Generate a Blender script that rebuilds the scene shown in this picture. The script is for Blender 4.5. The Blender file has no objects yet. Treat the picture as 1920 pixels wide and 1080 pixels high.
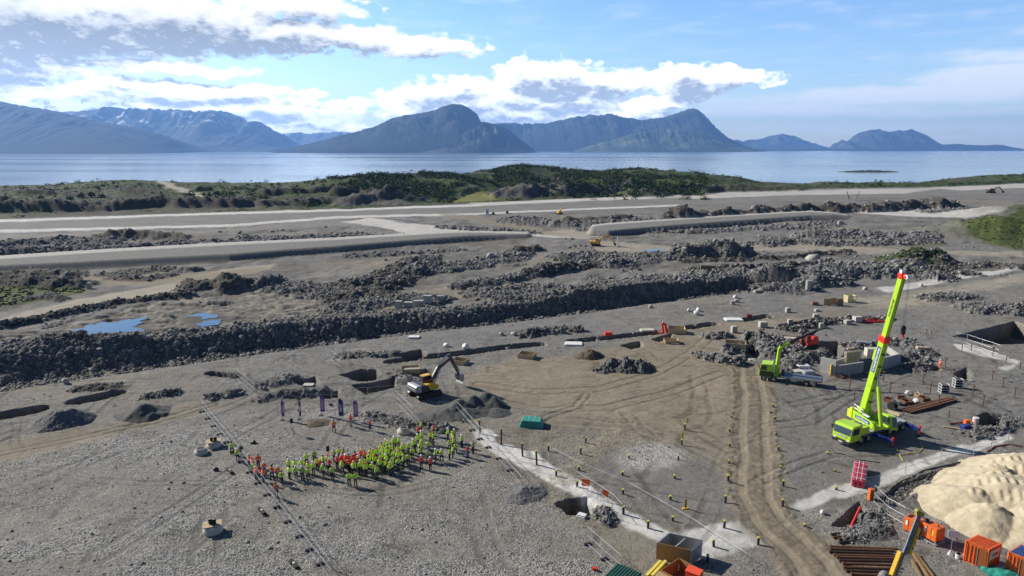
import bpy, math, random
import numpy as np
from mathutils import Vector, Matrix
S = bpy.context.scene
COL = S.collection
R = math.radians
# ------------------------------------------------------------------ camera
CAM_H, PITCH, F = 40.0, R(11.57), 1280.0
cam_d = bpy.data.cameras.new("camera"); cam_d.lens = 24.0; cam_d.sensor_width = 36.0
cam_d.clip_start = 0.5; cam_d.clip_end = 120000.0
cam = bpy.data.objects.new("camera", cam_d); COL.objects.link(cam)
cam.location = (0, 0, CAM_H); cam.rotation_euler = (math.pi/2 - PITCH, 0, 0)
S.camera = cam
S.view_settings.view_transform = 'Standard'; S.view_settings.look = 'None'
S.view_settings.gamma = 1.0; S.view_settings.use_curve_mapping = False
S.view_settings.exposure = 0.38
S.cycles.volume_bounces = 1
S.cycles.max_bounces = 6
# ------------------------------------------------------------------ sun
SUN_EL, SUN_AZ = R(29.5), R(-61.0)          # azimuth from +Y towards +X
sd = bpy.data.lights.new("sun", 'SUN'); sd.energy = 5.0; sd.angle = R(0.55); sd.color = (1.0, 0.93, 0.82)
sun = bpy.data.objects.new("sun", sd); COL.objects.link(sun)
sdir = Vector((math.sin(SUN_AZ)*math.cos(SUN_EL), math.cos(SUN_AZ)*math.cos(SUN_EL), math.sin(SUN_EL)))
sun.rotation_euler = sdir.to_track_quat('Z', 'Y').to_euler()

def pdir(px, py):
    c, s = math.cos(PITCH), math.sin(PITCH)
    a, b = (px-960.0), (540.0-py)
    return Vector((a, F*c + b*s, -F*s + b*c))
def P(px, py, z=0.0):
    d = pdir(px, py); t = (z-CAM_H)/d.z
    return Vector((d.x*t, d.y*t, z))
def azel(px, py):
    d = pdir(px, py).normalized()
    return math.degrees(math.atan2(d.x, d.y)), math.degrees(math.asin(d.z))
# ------------------------------------------------------------------ world: sky and clouds
W = bpy.data.worlds.new("World"); S.world = W; W.use_nodes = True
nt = W.node_tree; nt.nodes.clear(); N = nt.nodes; L = nt.links
def nd(tree, typ, **kw):
    n = tree.nodes.new(typ)
    for k, v in kw.items():
        if k[0] == 'i' and k[1:].isdigit(): n.inputs[int(k[1:])].default_value = v
        else: setattr(n, k, v)
    return n
def mth(tree, op, a, b=None, c=None, clamp=False):
    n = tree.nodes.new('ShaderNodeMath'); n.operation = op; n.use_clamp = clamp
    for i, x in enumerate((a, b, c)):
        if x is None: continue
        if isinstance(x, (int, float)): n.inputs[i].default_value = x
        else: tree.links.new(x, n.inputs[i])
    return n.outputs[0]
def mixc(tree, fac, a, b, mode='MIX'):
    n = tree.nodes.new('ShaderNodeMix'); n.data_type = 'RGBA'; n.blend_type = mode
    for i, x in ((0, fac), (6, a), (7, b)):
        if isinstance(x, (int, float)): n.inputs[i].default_value = x
        elif isinstance(x, tuple): n.inputs[i].default_value = x if len(x) == 4 else x+(1,)
        else: tree.links.new(x, n.inputs[i])
    return n.outputs[2]
def mrange(tree, v, a, b, c, d, mode='LINEAR'):
    n = tree.nodes.new('ShaderNodeMapRange'); n.interpolation_type = mode
    tree.links.new(v, n.inputs[0])
    for i, x in enumerate((a, b, c, d)): n.inputs[i+1].default_value = x
    return n.outputs[0]
# (px, py, rx, ry, weight)
CLOUDS = [(60,45,330,75,1.25),(330,45,270,62,1.15),(480,62,200,42,1.1),(640,72,190,30,.95),(790,84,115,25,1.0),(560,10,150,28,.85),
 (30,115,140,52,1.0),(-60,60,200,130,1.2),
 (300,124,190,15,1.05),(390,132,100,10,.8),(230,150,110,14,.7),(110,140,90,22,.7),(350,166,260,15,1.05),(560,170,80,8,.7),(160,178,140,24,.9),(60,178,110,24,.9),(450,196,270,20,.95),
 (330,190,200,18,.85),(560,218,170,17,.9),(640,198,120,14,.7),(500,238,240,14,.75),
 (1040,148,95,42,1.15),(985,142,55,38,1.1),(1120,152,95,32,1.05),(955,178,75,30,1.0),(885,190,95,32,1.0),(800,180,80,33,1.0),(757,205,60,24,.9),(1050,188,125,30,1.0),
 (930,214,170,22,1.1),(860,165,60,26,1.0),(1190,150,55,24,.75),(1285,155,80,36,1.15),(1365,143,92,19,1.0),(1310,172,70,22,.9),(1250,196,48,22,1.0),(1192,203,38,18,1.0),(1225,158,40,18,.6),(1120,180,60,24,.8),
 (250,222,300,14,.8),(620,236,120,9,.6),(1100,216,210,17,.95),(790,214,95,18,.95)]
THIN = [(1700,176,330,18,1.05),(1480,206,230,16,.75),(1880,150,190,32,1.1),(1960,105,190,22,.7),(1960,50,160,20,.25),(1750,208,260,10,.5),(1650,242,330,12,.5),(1820,262,260,12,.4),(1400,190,130,14,.6)]
def blob_group(name, blobs, spread):
    g = bpy.data.node_groups.new(name, 'ShaderNodeTree')
    g.interface.new_socket('P', in_out='INPUT', socket_type='NodeSocketVector')
    g.interface.new_socket('D', in_out='OUTPUT', socket_type='NodeSocketFloat')
    gi = g.nodes.new('NodeGroupInput'); go = g.nodes.new('NodeGroupOutput')
    acc = None
    for (x, y, rx, ry, w) in blobs:
        a, e = azel(x, y); a2, _ = azel(x+rx, y); _, e2 = azel(x, y-ry)
        ra, re = abs(a2-a), abs(e2-e)
        m = nd(g, 'ShaderNodeVectorMath', operation='MULTIPLY_ADD')
        m.inputs[1].default_value = (1/ra, 1/re, 0); m.inputs[2].default_value = (-a/ra, -e/re, 0)
        g.links.new(gi.outputs[0], m.inputs[0])
        ln = nd(g, 'ShaderNodeVectorMath', operation='LENGTH'); g.links.new(m.outputs[0], ln.inputs[0])
        v = mrange(g, ln.outputs['Value'], 0.0, spread, w, 0.0, 'SMOOTHSTEP')
        if acc is None: acc = v
        else:
            n = nd(g, 'ShaderNodeMath', operation='SMOOTH_MAX'); n.inputs[2].default_value = 0.12
            g.links.new(acc, n.inputs[0]); g.links.new(v, n.inputs[1]); acc = n.outputs[0]
    g.links.new(acc, go.inputs[0])
    return g
tc = nd(nt, 'ShaderNodeTexCoord')
sx = nd(nt, 'ShaderNodeSeparateXYZ'); L.new(tc.outputs['Generated'], sx.inputs[0])
az = mth(nt, 'MULTIPLY', mth(nt, 'ARCTAN2', sx.outputs[0], sx.outputs[1]), 180/math.pi)
el = mth(nt, 'MULTIPLY', mth(nt, 'ARCSINE', sx.outputs[2]), 180/math.pi)
cp = nd(nt, 'ShaderNodeCombineXYZ'); L.new(az, cp.inputs[0]); L.new(el, cp.inputs[1])
def noise(tree, vec, scale, detail, rough, vscale=None, off=None, typ='FBM'):
    if vscale:
        m = nd(tree, 'ShaderNodeVectorMath', operation='MULTIPLY_ADD'); m.inputs[1].default_value = vscale
        m.inputs[2].default_value = off or (0, 0, 0)
        tree.links.new(vec, m.inputs[0]); vec = m.outputs[0]
    n = nd(tree, 'ShaderNodeTexNoise'); n.inputs['Scale'].default_value = scale
    n.inputs['Detail'].default_value = detail; n.inputs['Roughness'].default_value = rough
    tree.links.new(vec, n.inputs['Vector'])
    return n
def vadd(tree, a, b):
    n = nd(tree, 'ShaderNodeVectorMath', operation='ADD')
    tree.links.new(a, n.inputs[0])
    if isinstance(b, tuple): n.inputs[1].default_value = b
    else: tree.links.new(b, n.inputs[1])
    return n.outputs[0]
def vscale(tree, a, v):
    n = nd(tree, 'ShaderNodeVectorMath', operation='MULTIPLY'); tree.links.new(a, n.inputs[0]); n.inputs[1].default_value = v
    return n.outputs[0]
# warp of the cloud coordinates, so the edges billow
wn = noise(nt, cp.outputs[0], 0.22, 6, 0.62, (1, 1.9, 1))
wc = nd(nt, 'ShaderNodeVectorMath', operation='SUBTRACT'); L.new(wn.outputs['Color'], wc.inputs[0]); wc.inputs[1].default_value = (.5, .5, .5)
wp = vadd(nt, cp.outputs[0], vscale(nt, wc.outputs[0], (4.2, 2.2, 0)))
gb = blob_group('cloud_shapes', CLOUDS, 1.75)
def dens(off):
    p = vadd(nt, wp, off)
    q = vadd(nt, cp.outputs[0], off)
    g = nd(nt, 'ShaderNodeGroup'); g.node_tree = gb; L.new(p, g.inputs[0])
    n1 = noise(nt, q, 0.55, 9, 0.6, (1, 2.0, 1))
    vb = nd(nt, 'ShaderNodeTexVoronoi'); vb.voronoi_dimensions = '2D'; vb.feature = 'F1'; vb.inputs['Scale'].default_value = .62; vb.inputs['Detail'].default_value = 3.0; vb.inputs['Roughness'].default_value = .5
    L.new(vscale(nt, p, (1, 1.55, 1)), vb.inputs['Vector']); bil = mrange(nt, vb.outputs['Distance'], .1, .9, .42, -.10)
    near = mrange(nt, g.outputs[0], 0.02, 0.35, 0, 1)
    nn = mth(nt, 'SUBTRACT', n1.outputs['Fac'], 0.5)
    full = mth(nt, 'ADD', g.outputs[0], mth(nt, 'MULTIPLY', mth(nt, 'ADD', nn, bil), near))
    soft = mth(nt, 'ADD', g.outputs[0], mth(nt, 'ADD', mth(nt, 'MULTIPLY', nn, .55), mth(nt, 'MULTIPLY', bil, .35)))
    return full, soft
(d0, s0), (d1, s1) = dens((0, 0, 0)), dens((-0.45, 0.9, 0))
cover = mrange(nt, d0, 0.28, 0.64, 0, 1, 'SMOOTHSTEP')
# light from the upper left: where the cloud gets thinner that way it is bright
lit = mrange(nt, mth(nt, 'SUBTRACT', s1, s0), -0.30, 0.30, 1, 0)
thick = mrange(nt, s1, 0.42, 1.15, 0, 1, 'SMOOTHSTEP')
n3 = noise(nt, cp.outputs[0], 0.9, 7, 0.6, (1, 1.8, 1), (7, 3, 0))
shade = mth(nt, 'ADD', mth(nt, 'MULTIPLY', thick, 0.95), mth(nt, 'MULTIPLY', mth(nt, 'SUBTRACT', 1.0, lit), 0.4))
shade = mth(nt, 'MULTIPLY', shade, mrange(nt, n3.outputs['Fac'], .34, .66, .58, 1.25), clamp=True)
ccol = mixc(nt, shade, (1.0, 1.0, 0.99), (0.27, 0.305, 0.36))
hb = nd(nt, 'ShaderNodeVectorMath', operation='SCALE'); L.new(ccol, hb.inputs[0]); L.new(mrange(nt, el, 0.5, 9, 2.1, 1.0), hb.inputs['Scale']); ccol = hb.outputs[0]
gt = blob_group('thin_cloud_shapes', THIN, 1.7)
g2 = nd(nt, 'ShaderNodeGroup'); g2.node_tree = gt; L.new(vadd(nt, cp.outputs[0], vscale(nt, wc.outputs[0], (9, 1.4, 0))), g2.inputs[0])
n4 = noise(nt, cp.outputs[0], 0.22, 8, 0.62, (1, 5.5, 1), (2, 9, 0))
dt = mth(nt, 'ADD', g2.outputs[0], mth(nt, 'MULTIPLY', mth(nt, 'SUBTRACT', n4.outputs['Fac'], 0.5), 1.1))
thin = mrange(nt, dt, 0.0, 0.75, 0, 0.85, 'SMOOTHSTEP')
# scattered far clouds all round, so water and metal mirror a real sky from any side
sky = nd(nt, 'ShaderNodeTexSky'); sky.sky_type = 'NISHITA'; sky.sun_disc = False
sky.sun_elevation = SUN_EL; sky.sun_rotation = SUN_AZ; sky.altitude = 50; sky.air_density = 1.0; sky.dust_density = 0.35; sky.ozone_density = 1.4
SKY_K = 0.108
skc = nd(nt, 'ShaderNodeVectorMath', operation='SCALE'); skc.inputs['Scale'].default_value = SKY_K; L.new(sky.outputs[0], skc.inputs[0])
tint = mixc(nt, mrange(nt, el, 0, 14, 0, 1), (1.15, 1.25, 1.45), (0.80, 1.04, 1.38))
skt = nd(nt, 'ShaderNodeVectorMath', operation='MULTIPLY'); L.new(skc.outputs[0], skt.inputs[0]); L.new(tint, skt.inputs[1])
c1 = mixc(nt, thin, skt.outputs[0], (0.80, 0.84, 0.91))
c2 = mixc(nt, cover, c1, ccol)
# clouds drawn at display level, whole sky leaves through the Background at 0.15 or less
up = nd(nt, 'ShaderNodeVectorMath', operation='SCALE'); up.inputs['Scale'].default_value = 1/0.12; 
sky_dim = mth(nt, 'MULTIPLY', mrange(nt, el, 14, 46, 1.0, 0.20, 'SMOOTHSTEP'), mrange(nt, sx.outputs[1], -.3, .35, .35, 1.0, 'SMOOTHSTEP'))   # added dimming of the unseen sky overhead and behind, to cut shadow fill
dk = nd(nt, 'ShaderNodeVectorMath', operation='SCALE'); L.new(c2, dk.inputs[0]); L.new(sky_dim, dk.inputs['Scale']); L.new(dk.outputs[0], up.inputs[0])
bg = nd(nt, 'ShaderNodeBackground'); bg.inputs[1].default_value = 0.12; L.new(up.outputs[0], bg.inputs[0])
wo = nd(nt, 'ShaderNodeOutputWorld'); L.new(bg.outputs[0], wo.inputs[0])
W.cycles.sampling_method = 'MANUAL'; W.cycles.sample_map_resolution = 512

# ------------------------------------------------------------------ helpers
def tag(o, label=None, cat=None, group=None, kind=None):
    if label: o['label'] = label
    if cat: o['category'] = cat
    if group: o['group'] = group
    if kind: o['kind'] = kind
    return o
def empty(name, loc=(0, 0, 0), rz=0.0, label=None, cat=None, group=None):
    o = bpy.data.objects.new(name, None); COL.objects.link(o); o.location = loc; o.rotation_euler = (0, 0, rz)
    o.empty_display_size = 0.3
    return tag(o, label, cat, group)
MATS = {}
def mat(name, col, rough=0.7, metal=0.0, var=0.25, scale=2.0, bump=0.0, col2=None, spec=0.5, thresh=None):
    """procedural paint, concrete, wood...: base colour broken up by noise"""
    if name in MATS: return MATS[name]
    m = bpy.data.materials.new(name); m.use_nodes = True; t = m.node_tree; b = t.nodes['Principled BSDF']
    tcn = nd(t, 'ShaderNodeTexCoord')
    n = noise(t, tcn.outputs['Object'], scale, 6, 0.65)
    a = tuple(c*(1-var) for c in col); c2 = col2 or tuple(min(1, c*(1+var*0.8)) for c in col)
    lo, hi = thresh or (0.3, 0.7)
    f = mrange(t, n.outputs['Fac'], lo, hi, 0, 1)
    base = mixc(t, f, a if not col2 else col, c2)
    t.links.new(base, b.inputs['Base Color'])
    b.inputs['Roughness'].default_value = rough; b.inputs['Metallic'].default_value = metal
    b.inputs['Specular IOR Level'].default_value = spec
    if bump:
        bp = nd(t, 'ShaderNodeBump'); bp.inputs['Strength'].default_value = bump; bp.inputs['Distance'].default_value = 0.05
        n2 = noise(t, tcn.outputs['Object'], scale*6, 5, 0.6)
        t.links.new(n2.outputs['Fac'], bp.inputs['Height']); t.links.new(bp.outputs[0], b.inputs['Normal'])
    MATS[name] = m
    return m
def npmesh(name, V, Fq, mtl=None, parent=None, smooth=False):
    V = np.asarray(V, dtype=np.float32); Fq = np.asarray(Fq, dtype=np.int32)
    me = bpy.data.meshes.new(name); k = Fq.shape[1]
    me.vertices.add(len(V)); me.vertices.foreach_set('co', V.ravel())
    me.loops.add(Fq.size); me.loops.foreach_set('vertex_index', Fq.ravel())
    me.polygons.add(len(Fq)); me.polygons.foreach_set('loop_start', np.arange(0, Fq.size, k, dtype=np.int32))
    if smooth: me.polygons.foreach_set('use_smooth', np.ones(len(Fq), dtype=bool))
    me.update(calc_edges=True)
    if mtl: me.materials.append(mtl)
    o = bpy.data.objects.new(name, me); COL.objects.link(o)
    if parent: o.parent = parent
    return o
class MB:
    """collects shapes, then links them as ONE mesh object"""
    def __init__(s): s.v = []; s.f = []; s.M = Matrix()
    def add(s, vs, fs):
        k = len(s.v); s.v += [tuple(s.M @ Vector(p)) for p in vs]; s.f += [tuple(i+k for i in q) for q in fs]; return s
    def box(s, c, d, rz=0.0, taper=1.0, rot=None):
        x, y, z = (q/2 for q in d); T = taper
        vs = [Vector(p) for p in ((-x,-y,-z),(x,-y,-z),(x,y,-z),(-x,y,-z),(-x*T,-y*T,z),(x*T,-y*T,z),(x*T,y*T,z),(-x*T,y*T,z))]
        m = rot or Matrix.Rotation(rz, 3, 'Z')
        return s.add([m @ p + Vector(c) for p in vs], [(0,3,2,1),(4,5,6,7),(0,1,5,4),(1,2,6,5),(2,3,7,6),(3,0,4,7)])
    def frame(s, a, b):
        a, b = Vector(a), Vector(b); d = (b-a).normalized()
        u = d.cross(Vector((0,0,1)))
        u = Vector((1,0,0)) if u.length < 1e-4 else u.normalized()
        return a, b, d, u, u.cross(d).normalized()
    def bar(s, a, b, w, h, w2=None, h2=None):
        a, b, d, u, v = s.frame(a, b); w2 = w if w2 is None else w2; h2 = h if h2 is None else h2
        vs = [a-u*w/2-v*h/2, a+u*w/2-v*h/2, a+u*w/2+v*h/2, a-u*w/2+v*h/2, b-u*w2/2-v*h2/2, b+u*w2/2-v*h2/2, b+u*w2/2+v*h2/2, b-u*w2/2+v*h2/2]
        return s.add(vs, [(0,3,2,1),(4,5,6,7),(0,1,5,4),(1,2,6,5),(2,3,7,6),(3,0,4,7)])
    def tube(s, a, b, r, n=10, r2=None, cap=True):
        a, b, d, u, v = s.frame(a, b); r2 = r if r2 is None else r2; vs = []
        for p, q in ((a, r), (b, r2)):
            for i in range(n):
                t = 2*math.pi*i/n; vs.append(p+u*q*math.cos(t)+v*q*math.sin(t))
        fs = [(i, (i+1) % n, n+(i+1) % n, n+i) for i in range(n)]
        if cap: fs += [tuple(range(n))[::-1], tuple(range(n, 2*n))]
        return s.add(vs, fs)
    def path(s, pts, r, n=6):
        for a, b in zip(pts, pts[1:]): s.tube(a, b, r, n)
        return s
    def prism(s, poly, y0, y1, axis='y'):
        """poly in the (x,z) plane swept along y (or (y,z) along x, (x,y) along z)"""
        f = {'y': lambda p, t: (p[0], t, p[1]), 'x': lambda p, t: (t, p[0], p[1]), 'z': lambda p, t: (p[0], p[1], t)}[axis]
        n = len(poly); vs = [f(p, y0) for p in poly]+[f(p, y1) for p in poly]
        fs = [(i, (i+1) % n, n+(i+1) % n, n+i) for i in range(n)]+[tuple(range(n))[::-1], tuple(range(n, 2*n))]
        return s.add(vs, fs)
    def ball(s, c, r, seg=10, rings=6, sq=(1, 1, 1), jit=0, rnd=None):
        vs = [(c[0], c[1], c[2]-r*sq[2])]; 
        for j in range(1, rings):
            t = math.pi*j/rings
            for i in range(seg):
                a = 2*math.pi*i/seg; k = r*(1+(rnd.uniform(-jit, jit) if jit else 0))
                vs.append((c[0]+k*sq[0]*math.sin(t)*math.cos(a), c[1]+k*sq[1]*math.sin(t)*math.sin(a), c[2]-k*sq[2]*math.cos(t)))
        vs.append((c[0], c[1], c[2]+r*sq[2])); fs = []
        for i in range(seg): fs.append((0, 1+(i+1) % seg, 1+i))
        for j in range(rings-2):
            for i in range(seg): fs.append((1+j*seg+i, 1+j*seg+(i+1) % seg, 1+(j+1)*seg+(i+1) % seg, 1+(j+1)*seg+i))
        k = 1+(rings-2)*seg
        for i in range(seg): fs.append((k+i, k+(i+1) % seg, len(vs)-1))
        return s.add(vs, fs)
    def build(s, name, m, parent=None, smooth=False, bevel=0):
        me = bpy.data.meshes.new(name); me.from_pydata(s.v, [], s.f)
        if smooth: me.polygons.foreach_set('use_smooth', np.ones(len(me.polygons), dtype=bool))
        me.update(); me.materials.append(m)
        o = bpy.data.objects.new(name, me); COL.objects.link(o)
        if parent: o.parent = parent
        if bevel:
            b = o.modifiers.new('bevel', 'BEVEL'); b.width = bevel; b.segments = 2; b.limit_method = 'ANGLE'
        return o
KIDS = {}
def kids(o):
    return KIDS.get(o.name) or list(o.children)
def copy_tree(o, parent=None):
    c = o.copy(); COL.objects.link(c); c.parent = parent
    for ch in kids(o): copy_tree(ch, c)
    return c
def text(s, size, m, parent, loc, rot, name='lettering', ext=0.005, bold=0.0):
    cu = bpy.data.curves.new(name, 'FONT'); cu.body = s; cu.size = size; cu.align_x = 'CENTER'; cu.align_y = 'CENTER'; cu.extrude = ext; cu.offset = bold
    o = bpy.data.objects.new(name, cu); COL.objects.link(o)
    me = bpy.data.meshes.new_from_object(o); bpy.data.objects.remove(o)
    me.materials.clear(); me.materials.append(m)
    o = bpy.data.objects.new(name, me); COL.objects.link(o); o.parent = parent; o.location = loc; o.rotation_euler = rot
    return o
# ================================================================== TERRAIN
def hsh(ix, iy, s=0):
    n = (ix.astype(np.int64)*374761393 + iy.astype(np.int64)*668265263 + s*1442695041) & 0xffffffff
    n = ((n ^ (n >> 13))*1274126177) & 0xffffffff
    n = ((n ^ (n >> 15))*2246822519) & 0xffffffff
    return ((n ^ (n >> 16)) & 0xffffff)/float(0xffffff)
def vno(x, y, s=0):
    ix = np.floor(x); iy = np.floor(y); fx = x-ix; fy = y-iy
    ix = ix.astype(np.int64); iy = iy.astype(np.int64)
    u = fx*fx*fx*(fx*(fx*6-15)+10); v = fy*fy*fy*(fy*(fy*6-15)+10)
    a = hsh(ix, iy, s); b = hsh(ix+1, iy, s); c = hsh(ix, iy+1, s); d = hsh(ix+1, iy+1, s)
    return (a+(b-a)*u)*(1-v)+(c+(d-c)*u)*v
def fbm(x, y, o=4, s=0, g=0.5):
    t = 0; a = 1.0; tot = 0
    for i in range(o):
        t = t+a*vno(x*(2.03**i)+17.3*i, y*(2.03**i)-9.1*i, s+i); tot += a; a *= g
    return t/tot*2-1
def worley(x, y, s=0):
    ix = np.floor(x).astype(np.int64); iy = np.floor(y).astype(np.int64)
    f1 = np.full(x.shape, 9.0); f2 = f1.copy(); rid = np.zeros(x.shape); dx1 = np.zeros(x.shape); dy1 = dx1.copy()
    for i in (-1, 0, 1):
        for j in (-1, 0, 1):
            cx = ix+i; cy = iy+j
            qx = cx+0.15+0.7*hsh(cx, cy, s+5); qy = cy+0.15+0.7*hsh(cx, cy, s+6)
            dx = x-qx; dy = y-qy; d = dx*dx+dy*dy
            r = hsh(cx, cy, s+7)
            n = d < f1
            f2 = np.where(n, f1, np.minimum(f2, d))
            dx1 = np.where(n, dx, dx1); dy1 = np.where(n, dy, dy1); rid = np.where(n, r, rid); f1 = np.where(n, d, f1)
    return np.sqrt(f1), np.sqrt(f2), rid, dx1, dy1
def sst(a, b, x):
    t = np.clip((x-a)/(b-a), 0, 1); return t*t*(3-2*t)
def wpts(pts): return np.array([P(a, b)[:2] for a, b in pts])
def seg_d(X, Y, W):
    best = np.full(X.shape, 1e9)
    for (ax, ay), (bx, by) in zip(W[:-1], W[1:]):
        dx, dy = bx-ax, by-ay; q = dx*dx+dy*dy+1e-9
        t = np.clip(((X-ax)*dx+(Y-ay)*dy)/q, 0, 1)
        best = np.minimum(best, np.hypot(X-ax-t*dx, Y-ay-t*dy))
    return best
def poly_sd(X, Y, W):
    """signed distance, positive inside"""
    Wc = np.vstack([W, W[:1]]); d = seg_d(X, Y, Wc); ins = np.zeros(X.shape, bool)
    for (ax, ay), (bx, by) in zip(Wc[:-1], Wc[1:]):
        c = ((ay > Y) != (by > Y)) & (X < (bx-ax)*(Y-ay)/((by-ay) if by != ay else 1e-9)+ax)
        ins ^= c
    return np.where(ins, d, -d)
GREY=(.205,.198,.184); GREY2=(.15,.145,.135); TAN=(.255,.218,.158); TANL=(.36,.325,.26); DARK=(.075,.07,.062); BROWN=(.108,.097,.08)
WHITE=(.52,.50,.46); CONC=(.62,.605,.57); BLUEG=(.14,.142,.145); GREEN=(.085,.105,.032); GREEN2=(.055,.078,.024); YGREEN=(.2,.2,.055); ASPH=(.205,.2,.185); RUBC=(.15,.147,.14)
MUD=(.235,.22,.19)
EL=[(-400,800),(0,735),(150,712),(300,690),(560,655),(700,636),(840,618),(1000,600),(1110,586),(1250,566),(1400,548),(1470,540),(1560,532)]
CL=[(-400,672),(0,655),(150,646),(300,634),(420,622),(560,604),(700,594),(840,586),(1000,568),(1110,553),(1250,536),(1400,523),(1470,527),(1560,530)]
# skyline of the near land: px, py, distance of the crest
SIL=[(-500,352,720),(0,349,700),(100,348,700),(160,342,720),(250,337,720),(330,342,700),(400,343,700),(520,344,690),(570,341,680),(600,337,660),(640,333,660),(740,325,680),(830,326,700),(870,326,720),
 (920,319,780),(980,310,820),(1040,315,840),(1100,323,840),(1150,320,850),(1200,317,860),(1280,322,860),(1310,326,860),(1345,329,860),(1385,332,860),(1404,336,860),(1418,342,850),(1440,341,850),(1500,346,860),(1550,340,870),(1600,344,880),(1640,341,890),(1700,345,900),(1730,342,920),(1800,333,950),(1850,329,960),(1920,326,980),(2400,322,1000)]
silx = np.arange(-500, 2401, 5.0)
def _sm(v):
    k = np.exp(-.5*(np.arange(-6, 7)/2.6)**2); k /= k.sum(); return np.convolve(np.pad(v, 6, mode='edge'), k, 'valid')
sily = _sm(np.interp(silx, [s[0] for s in SIL], [s[1] for s in SIL])); sild = _sm(np.interp(silx, [s[0] for s in SIL], [s[2] for s in SIL]))
silz = np.array([CAM_H + pdir(a, b).z/pdir(a, b).y*d for a, b, d in zip(silx, sily, sild)])
sils = np.interp(silx, [-500, 0, 640, 900, 960, 1280, 1400, 1640, 1920, 2400], [350, 392, 452, 600, 640, 690, 770, 760, 815, 840])
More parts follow.
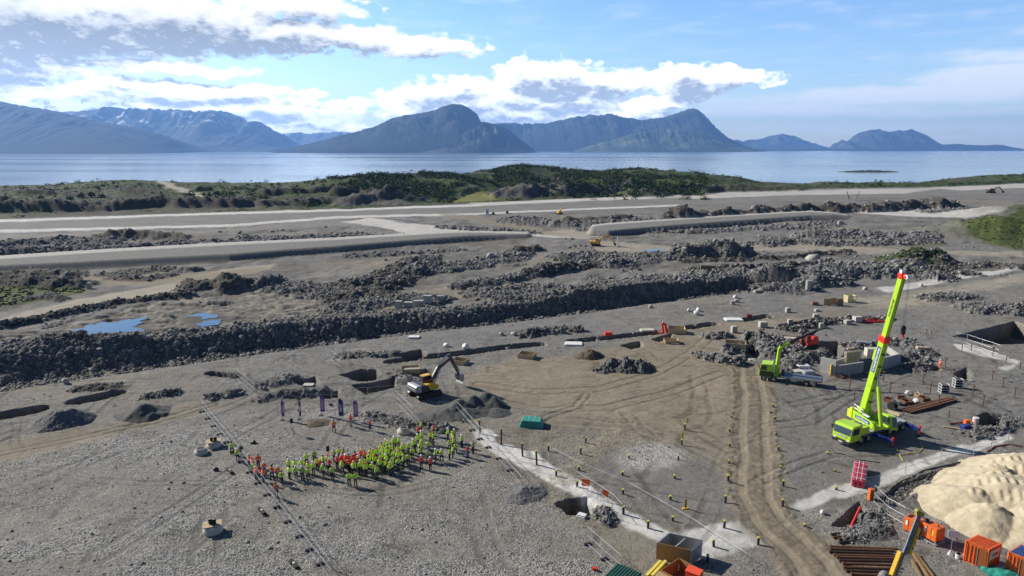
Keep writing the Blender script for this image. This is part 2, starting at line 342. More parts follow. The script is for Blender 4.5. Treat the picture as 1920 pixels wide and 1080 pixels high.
# ridges of blasted rock and spoil: (points, half width m, height m, rubble, colour)
RIDGES=[
 ([(-200,486),(0,481),(150,470),(300,464),(470,464)],15,5.5,1,RUBC),
 ([(-200,470),(0,462),(120,452),(230,447)],9,3.5,.7,RUBC),([(210,446),(270,444),(335,446)],7,6,.15,BROWN),
 ([(490,452),(560,449),(640,446),(745,451)],15,4.2,1,RUBC),([(560,470),(700,462),(760,455)],3,.3,.5,RUBC),
 ([(-60,515),(60,512),(135,516)],6,3,.3,BROWN),([(-80,531),(60,530),(140,535)],7,4,.35,DARK),([(60,560),(90,556),(115,560)],3,1.8,.4,BROWN),
 ([(362,541),(390,538),(425,541)],6,5,.5,BROWN),([(425,538),(470,535),(515,533)],4,3.6,.6,BROWN),([(345,507),(355,507)],5,3,.2,GREY2),
 ([(510,535),(570,540),(640,553)],9,2.2,1,RUBC),([(210,515),(300,505)],6,1,.6,BROWN),([(220,520),(270,524),(320,516)],4,1.4,.5,BROWN),
 ([(-200,634),(0,612),(100,592),(200,572),(290,558),(350,552)],3,1.7,.9,DARK),
 ([(645,535),(700,525),(745,508),(765,497),(800,484)],7,3.8,.9,BROWN),([(690,548),(740,532),(790,508),(810,492)],5,3,.9,DARK),
 ([(800,508),(880,495),(965,480)],9,2.6,1,RUBC),([(970,470),(1000,468)],5,4,.3,BROWN),([(655,480),(760,473),(860,470)],4,1.2,.8,RUBC),
 ([(860,538),(940,528),(1000,512),(1060,503)],5,2.4,.95,RUBC),([(1000,512),(1040,505),(1120,494),(1165,497)],6,2.6,.9,BROWN),
 ([(900,550),(960,546),(1030,543)],6,2.3,1,RUBC),([(1060,484),(1120,480),(1200,482),(1255,482)],8,3,1,RUBC),([(1140,500),(1200,492),(1260,484)],4,1.6,.8,RUBC),
 ([(1140,530),(1220,524)],4,1.3,.8,RUBC),([(650,578),(700,566),(800,562)],7,2.4,1,RUBC),([(640,560),(670,553),(720,552)],5,1.6,1,BROWN),
 ([(930,560),(1010,557),(1100,542)],6,2.2,1,RUBC),([(1090,556),(1180,540),(1280,524),(1400,514)],9,2.4,1,RUBC),
 ([(965,414),(1040,422),(1110,424),(1200,418),(1285,411)],14,4.0,1,RUBC),([(1060,414),(1130,414),(1180,408)],7,4.5,.4,BROWN),
 ([(1270,414),(1400,405),(1500,399),(1640,394),(1775,388)],12,6.5,.45,BROWN),([(1280,425),(1400,418),(1480,410)],8,2.5,.8,RUBC),
 ([(840,427),(900,432),(985,438)],8,2.2,1,RUBC),([(1105,420),(1200,420),(1280,418)],6,1.5,1,RUBC),
 ([(955,368),(1050,366),(1150,363),(1195,360)],24,13,.35,(.12,.112,.1)),([(1190,366),(1250,362),(1330,358),(1400,356)],20,4.5,.9,RUBC),
 ([(1290,482),(1340,480),(1388,477)],9,6.5,.8,RUBC),([(1300,508),(1450,500),(1560,491)],4,2.2,.8,DARK),([(1280,492),(1400,487),(1500,480),(1590,472)],3,2,.5,BROWN),
 ([(1440,535),(1520,520),(1600,510),(1690,508)],13,6.3,1,BLUEG),([(1380,540),(1440,530)],6,2.6,1,RUBC),([(1700,512),(1750,518),(1760,522)],6,3.4,.9,RUBC),
 ([(1530,444),(1620,442),(1710,446)],13,4.6,1,RUBC),([(1440,459),(1480,455),(1530,458)],7,3,1,RUBC),([(1550,458),(1640,458),(1740,452)],7,2.2,1,RUBC),
 ([(1690,496),(1740,490)],9,5,.4,GREEN2),([(1770,500),(1850,496),(1900,500)],6,3,.7,BROWN),([(1720,505),(1800,512)],6,2.2,.9,BROWN),
 ([(1745,560),(1800,556)],5,1.6,.9,RUBC),([(1840,582),(1930,582)],7,2.6,1,RUBC),([(1740,398),(1830,392),(1910,392)],8,1.8,.6,RUBC),
 ([(1100,432),(1300,436),(1500,422),(1560,416)],7,1.5,.9,RUBC),([(1440,430),(1560,424)],6,1.6,.8,RUBC),
 ([(1480,618),(1530,607),(1600,598),(1660,598)],2.4,1.3,1,DARK),([(1410,630),(1440,650),(1450,665)],2.5,1.5,1,RUBC),
 ([(1480,690),(1500,672),(1535,668)],2.6,1.0,.6,RUBC),([(1450,640),(1490,655)],3,1,1,RUBC),([(1700,640),(1720,660),(1715,690)],3,.5,.5,RUBC),([(1600,650),(1680,640)],2.4,.7,.6,RUBC),
 ([(1310,668),(1345,676),(1385,682)],1.8,1.1,1,RUBC),([(1325,632),(1360,628)],1.8,.8,1,RUBC),([(1370,660),(1420,640)],2,1,1,RUBC),
 ([(495,722),(545,712)],2.4,1.1,.35,RUBC),([(495,745),(560,738)],2.2,.9,.45,RUBC),([(580,738),(600,735)],2,1,.8,GREY2),([(745,700),(760,715)],2.2,.7,.4,RUBC),
 ([(985,628),(1040,622)],2.5,1.2,.9,RUBC),([(1060,618),(1080,620)],2,1,.9,RUBC),([(150,730),(215,725)],2,.5,.7,BROWN),([(640,668),(740,664)],2,.45,.7,GREY2),
 ([(1600,1005),(1640,985),(1645,965)],1.5,.35,.6,RUBC),([(1130,960),(1140,975)],1.4,.5,.6,GREY2),
 ([(1660,945),(1715,915),(1800,882),(1850,862)],2.2,.15,.2,GREY2),([(1830,815),(1900,790)],2,.5,.9,RUBC),([(700,780),(760,795),(830,800)],1.6,.35,.8,GREY2),
 ([(280,745),(330,738)],1.6,.6,.8,GREY2),([(400,745),(440,738)],1.6,.6,.8,GREY2),([(1180,800),(1100,860),(1050,900)],2.0,.12,.1,TAN),
 ([(1200,367),(1290,361),(1400,358),(1480,356)],20,4,.55,(.075,.078,.045)),([(1470,353),(1600,351),(1750,349),(1850,345),(1930,341)],18,4,.4,GREEN2),([(640,384),(690,380),(750,384)],12,5,.2,(.11,.105,.098)),
 ([(80,640),(135,640)],4,1.8,.3,DARK),([(170,640),(250,638)],4,1.8,.4,DARK),([(310,625),(430,612)],3.5,.7,.2,MUD),([(240,580),(300,570),(420,565)],3,.7,.2,MUD),
]
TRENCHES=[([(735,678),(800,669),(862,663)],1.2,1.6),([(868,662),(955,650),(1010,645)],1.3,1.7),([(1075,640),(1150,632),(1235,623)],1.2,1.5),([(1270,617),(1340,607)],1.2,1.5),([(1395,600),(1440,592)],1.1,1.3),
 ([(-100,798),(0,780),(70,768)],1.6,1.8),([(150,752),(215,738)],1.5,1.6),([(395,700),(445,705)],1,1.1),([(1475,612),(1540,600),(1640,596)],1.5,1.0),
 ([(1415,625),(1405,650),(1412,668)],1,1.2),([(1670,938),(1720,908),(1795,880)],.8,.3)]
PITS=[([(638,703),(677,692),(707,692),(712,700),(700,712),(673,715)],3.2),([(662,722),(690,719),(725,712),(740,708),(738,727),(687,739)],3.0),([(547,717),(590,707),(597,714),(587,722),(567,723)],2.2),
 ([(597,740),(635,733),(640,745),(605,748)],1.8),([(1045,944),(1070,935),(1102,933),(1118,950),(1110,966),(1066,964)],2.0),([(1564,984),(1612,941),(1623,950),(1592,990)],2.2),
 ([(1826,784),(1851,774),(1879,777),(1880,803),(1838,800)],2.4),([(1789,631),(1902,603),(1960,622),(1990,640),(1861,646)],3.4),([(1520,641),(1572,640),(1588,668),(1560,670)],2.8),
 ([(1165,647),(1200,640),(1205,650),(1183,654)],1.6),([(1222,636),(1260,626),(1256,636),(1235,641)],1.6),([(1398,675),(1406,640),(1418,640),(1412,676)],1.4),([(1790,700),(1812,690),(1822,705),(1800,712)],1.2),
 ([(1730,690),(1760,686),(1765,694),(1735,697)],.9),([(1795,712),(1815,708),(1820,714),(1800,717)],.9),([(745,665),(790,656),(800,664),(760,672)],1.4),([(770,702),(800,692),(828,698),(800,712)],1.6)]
# painted ground: (polygon, colour, edge softness m, roughness of pebbles)
PADS=[
 ([(870,700),(960,672),(1090,665),(1290,617),(1440,592),(1700,556),(1760,575),(1600,590),(1440,618),(1345,640),(1335,668),(1400,690),(1405,740),(1385,780),(1390,830),(1380,860),(1290,820),(1150,790),(1050,775),(960,765),(920,740),(870,735)],TAN,3,.2,.95),
 ([(1390,560),(1560,545),(1700,540),(1920,560),(2200,600),(2200,640),(1920,600),(1780,620),(1640,590),(1440,600)],GREY,3,.6,.6),
 ([(1000,860),(1100,850),(1290,850),(1400,900),(1400,970),(1250,985),(1120,930)],(.175,.17,.16),3,.25,.7),
 ([(1400,700),(1520,720),(1560,760),(1700,700),(1920,720),(2100,760),(2100,800),(1900,800),(1700,850),(1480,930),(1430,900),(1400,820)],(.18,.175,.165),3,.4,.8),
 ([(-200,860),(0,832),(120,807),(250,795),(290,772),(380,752),(405,768),(280,800),(120,842),(0,868),(-200,905)],TAN,1.5,.3,.9),
 ([(-100,1200),(-200,900),(0,868),(120,842),(280,800),(400,772),(560,760),(730,760),(770,800),(860,800),(960,900),(1050,960),(1120,1020),(1200,1100),(1240,1200)],(.228,.222,.208),1.5,1.0,.9),
 ([(560,835),(700,870),(830,890),(950,900),(900,960),(700,960),(560,930)],(.19,.175,.15),5,.35,.55),
 ([(1152,858),(1185,835),(1250,828),(1290,845),(1280,868),(1220,880),(1170,876)],(.40,.39,.36),1.2,1.0,.75),
 ([(880,804),(915,802),(935,815),(926,828),(1000,850),(1060,885),(1130,930),(1200,965),(1262,1000),(1238,1015),(1175,985),(1110,948),(1030,903),(985,884),(925,848),(898,828)],CONC,.35,.1,.9),
 ([(1248,1008),(1290,990),(1420,972),(1450,985),(1475,1010),(1400,1030),(1345,1053),(1300,1040)],CONC,.4,.1,.85),
 ([(1480,948),(1500,932),(1610,900),(1700,868),(1800,835),(1885,808),(1897,822),(1800,853),(1720,882),(1620,922),(1500,955)],CONC,.35,.1,.9),
 ([(1465,985),(1490,965),(1510,985),(1500,1000)],CONC,.5,.1,.7),
 ([(1785,644),(1820,648),(1910,676),(1908,684),(1800,657)],CONC,.4,.1,.85),
 ([(1865,690),(1900,680),(1905,684),(1880,696)],CONC,.4,.1,.7),
 ([(1330,1045),(1380,1030),(1450,1025),(1470,1080),(1330,1090)],GREY,1,.5,.7),
 ([(60,620),(200,585),(350,556),(520,535),(640,560),(620,590),(560,603),(420,622),(300,634),(150,646),(40,652),(-200,680),(-200,640)],MUD,2,.1,.95),
 ([(-200,640),(0,596),(100,572),(200,551),(300,535),(360,520),(420,505),(520,495),(520,503),(440,515),(380,530),(300,552),(200,573),(100,592),(0,612),(-200,655)],TANL,1.0,.1,1),
 ([(140,515),(200,512),(360,512),(500,500),(520,506),(380,528),(300,536),(200,535),(165,527)],TAN,2,.1,.8),
 ([(520,600),(700,560),(850,530),(960,520),(1000,480),(1100,462),(1050,500),(960,540),(860,560),(700,600)],TAN,3,.2,.6),
 ([(1100,450),(1300,462),(1560,458),(1700,470),(1920,470),(1920,480),(1700,478),(1480,470),(1260,472),(1120,470)],TANL,2,.1,.75),
 ([(1600,560),(1700,548),(1800,535),(1920,510),(2050,500),(2050,520),(1920,528),(1800,552),(1740,570),(1640,580)],TANL,2,.1,.8),
 ([(1400,545),(1640,525),(1700,530),(1600,545),(1440,560)],GREY,2,.4,.6),
 ([(1640,540),(1800,515),(1920,497),(1920,503),(1800,524),(1660,549)],CONC,.8,.1,.8),
 ([(-100,576),(0,574),(60,566),(130,555),(170,546),(150,538),(60,530),(-100,535)],GREEN,2,.1,1),
 ([(1800,436),(1840,415),(1900,402),(2100,395),(2100,470),(1900,468),(1850,455),(1810,448)],GREEN,3,.1,1),
 ([(1660,475),(1720,468),(1790,478),(1740,490),(1680,492)],GREEN2,3,.2,.8),([(1640,452),(1740,450),(1780,460),(1700,463)],GREEN,3,.1,.6),
 ([(-900,470),(-300,447),(0,436),(430,425),(640,408),(900,401),(1280,385),(1600,372),(1920,362),(2400,350),(2400,336),(1920,343),(1640,350),(1280,363),(900,382),(640,392),(300,402),(0,412),(-300,420),(-900,436)],ASPH,3,.1,1),
 ([(-900,436),(-300,420),(0,412),(300,402),(640,392),(900,382),(1280,363),(1280,367),(900,386),(640,396),(300,406),(0,417),(-300,426),(-900,444)],CONC,1.5,.1,.9),
 ([(-900,472),(0,436),(430,425),(640,409),(900,402),(1280,386),(1280,383),(900,399),(640,405),(430,421),(0,431),(-900,462)],CONC,1.5,.1,.85),
 ([(-300,452),(0,440),(200,434),(430,431),(560,415),(640,412),(800,410),(760,418),(600,425),(480,432),(330,441),(200,440),(60,447),(-300,463)],(.23,.215,.19),2,.1,.9),
 ([(1380,359),(1500,357),(1640,354),(1760,353),(1700,363),(1480,366),(1300,373),(1290,368)],WHITE,4,.1,.8),([(1740,352),(1920,344),(2200,338),(2200,344),(1920,352),(1800,357)],WHITE,4,.1,.8),
 ([(640,416),(700,408),(750,417),(833,423),(960,433),(1013,437),(1070,441),(1100,448),(960,441),(787,443),(700,446),(760,436),(700,424)],WHITE,1.5,.1,1),
 ([(1000,436),(1060,430),(1110,432),(1130,444),(1080,448)],TANL,2,.1,.9),([(800,395),(900,405),(1000,425),(1060,440),(1020,442),(960,428),(860,410)],TAN,3,.1,.7),
 ([(1610,400),(1700,395),(1747,392),(1890,396),(1880,402),(1810,408),(1700,406)],WHITE,1.5,.1,1),
 ([(850,375),(885,363),(942,361),(935,374),(880,378)],YGREEN,3,.1,.8),([(880,381),(1000,376),(1280,366),(1280,370),(1000,381),(900,386)],WHITE,3,.1,.8),
 ([(294,350),(315,353),(345,362),(390,380),(425,387),(400,388),(360,375),(325,362),(300,356)],TANL,2,.1,1),
 ([(1140,330),(1390,328),(1400,334),(1280,336)],GREY2,3,.1,0.4),
]
# raised causeways with a pale shoulder and a sloping gravel face: (crest line, toe line)
CAUSE=[([(-300,522),(0,495),(300,475),(640,457),(850,444),(1000,441)],[(-300,545),(0,513),(140,506),(430,490),(640,473),(850,455),(1000,444)]),
       ([(1100,433),(1140,428),(1280,418),(1400,410),(1520,403),(1600,408)],[(1100,440),(1140,443),(1280,430),(1400,421),(1520,412),(1600,410)])]
HAUL=([(1405,690),(1412,740),(1413,800),(1415,860),(1414,930),(1440,975),(1480,1012),(1520,1050),(1550,1100),(1570,1160)],2.9)
BRANCH=([(1040,790),(1180,800),(1290,830),(1350,860),(1408,892)],1.9)
TRACKS=[([(900,720),(1000,735),(1120,730),(1230,700),(1300,660),(1340,625)],1.7),([(890,745),(1020,770),(1140,765),(1260,735),(1350,700),(1410,700)],1.7),([(1000,800),(1030,780),(1080,765),(1100,740)],1.0),
 ([(1430,900),(1500,870),(1560,850),(1700,850)],1.3),([(1440,800),(1520,790),(1600,740),(1700,700)],1.6),([(0,850),(150,820),(290,790),(400,758)],1.2),([(560,600),(700,580),(860,545),(960,520),(1020,490),(1090,465)],2.0),
 ([(0,600),(150,570),(300,543),(380,520),(520,498)],1.6),([(1100,440),(1140,455),(1300,468),(1500,468),(1900,476)],2.2),([(1480,760),(1600,735),(1700,720),(1830,735)],1.4),([(1250,560),(1400,585),(1600,570),(1800,540)],1.8)]
def hill(px, py, rx, ry):  # world ellipse mound parameters
    w = P(px, py); return w.x, w.y, rx, ry

def terrain(X, Y, want_col=True):
    sh = X.shape; D = np.maximum(Y, 5.0)
    zc = D*math.cos(PITCH)+CAM_H*math.sin(PITCH); PX = 960+F*X/zc
    PY = 540-F*(-CAM_H*math.cos(PITCH)+D*math.sin(PITCH))/zc
    Z = np.zeros(sh); C = np.empty(sh+(3,)); rub = np.zeros(sh); peb = np.full(sh, .55)
    Ds = np.hypot(X, Y)
    und = np.ones(sh)
    C[:] = GREY
    n1 = fbm(X/9, Y/9, 4, 11); n2 = fbm(X/2.3, Y/2.3, 4, 21); nb = fbm(X/40, Y/40, 4, 31)
    wamp = np.clip(D*0.006, 0.25, 3.0)
    XW = X+fbm(X/(wamp*5), Y/(wamp*5), 3, 41)*wamp*1.6; YW = Y+fbm(X/(wamp*5), Y/(wamp*5), 3, 51)*wamp*1.6
    dE = np.interp(PX, [a for a, b in EL], [P(960, b).y for a, b in EL]); dC = np.interp(PX, [a for a, b in CL], [P(960, b).y for a, b in CL])
    back = sst(0, 14, YW-dC)                                  # the torn-up ground behind the big embankment
    mix = lambda m, c: C.__setitem__(Ellipsis, C*(1-m[..., None])+np.array(c)*m[..., None])
    mix(back*sst(-.3, .5, n1)*.6, BROWN); mix(back*sst(.0, .7, nb)*.6, TAN); mix((1-back)*sst(-.1, .5, nb)*.55, TAN); mix((1-back)*sst(-.2, .5, fbm(X/16, Y/10, 4, 35))*sst(130, 100, Y)*.5, (.21,.187,.15)); mix(sst(.1, .7, n2)*.35, GREY2)
    rub = np.maximum(rub, back*sst(.22, .6, fbm(X/14, Y/14, 4, 61))*.6*sst(420, 370, Y))
    rub = np.maximum(rub, (1-back)*sst(.25, .6, fbm(X/7, Y/7, 4, 63))*.16*sst(95, 125, Y))
    Z += (1-back)*n1*.22+(1-back)*n2*.07
    # ---- far land: crest towards the sea, then down below the water
    cz = np.interp(PX, silx, silz); cd = np.interp(PX, silx, sild); c0 = np.interp(PX, silx, sils)
    t0 = sst(c0, cd, Y); tt = np.where(Y < cd, t0, 1-1.0*sst(cd, cd+170, Y))
    far = np.where(Y < cd, cz*t0, cz+(-25-cz)*sst(cd, cd+190, Y))
    rz0 = np.interp(PX, [-500, 0, 640, 1280, 1640, 1920, 2400], [345, 386, 446, 596, 722, 785, 810]); rough = sst(rz0, rz0+70, Y)*sst(0, -60, Y-cd)
    hl = fbm(X/45, Y/45, 5, 71)
    Zfar = far+rough*hl*(2.0+np.clip(cz, 0, 12)*.35)+sst(rz0, rz0+30, Y)*fbm(X/11, Y/11, 4, 73)*1.1*sst(cd+60, cd, Y)
    Z = Z+Zfar
    fm = sst(rz0, rz0+16, Y+nb*10)
    gm = fm*sst(-.55, .25, hl+.75*sst(c0+40, cd-60, Y)*sst(560, 480, PX)+.5*fbm(X/18, Y/18, 4, 81)+np.interp(PX, [0, 520, 600, 1300, 1400, 1900], [-.35, -.45, .8, .5, -.05, -.05]))
    mix(fm, (.085, .076, .06)); mix(fm*sst(.1, .6, nb), (.14, .13, .11))
    mix(gm*.9, GREEN2); mix(gm*sst(.1, .5, fbm(X/12, Y/12, 4, 83))*.8, GREEN)
    rub = np.maximum(rub, fm*sst(.2, .5, -hl)*.3)
    # cut banks in the brown ground left of centre
    for (ln, hw, h) in (([(-200,400),(0,397),(180,394),(300,388),(440,388)], 16, 7.5), ([(-200,372),(0,370),(200,368),(300,372)], 14, 3.5), ([(500,387),(620,381),(760,379)], 13, 5), ([(640,376),(680,372),(730,378)], 14, 7), ([(500,374),(560,372),(640,368)], 12, 5)):
        d = seg_d(XW, YW, wpts(ln)); p = sst(hw, hw*.35, d)*(1+.35*n1); Z += p*h*.8; Z += p*fbm(X/5, Y/5, 4, 87)*1.3; mix(np.clip(p, 0, 1)*.85, (.062, .056, .044)); rub = np.maximum(rub, p*.42)
    # promontory and its low spit
    d = seg_d(XW, YW, wpts([(1290,327.5),(1340,328.3),(1385,330.4)])); pr = sst(95, 15, d)
    zp = -21+pr*(10+6*fbm(X/40, Y/40, 3, 91)); Z = np.where((Y > cd+40), np.maximum(Z, zp), Z); pm = (Y > cd+90)*1.0
    mix(pm*sst(.15, .8, pr), GREEN2); mix(pm*sst(.55, .2, pr), GREY2)
    # ---- torn ground undulation
    mid = back*sst(440, 410, Y)*sst(rz0, rz0-30, Y); flat = np.zeros(sh)
    Z += mid*(fbm(X/22, Y/22, 4, 101)*.8+np.abs(fbm(X/9, Y/9, 4, 103))*.8-.35)
    # ---- painted areas
    for (pg, col, soft, pb, st) in PADS:
        Wp = wpts(pg); lo = Wp.min(0)-soft*3-6; hi = Wp.max(0)+soft*3+6
        ix = np.nonzero((X > lo[0]) & (X < hi[0]) & (Y > lo[1]) & (Y < hi[1]))
        if len(ix[0]) == 0: continue
        s = poly_sd(XW[ix], YW[ix], Wp); m = sst(-soft, soft, s+n2[ix]*soft*.5)*st
        jit = (1+.16*n1[ix]+.10*n2[ix])[:, None]
        C[ix] = C[ix]*(1-m[:, None])+np.array(col)*jit*m[:, None]
        peb[ix] = peb[ix]*(1-m)+pb*m; rub[ix] *= (1-m*.95)
        if pb < .3 and col not in (MUD,): flat[ix] = np.maximum(flat[ix], m)
        if col == MUD:
            w = np.abs(fbm(X[ix]/6, Y[ix]/2.6, 4, 111)); Z[ix] = Z[ix]*(1-m)+m*(-.9+1.6*w+.5*fbm(X[ix]/14, Y[ix]/14, 2, 113))
            C[ix] *= (1-m*.45*sst(.25, .0, w))[:, None]
    for pl, rr_ in (([(95,628),(190,610),(262,600),(268,625),(150,635)], 5), ([(355,592),(410,590),(412,603),(372,608)], 4)):
        d = np.maximum(-poly_sd(XW, YW, wpts(pl)), 0); m_ = sst(rr_, 0, d); mix(m_*.7, (.09, .08, .066)); Z = Z*(1-m_*.8)-.28*m_*.8; peb = peb*(1-m_)
    Zf = np.where(Y < 440, 0.0, far); k = flat*sst(-4, 1, YW-dC); Z = Z*(1-k)+Zf*k
    Z = np.where(Y < 440, Z, Z)
    pt = sst(-.25, .25, fbm(X/7, Y/4.5, 5, 119)); peb *= .5+.5*pt; mix((1-pt)*.35*(1-flat)*(Y < 130), (.20, .18, .148))
    # patches of bright weathered gravel and dark damp ground
    mix(sst(.3, .75, fbm(X/5, Y/5, 5, 121))*.28*(1-flat), TANL); mix(sst(.25, .7, fbm(X/6, Y/3, 5, 123))*.4*(1-flat*.7), DARK)
    # ---- causeways
    cw = np.zeros(sh)
    for cr, to in CAUSE:
        lo, hi = cr[0][0], cr[-1][0]
        a = np.interp(PX, [q[0] for q in cr], [P(960, q[1]).y for q in cr]); b = np.interp(PX, [q[0] for q in to], [P(960, q[1]).y for q in to])
        inx = sst(lo, lo+12, PX)*sst(hi, hi-12, PX); gap = np.maximum(a-b, .1)
        h = np.clip(gap*.11, .2, 1.9)+.3
        up_ = sst(b-.5, b+h*1.6, Y); top = sst(a+9, a+5, Y)
        m = inx*sst(b-1.5, b-.2, Y)*sst(a+9, a+5, Y)
        cw = np.maximum(cw, m); Z = Z*(1-m)+m*(h*up_*np.minimum(1, top*2)); rub *= 1-m; peb = peb*(1-m)+.5*m
        mix(m, ASPH); mix(m*sst(a-4.5, a-1.5, Y), (.46, .44, .40)); mix(inx*sst(b-4, b-1, Y)*sst(b+.8, b-.2, Y)*.8, DARK)
    # ---- haul road and wheel tracks
    hwn = 1+.16*fbm(X/3.5, Y/3.5, 3, 133)
    def ruts(line, hw, s):
        Wp = wpts(line); lo = Wp.min(0)-hw*2.5; hi = Wp.max(0)+hw*2.5
        ix = np.nonzero((X > lo[0]) & (X < hi[0]) & (Y > lo[1]) & (Y < hi[1]))
        if len(ix[0]) == 0: return
        d = seg_d(X[ix]+n2[ix]*.15, Y[ix]+n1[ix]*.3, Wp)*hwn[ix]; m = sst(hw*1.7, hw*.75, d)*s
        rut = sst(.75, .25, np.abs(d-hw*.52)/(hw*.36)); edge = sst(.6, 0, np.abs(d-hw*1.05)/(hw*.35))
        fine = fbm(X[ix]/.7, Y[ix]/.7, 3, 131)
        c = np.array(TAN)*1.06*(1+.07*fine)[:, None]*(1-.32*(1-rut)*sst(-.2, .5, fine+.35))[:, None]
        C[ix] = C[ix]*(1-m[:, None])+c*m[:, None]; C[ix] *= (1-.16*edge*sst(-.1, .5, fine+.2)*s)[:, None]
        Z[ix] += -.09*rut*m+edge*.10*s*(.6+fine)+m*(1-rut)*.05*fine; peb[ix] *= 1-m*.9; rub[ix] *= 1-m
    ruts(BRANCH[0], BRANCH[1], .55)
    for ln, hw in TRACKS:
        for o in (.35,):
            Wp = wpts(ln); ix = np.nonzero(seg_d(X, Y, Wp) < hw*2.2)
            if len(ix[0]) == 0: continue
            d = seg_d(X[ix]+n2[ix]*.4, Y[ix]+n2[ix]*.3, Wp)
            tr = sst(.42, .12, np.abs(d-hw*.65)); C[ix] *= (1-.28*tr*sst(-.3, .3, n1[ix]+.2))[:, None]; Z[ix] -= .06*tr
    gr = (Y > 60)*(Y < 135)*(1-back); uA = X*.35+Y+fbm(X/30, Y/30, 2, 171)*9; uB = X*.9-Y*.5+fbm(X/24, Y/24, 2, 173)*8
    for u_, per, sd2_ in ((uA, 7.3, 175), (uB, 11.1, 177), (X*1.0+Y*.15+fbm(X/35, Y/35, 2, 179)*7, 9.7, 181)):
        q = u_/per; fr_ = q-np.floor(q); on = sst(.05, .35, fbm(X/13+np.floor(q)*7.7, Y/13, 3, sd2_)); t1 = sst(.06, .02, np.abs(fr_-.38))+sst(.06, .02, np.abs(fr_-.62))
        k_2 = gr*on*t1; C *= (1-.30*k_2*sst(-.4, .3, n2))[..., None]; peb *= 1-.6*k_2; Z -= .035*k_2
    ruts(HAUL[0], HAUL[1], 1.0)
    # herring-bone of fine tyre marks on the dirt
    tmk = sst(.15, .6, fbm(X/2.2+Y/5, Y/.75-X/6, 3, 141))*sst(1200, 400, Y)*(1-back)*sst(80, 95, Y); C *= (1-.16*tmk)[..., None]; Z -= .05*tmk
    # ---- ridges
    for (pl, hw, h, rb, col) in RIDGES:
        Wp = wpts(pl); lo = Wp.min(0)-hw*2; hi = Wp.max(0)+hw*2
        ix = np.nonzero((X > lo[0]) & (X < hi[0]) & (Y > lo[1]) & (Y < hi[1]))
        if len(ix[0]) == 0: continue
        x, y = X[ix], Y[ix]; q = hw*.55
        d = seg_d(x+fbm(x/q, y/q, 3, 151)*hw*.45, y+fbm(x/q, y/q, 3, 153)*hw*.45, Wp)
        p = np.clip(1-d/hw, 0, 1)*(1-cw[ix]); prof = np.minimum(1.0, p*1.35)**1.15
        lump = .72+.5*fbm(x/(hw*.9), y/(hw*.9), 4, 155)
        hf = .66 if (h < 6.4 and Wp[:, 1].mean() > 150 and Wp[:, 1].mean() < 520) else 1.0; Z[ix] = Z[ix]+h*hf*prof*lump; m = sst(0, .25, p)
        if h < .3: m = m*.5
        cv = (1+.22*fbm(x/3, y/3, 3, 157))[:, None]
        C[ix] = C[ix]*(1-m[:, None])+np.array(col)*cv*m[:, None]; rub[ix] = np.maximum(rub[ix]*(1-m*.6), rb*m); peb[ix] = peb[ix]*(1-m)+.6*m
    # green knolls and far soil banks at the right
    for (a, b, rx, ry, h, col) in ((1900,440,60,38,8,GREEN),(1710,492,18,12,3.5,GREEN2),(1960,400,70,40,5,GREEN2)):
        w = P(a, b); e = np.hypot((XW-w.x)/rx, (YW-w.y)/ry); p = sst(1, .1, e); Z += p*h*(1+.25*n1); mix(p*.8*sst(-.4, .2, n1+.3), col)
    # ---- the long embankment cut
    th = np.arctan2(CAM_H, D); d = (dC-dE)*np.tan(th)/(1+1.45*np.tan(th))*.93
    inb = sst(-1200, -1100, PX)*sst(1560, 1370, PX)
    wob = 1+.42*fbm(X/9, Y/9, 4, 161)
    near = np.clip((YW*.15+Y*.85-dE)*1.3, 0, None); farw = np.clip((dC-(Y*.5+YW*.5))/1.35*wob, 0, None)
    cut = np.minimum(np.minimum(near, farw), d)*inb*(Y > dE-1)*(Y < dC+6)
    cm = sst(0, .5, cut); Z = Z*(1-cm)-cut*1.0
    lipm = inb*sst(9, 0, np.abs(Y-dC)-2); rub = np.maximum(rub*(1-cm*.5), np.maximum(sst(.6, 1.6, cut)*(.35+.65*sst(-.35, .1, fbm(X/8, Y/5, 4, 167))), lipm*.9)); mix(np.maximum(cm, lipm*.7), RUBC); mix(cm*sst(.0, .45, fbm(X/7, Y/5, 4, 169))*.6, (.20, .185, .155)); peb = np.where(cut > .3, .8, peb)
    Z += lipm*(Y > dC-3)*.15*(1+1.5*n1); Z += sst(.3, 1.5, cut)*fbm(X/3.5, Y/3.5, 3, 165)*.7
    # ---- trenches and pits with steep sides
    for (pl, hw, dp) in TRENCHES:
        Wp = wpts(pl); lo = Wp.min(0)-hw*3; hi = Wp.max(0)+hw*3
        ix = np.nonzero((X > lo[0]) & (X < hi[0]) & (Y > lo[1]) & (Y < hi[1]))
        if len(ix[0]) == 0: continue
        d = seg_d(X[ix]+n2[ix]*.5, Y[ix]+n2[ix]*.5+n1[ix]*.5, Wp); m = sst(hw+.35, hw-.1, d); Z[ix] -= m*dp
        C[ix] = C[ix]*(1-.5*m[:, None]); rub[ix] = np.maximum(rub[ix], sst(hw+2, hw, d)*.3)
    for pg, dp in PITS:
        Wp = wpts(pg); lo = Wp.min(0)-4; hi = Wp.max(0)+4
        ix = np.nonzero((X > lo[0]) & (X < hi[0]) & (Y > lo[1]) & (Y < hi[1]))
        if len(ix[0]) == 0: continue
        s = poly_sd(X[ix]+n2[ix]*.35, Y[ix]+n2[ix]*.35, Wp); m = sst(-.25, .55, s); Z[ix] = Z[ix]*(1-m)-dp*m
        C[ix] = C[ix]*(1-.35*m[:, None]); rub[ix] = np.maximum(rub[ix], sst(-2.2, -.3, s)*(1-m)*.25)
    # ---- flat pads under the machines and people
    Zs = Z.copy()
    # ---- rocks: worley bumps, each block with its own height and tilt
    ix = np.nonzero((rub > .03) & (Y < 620))
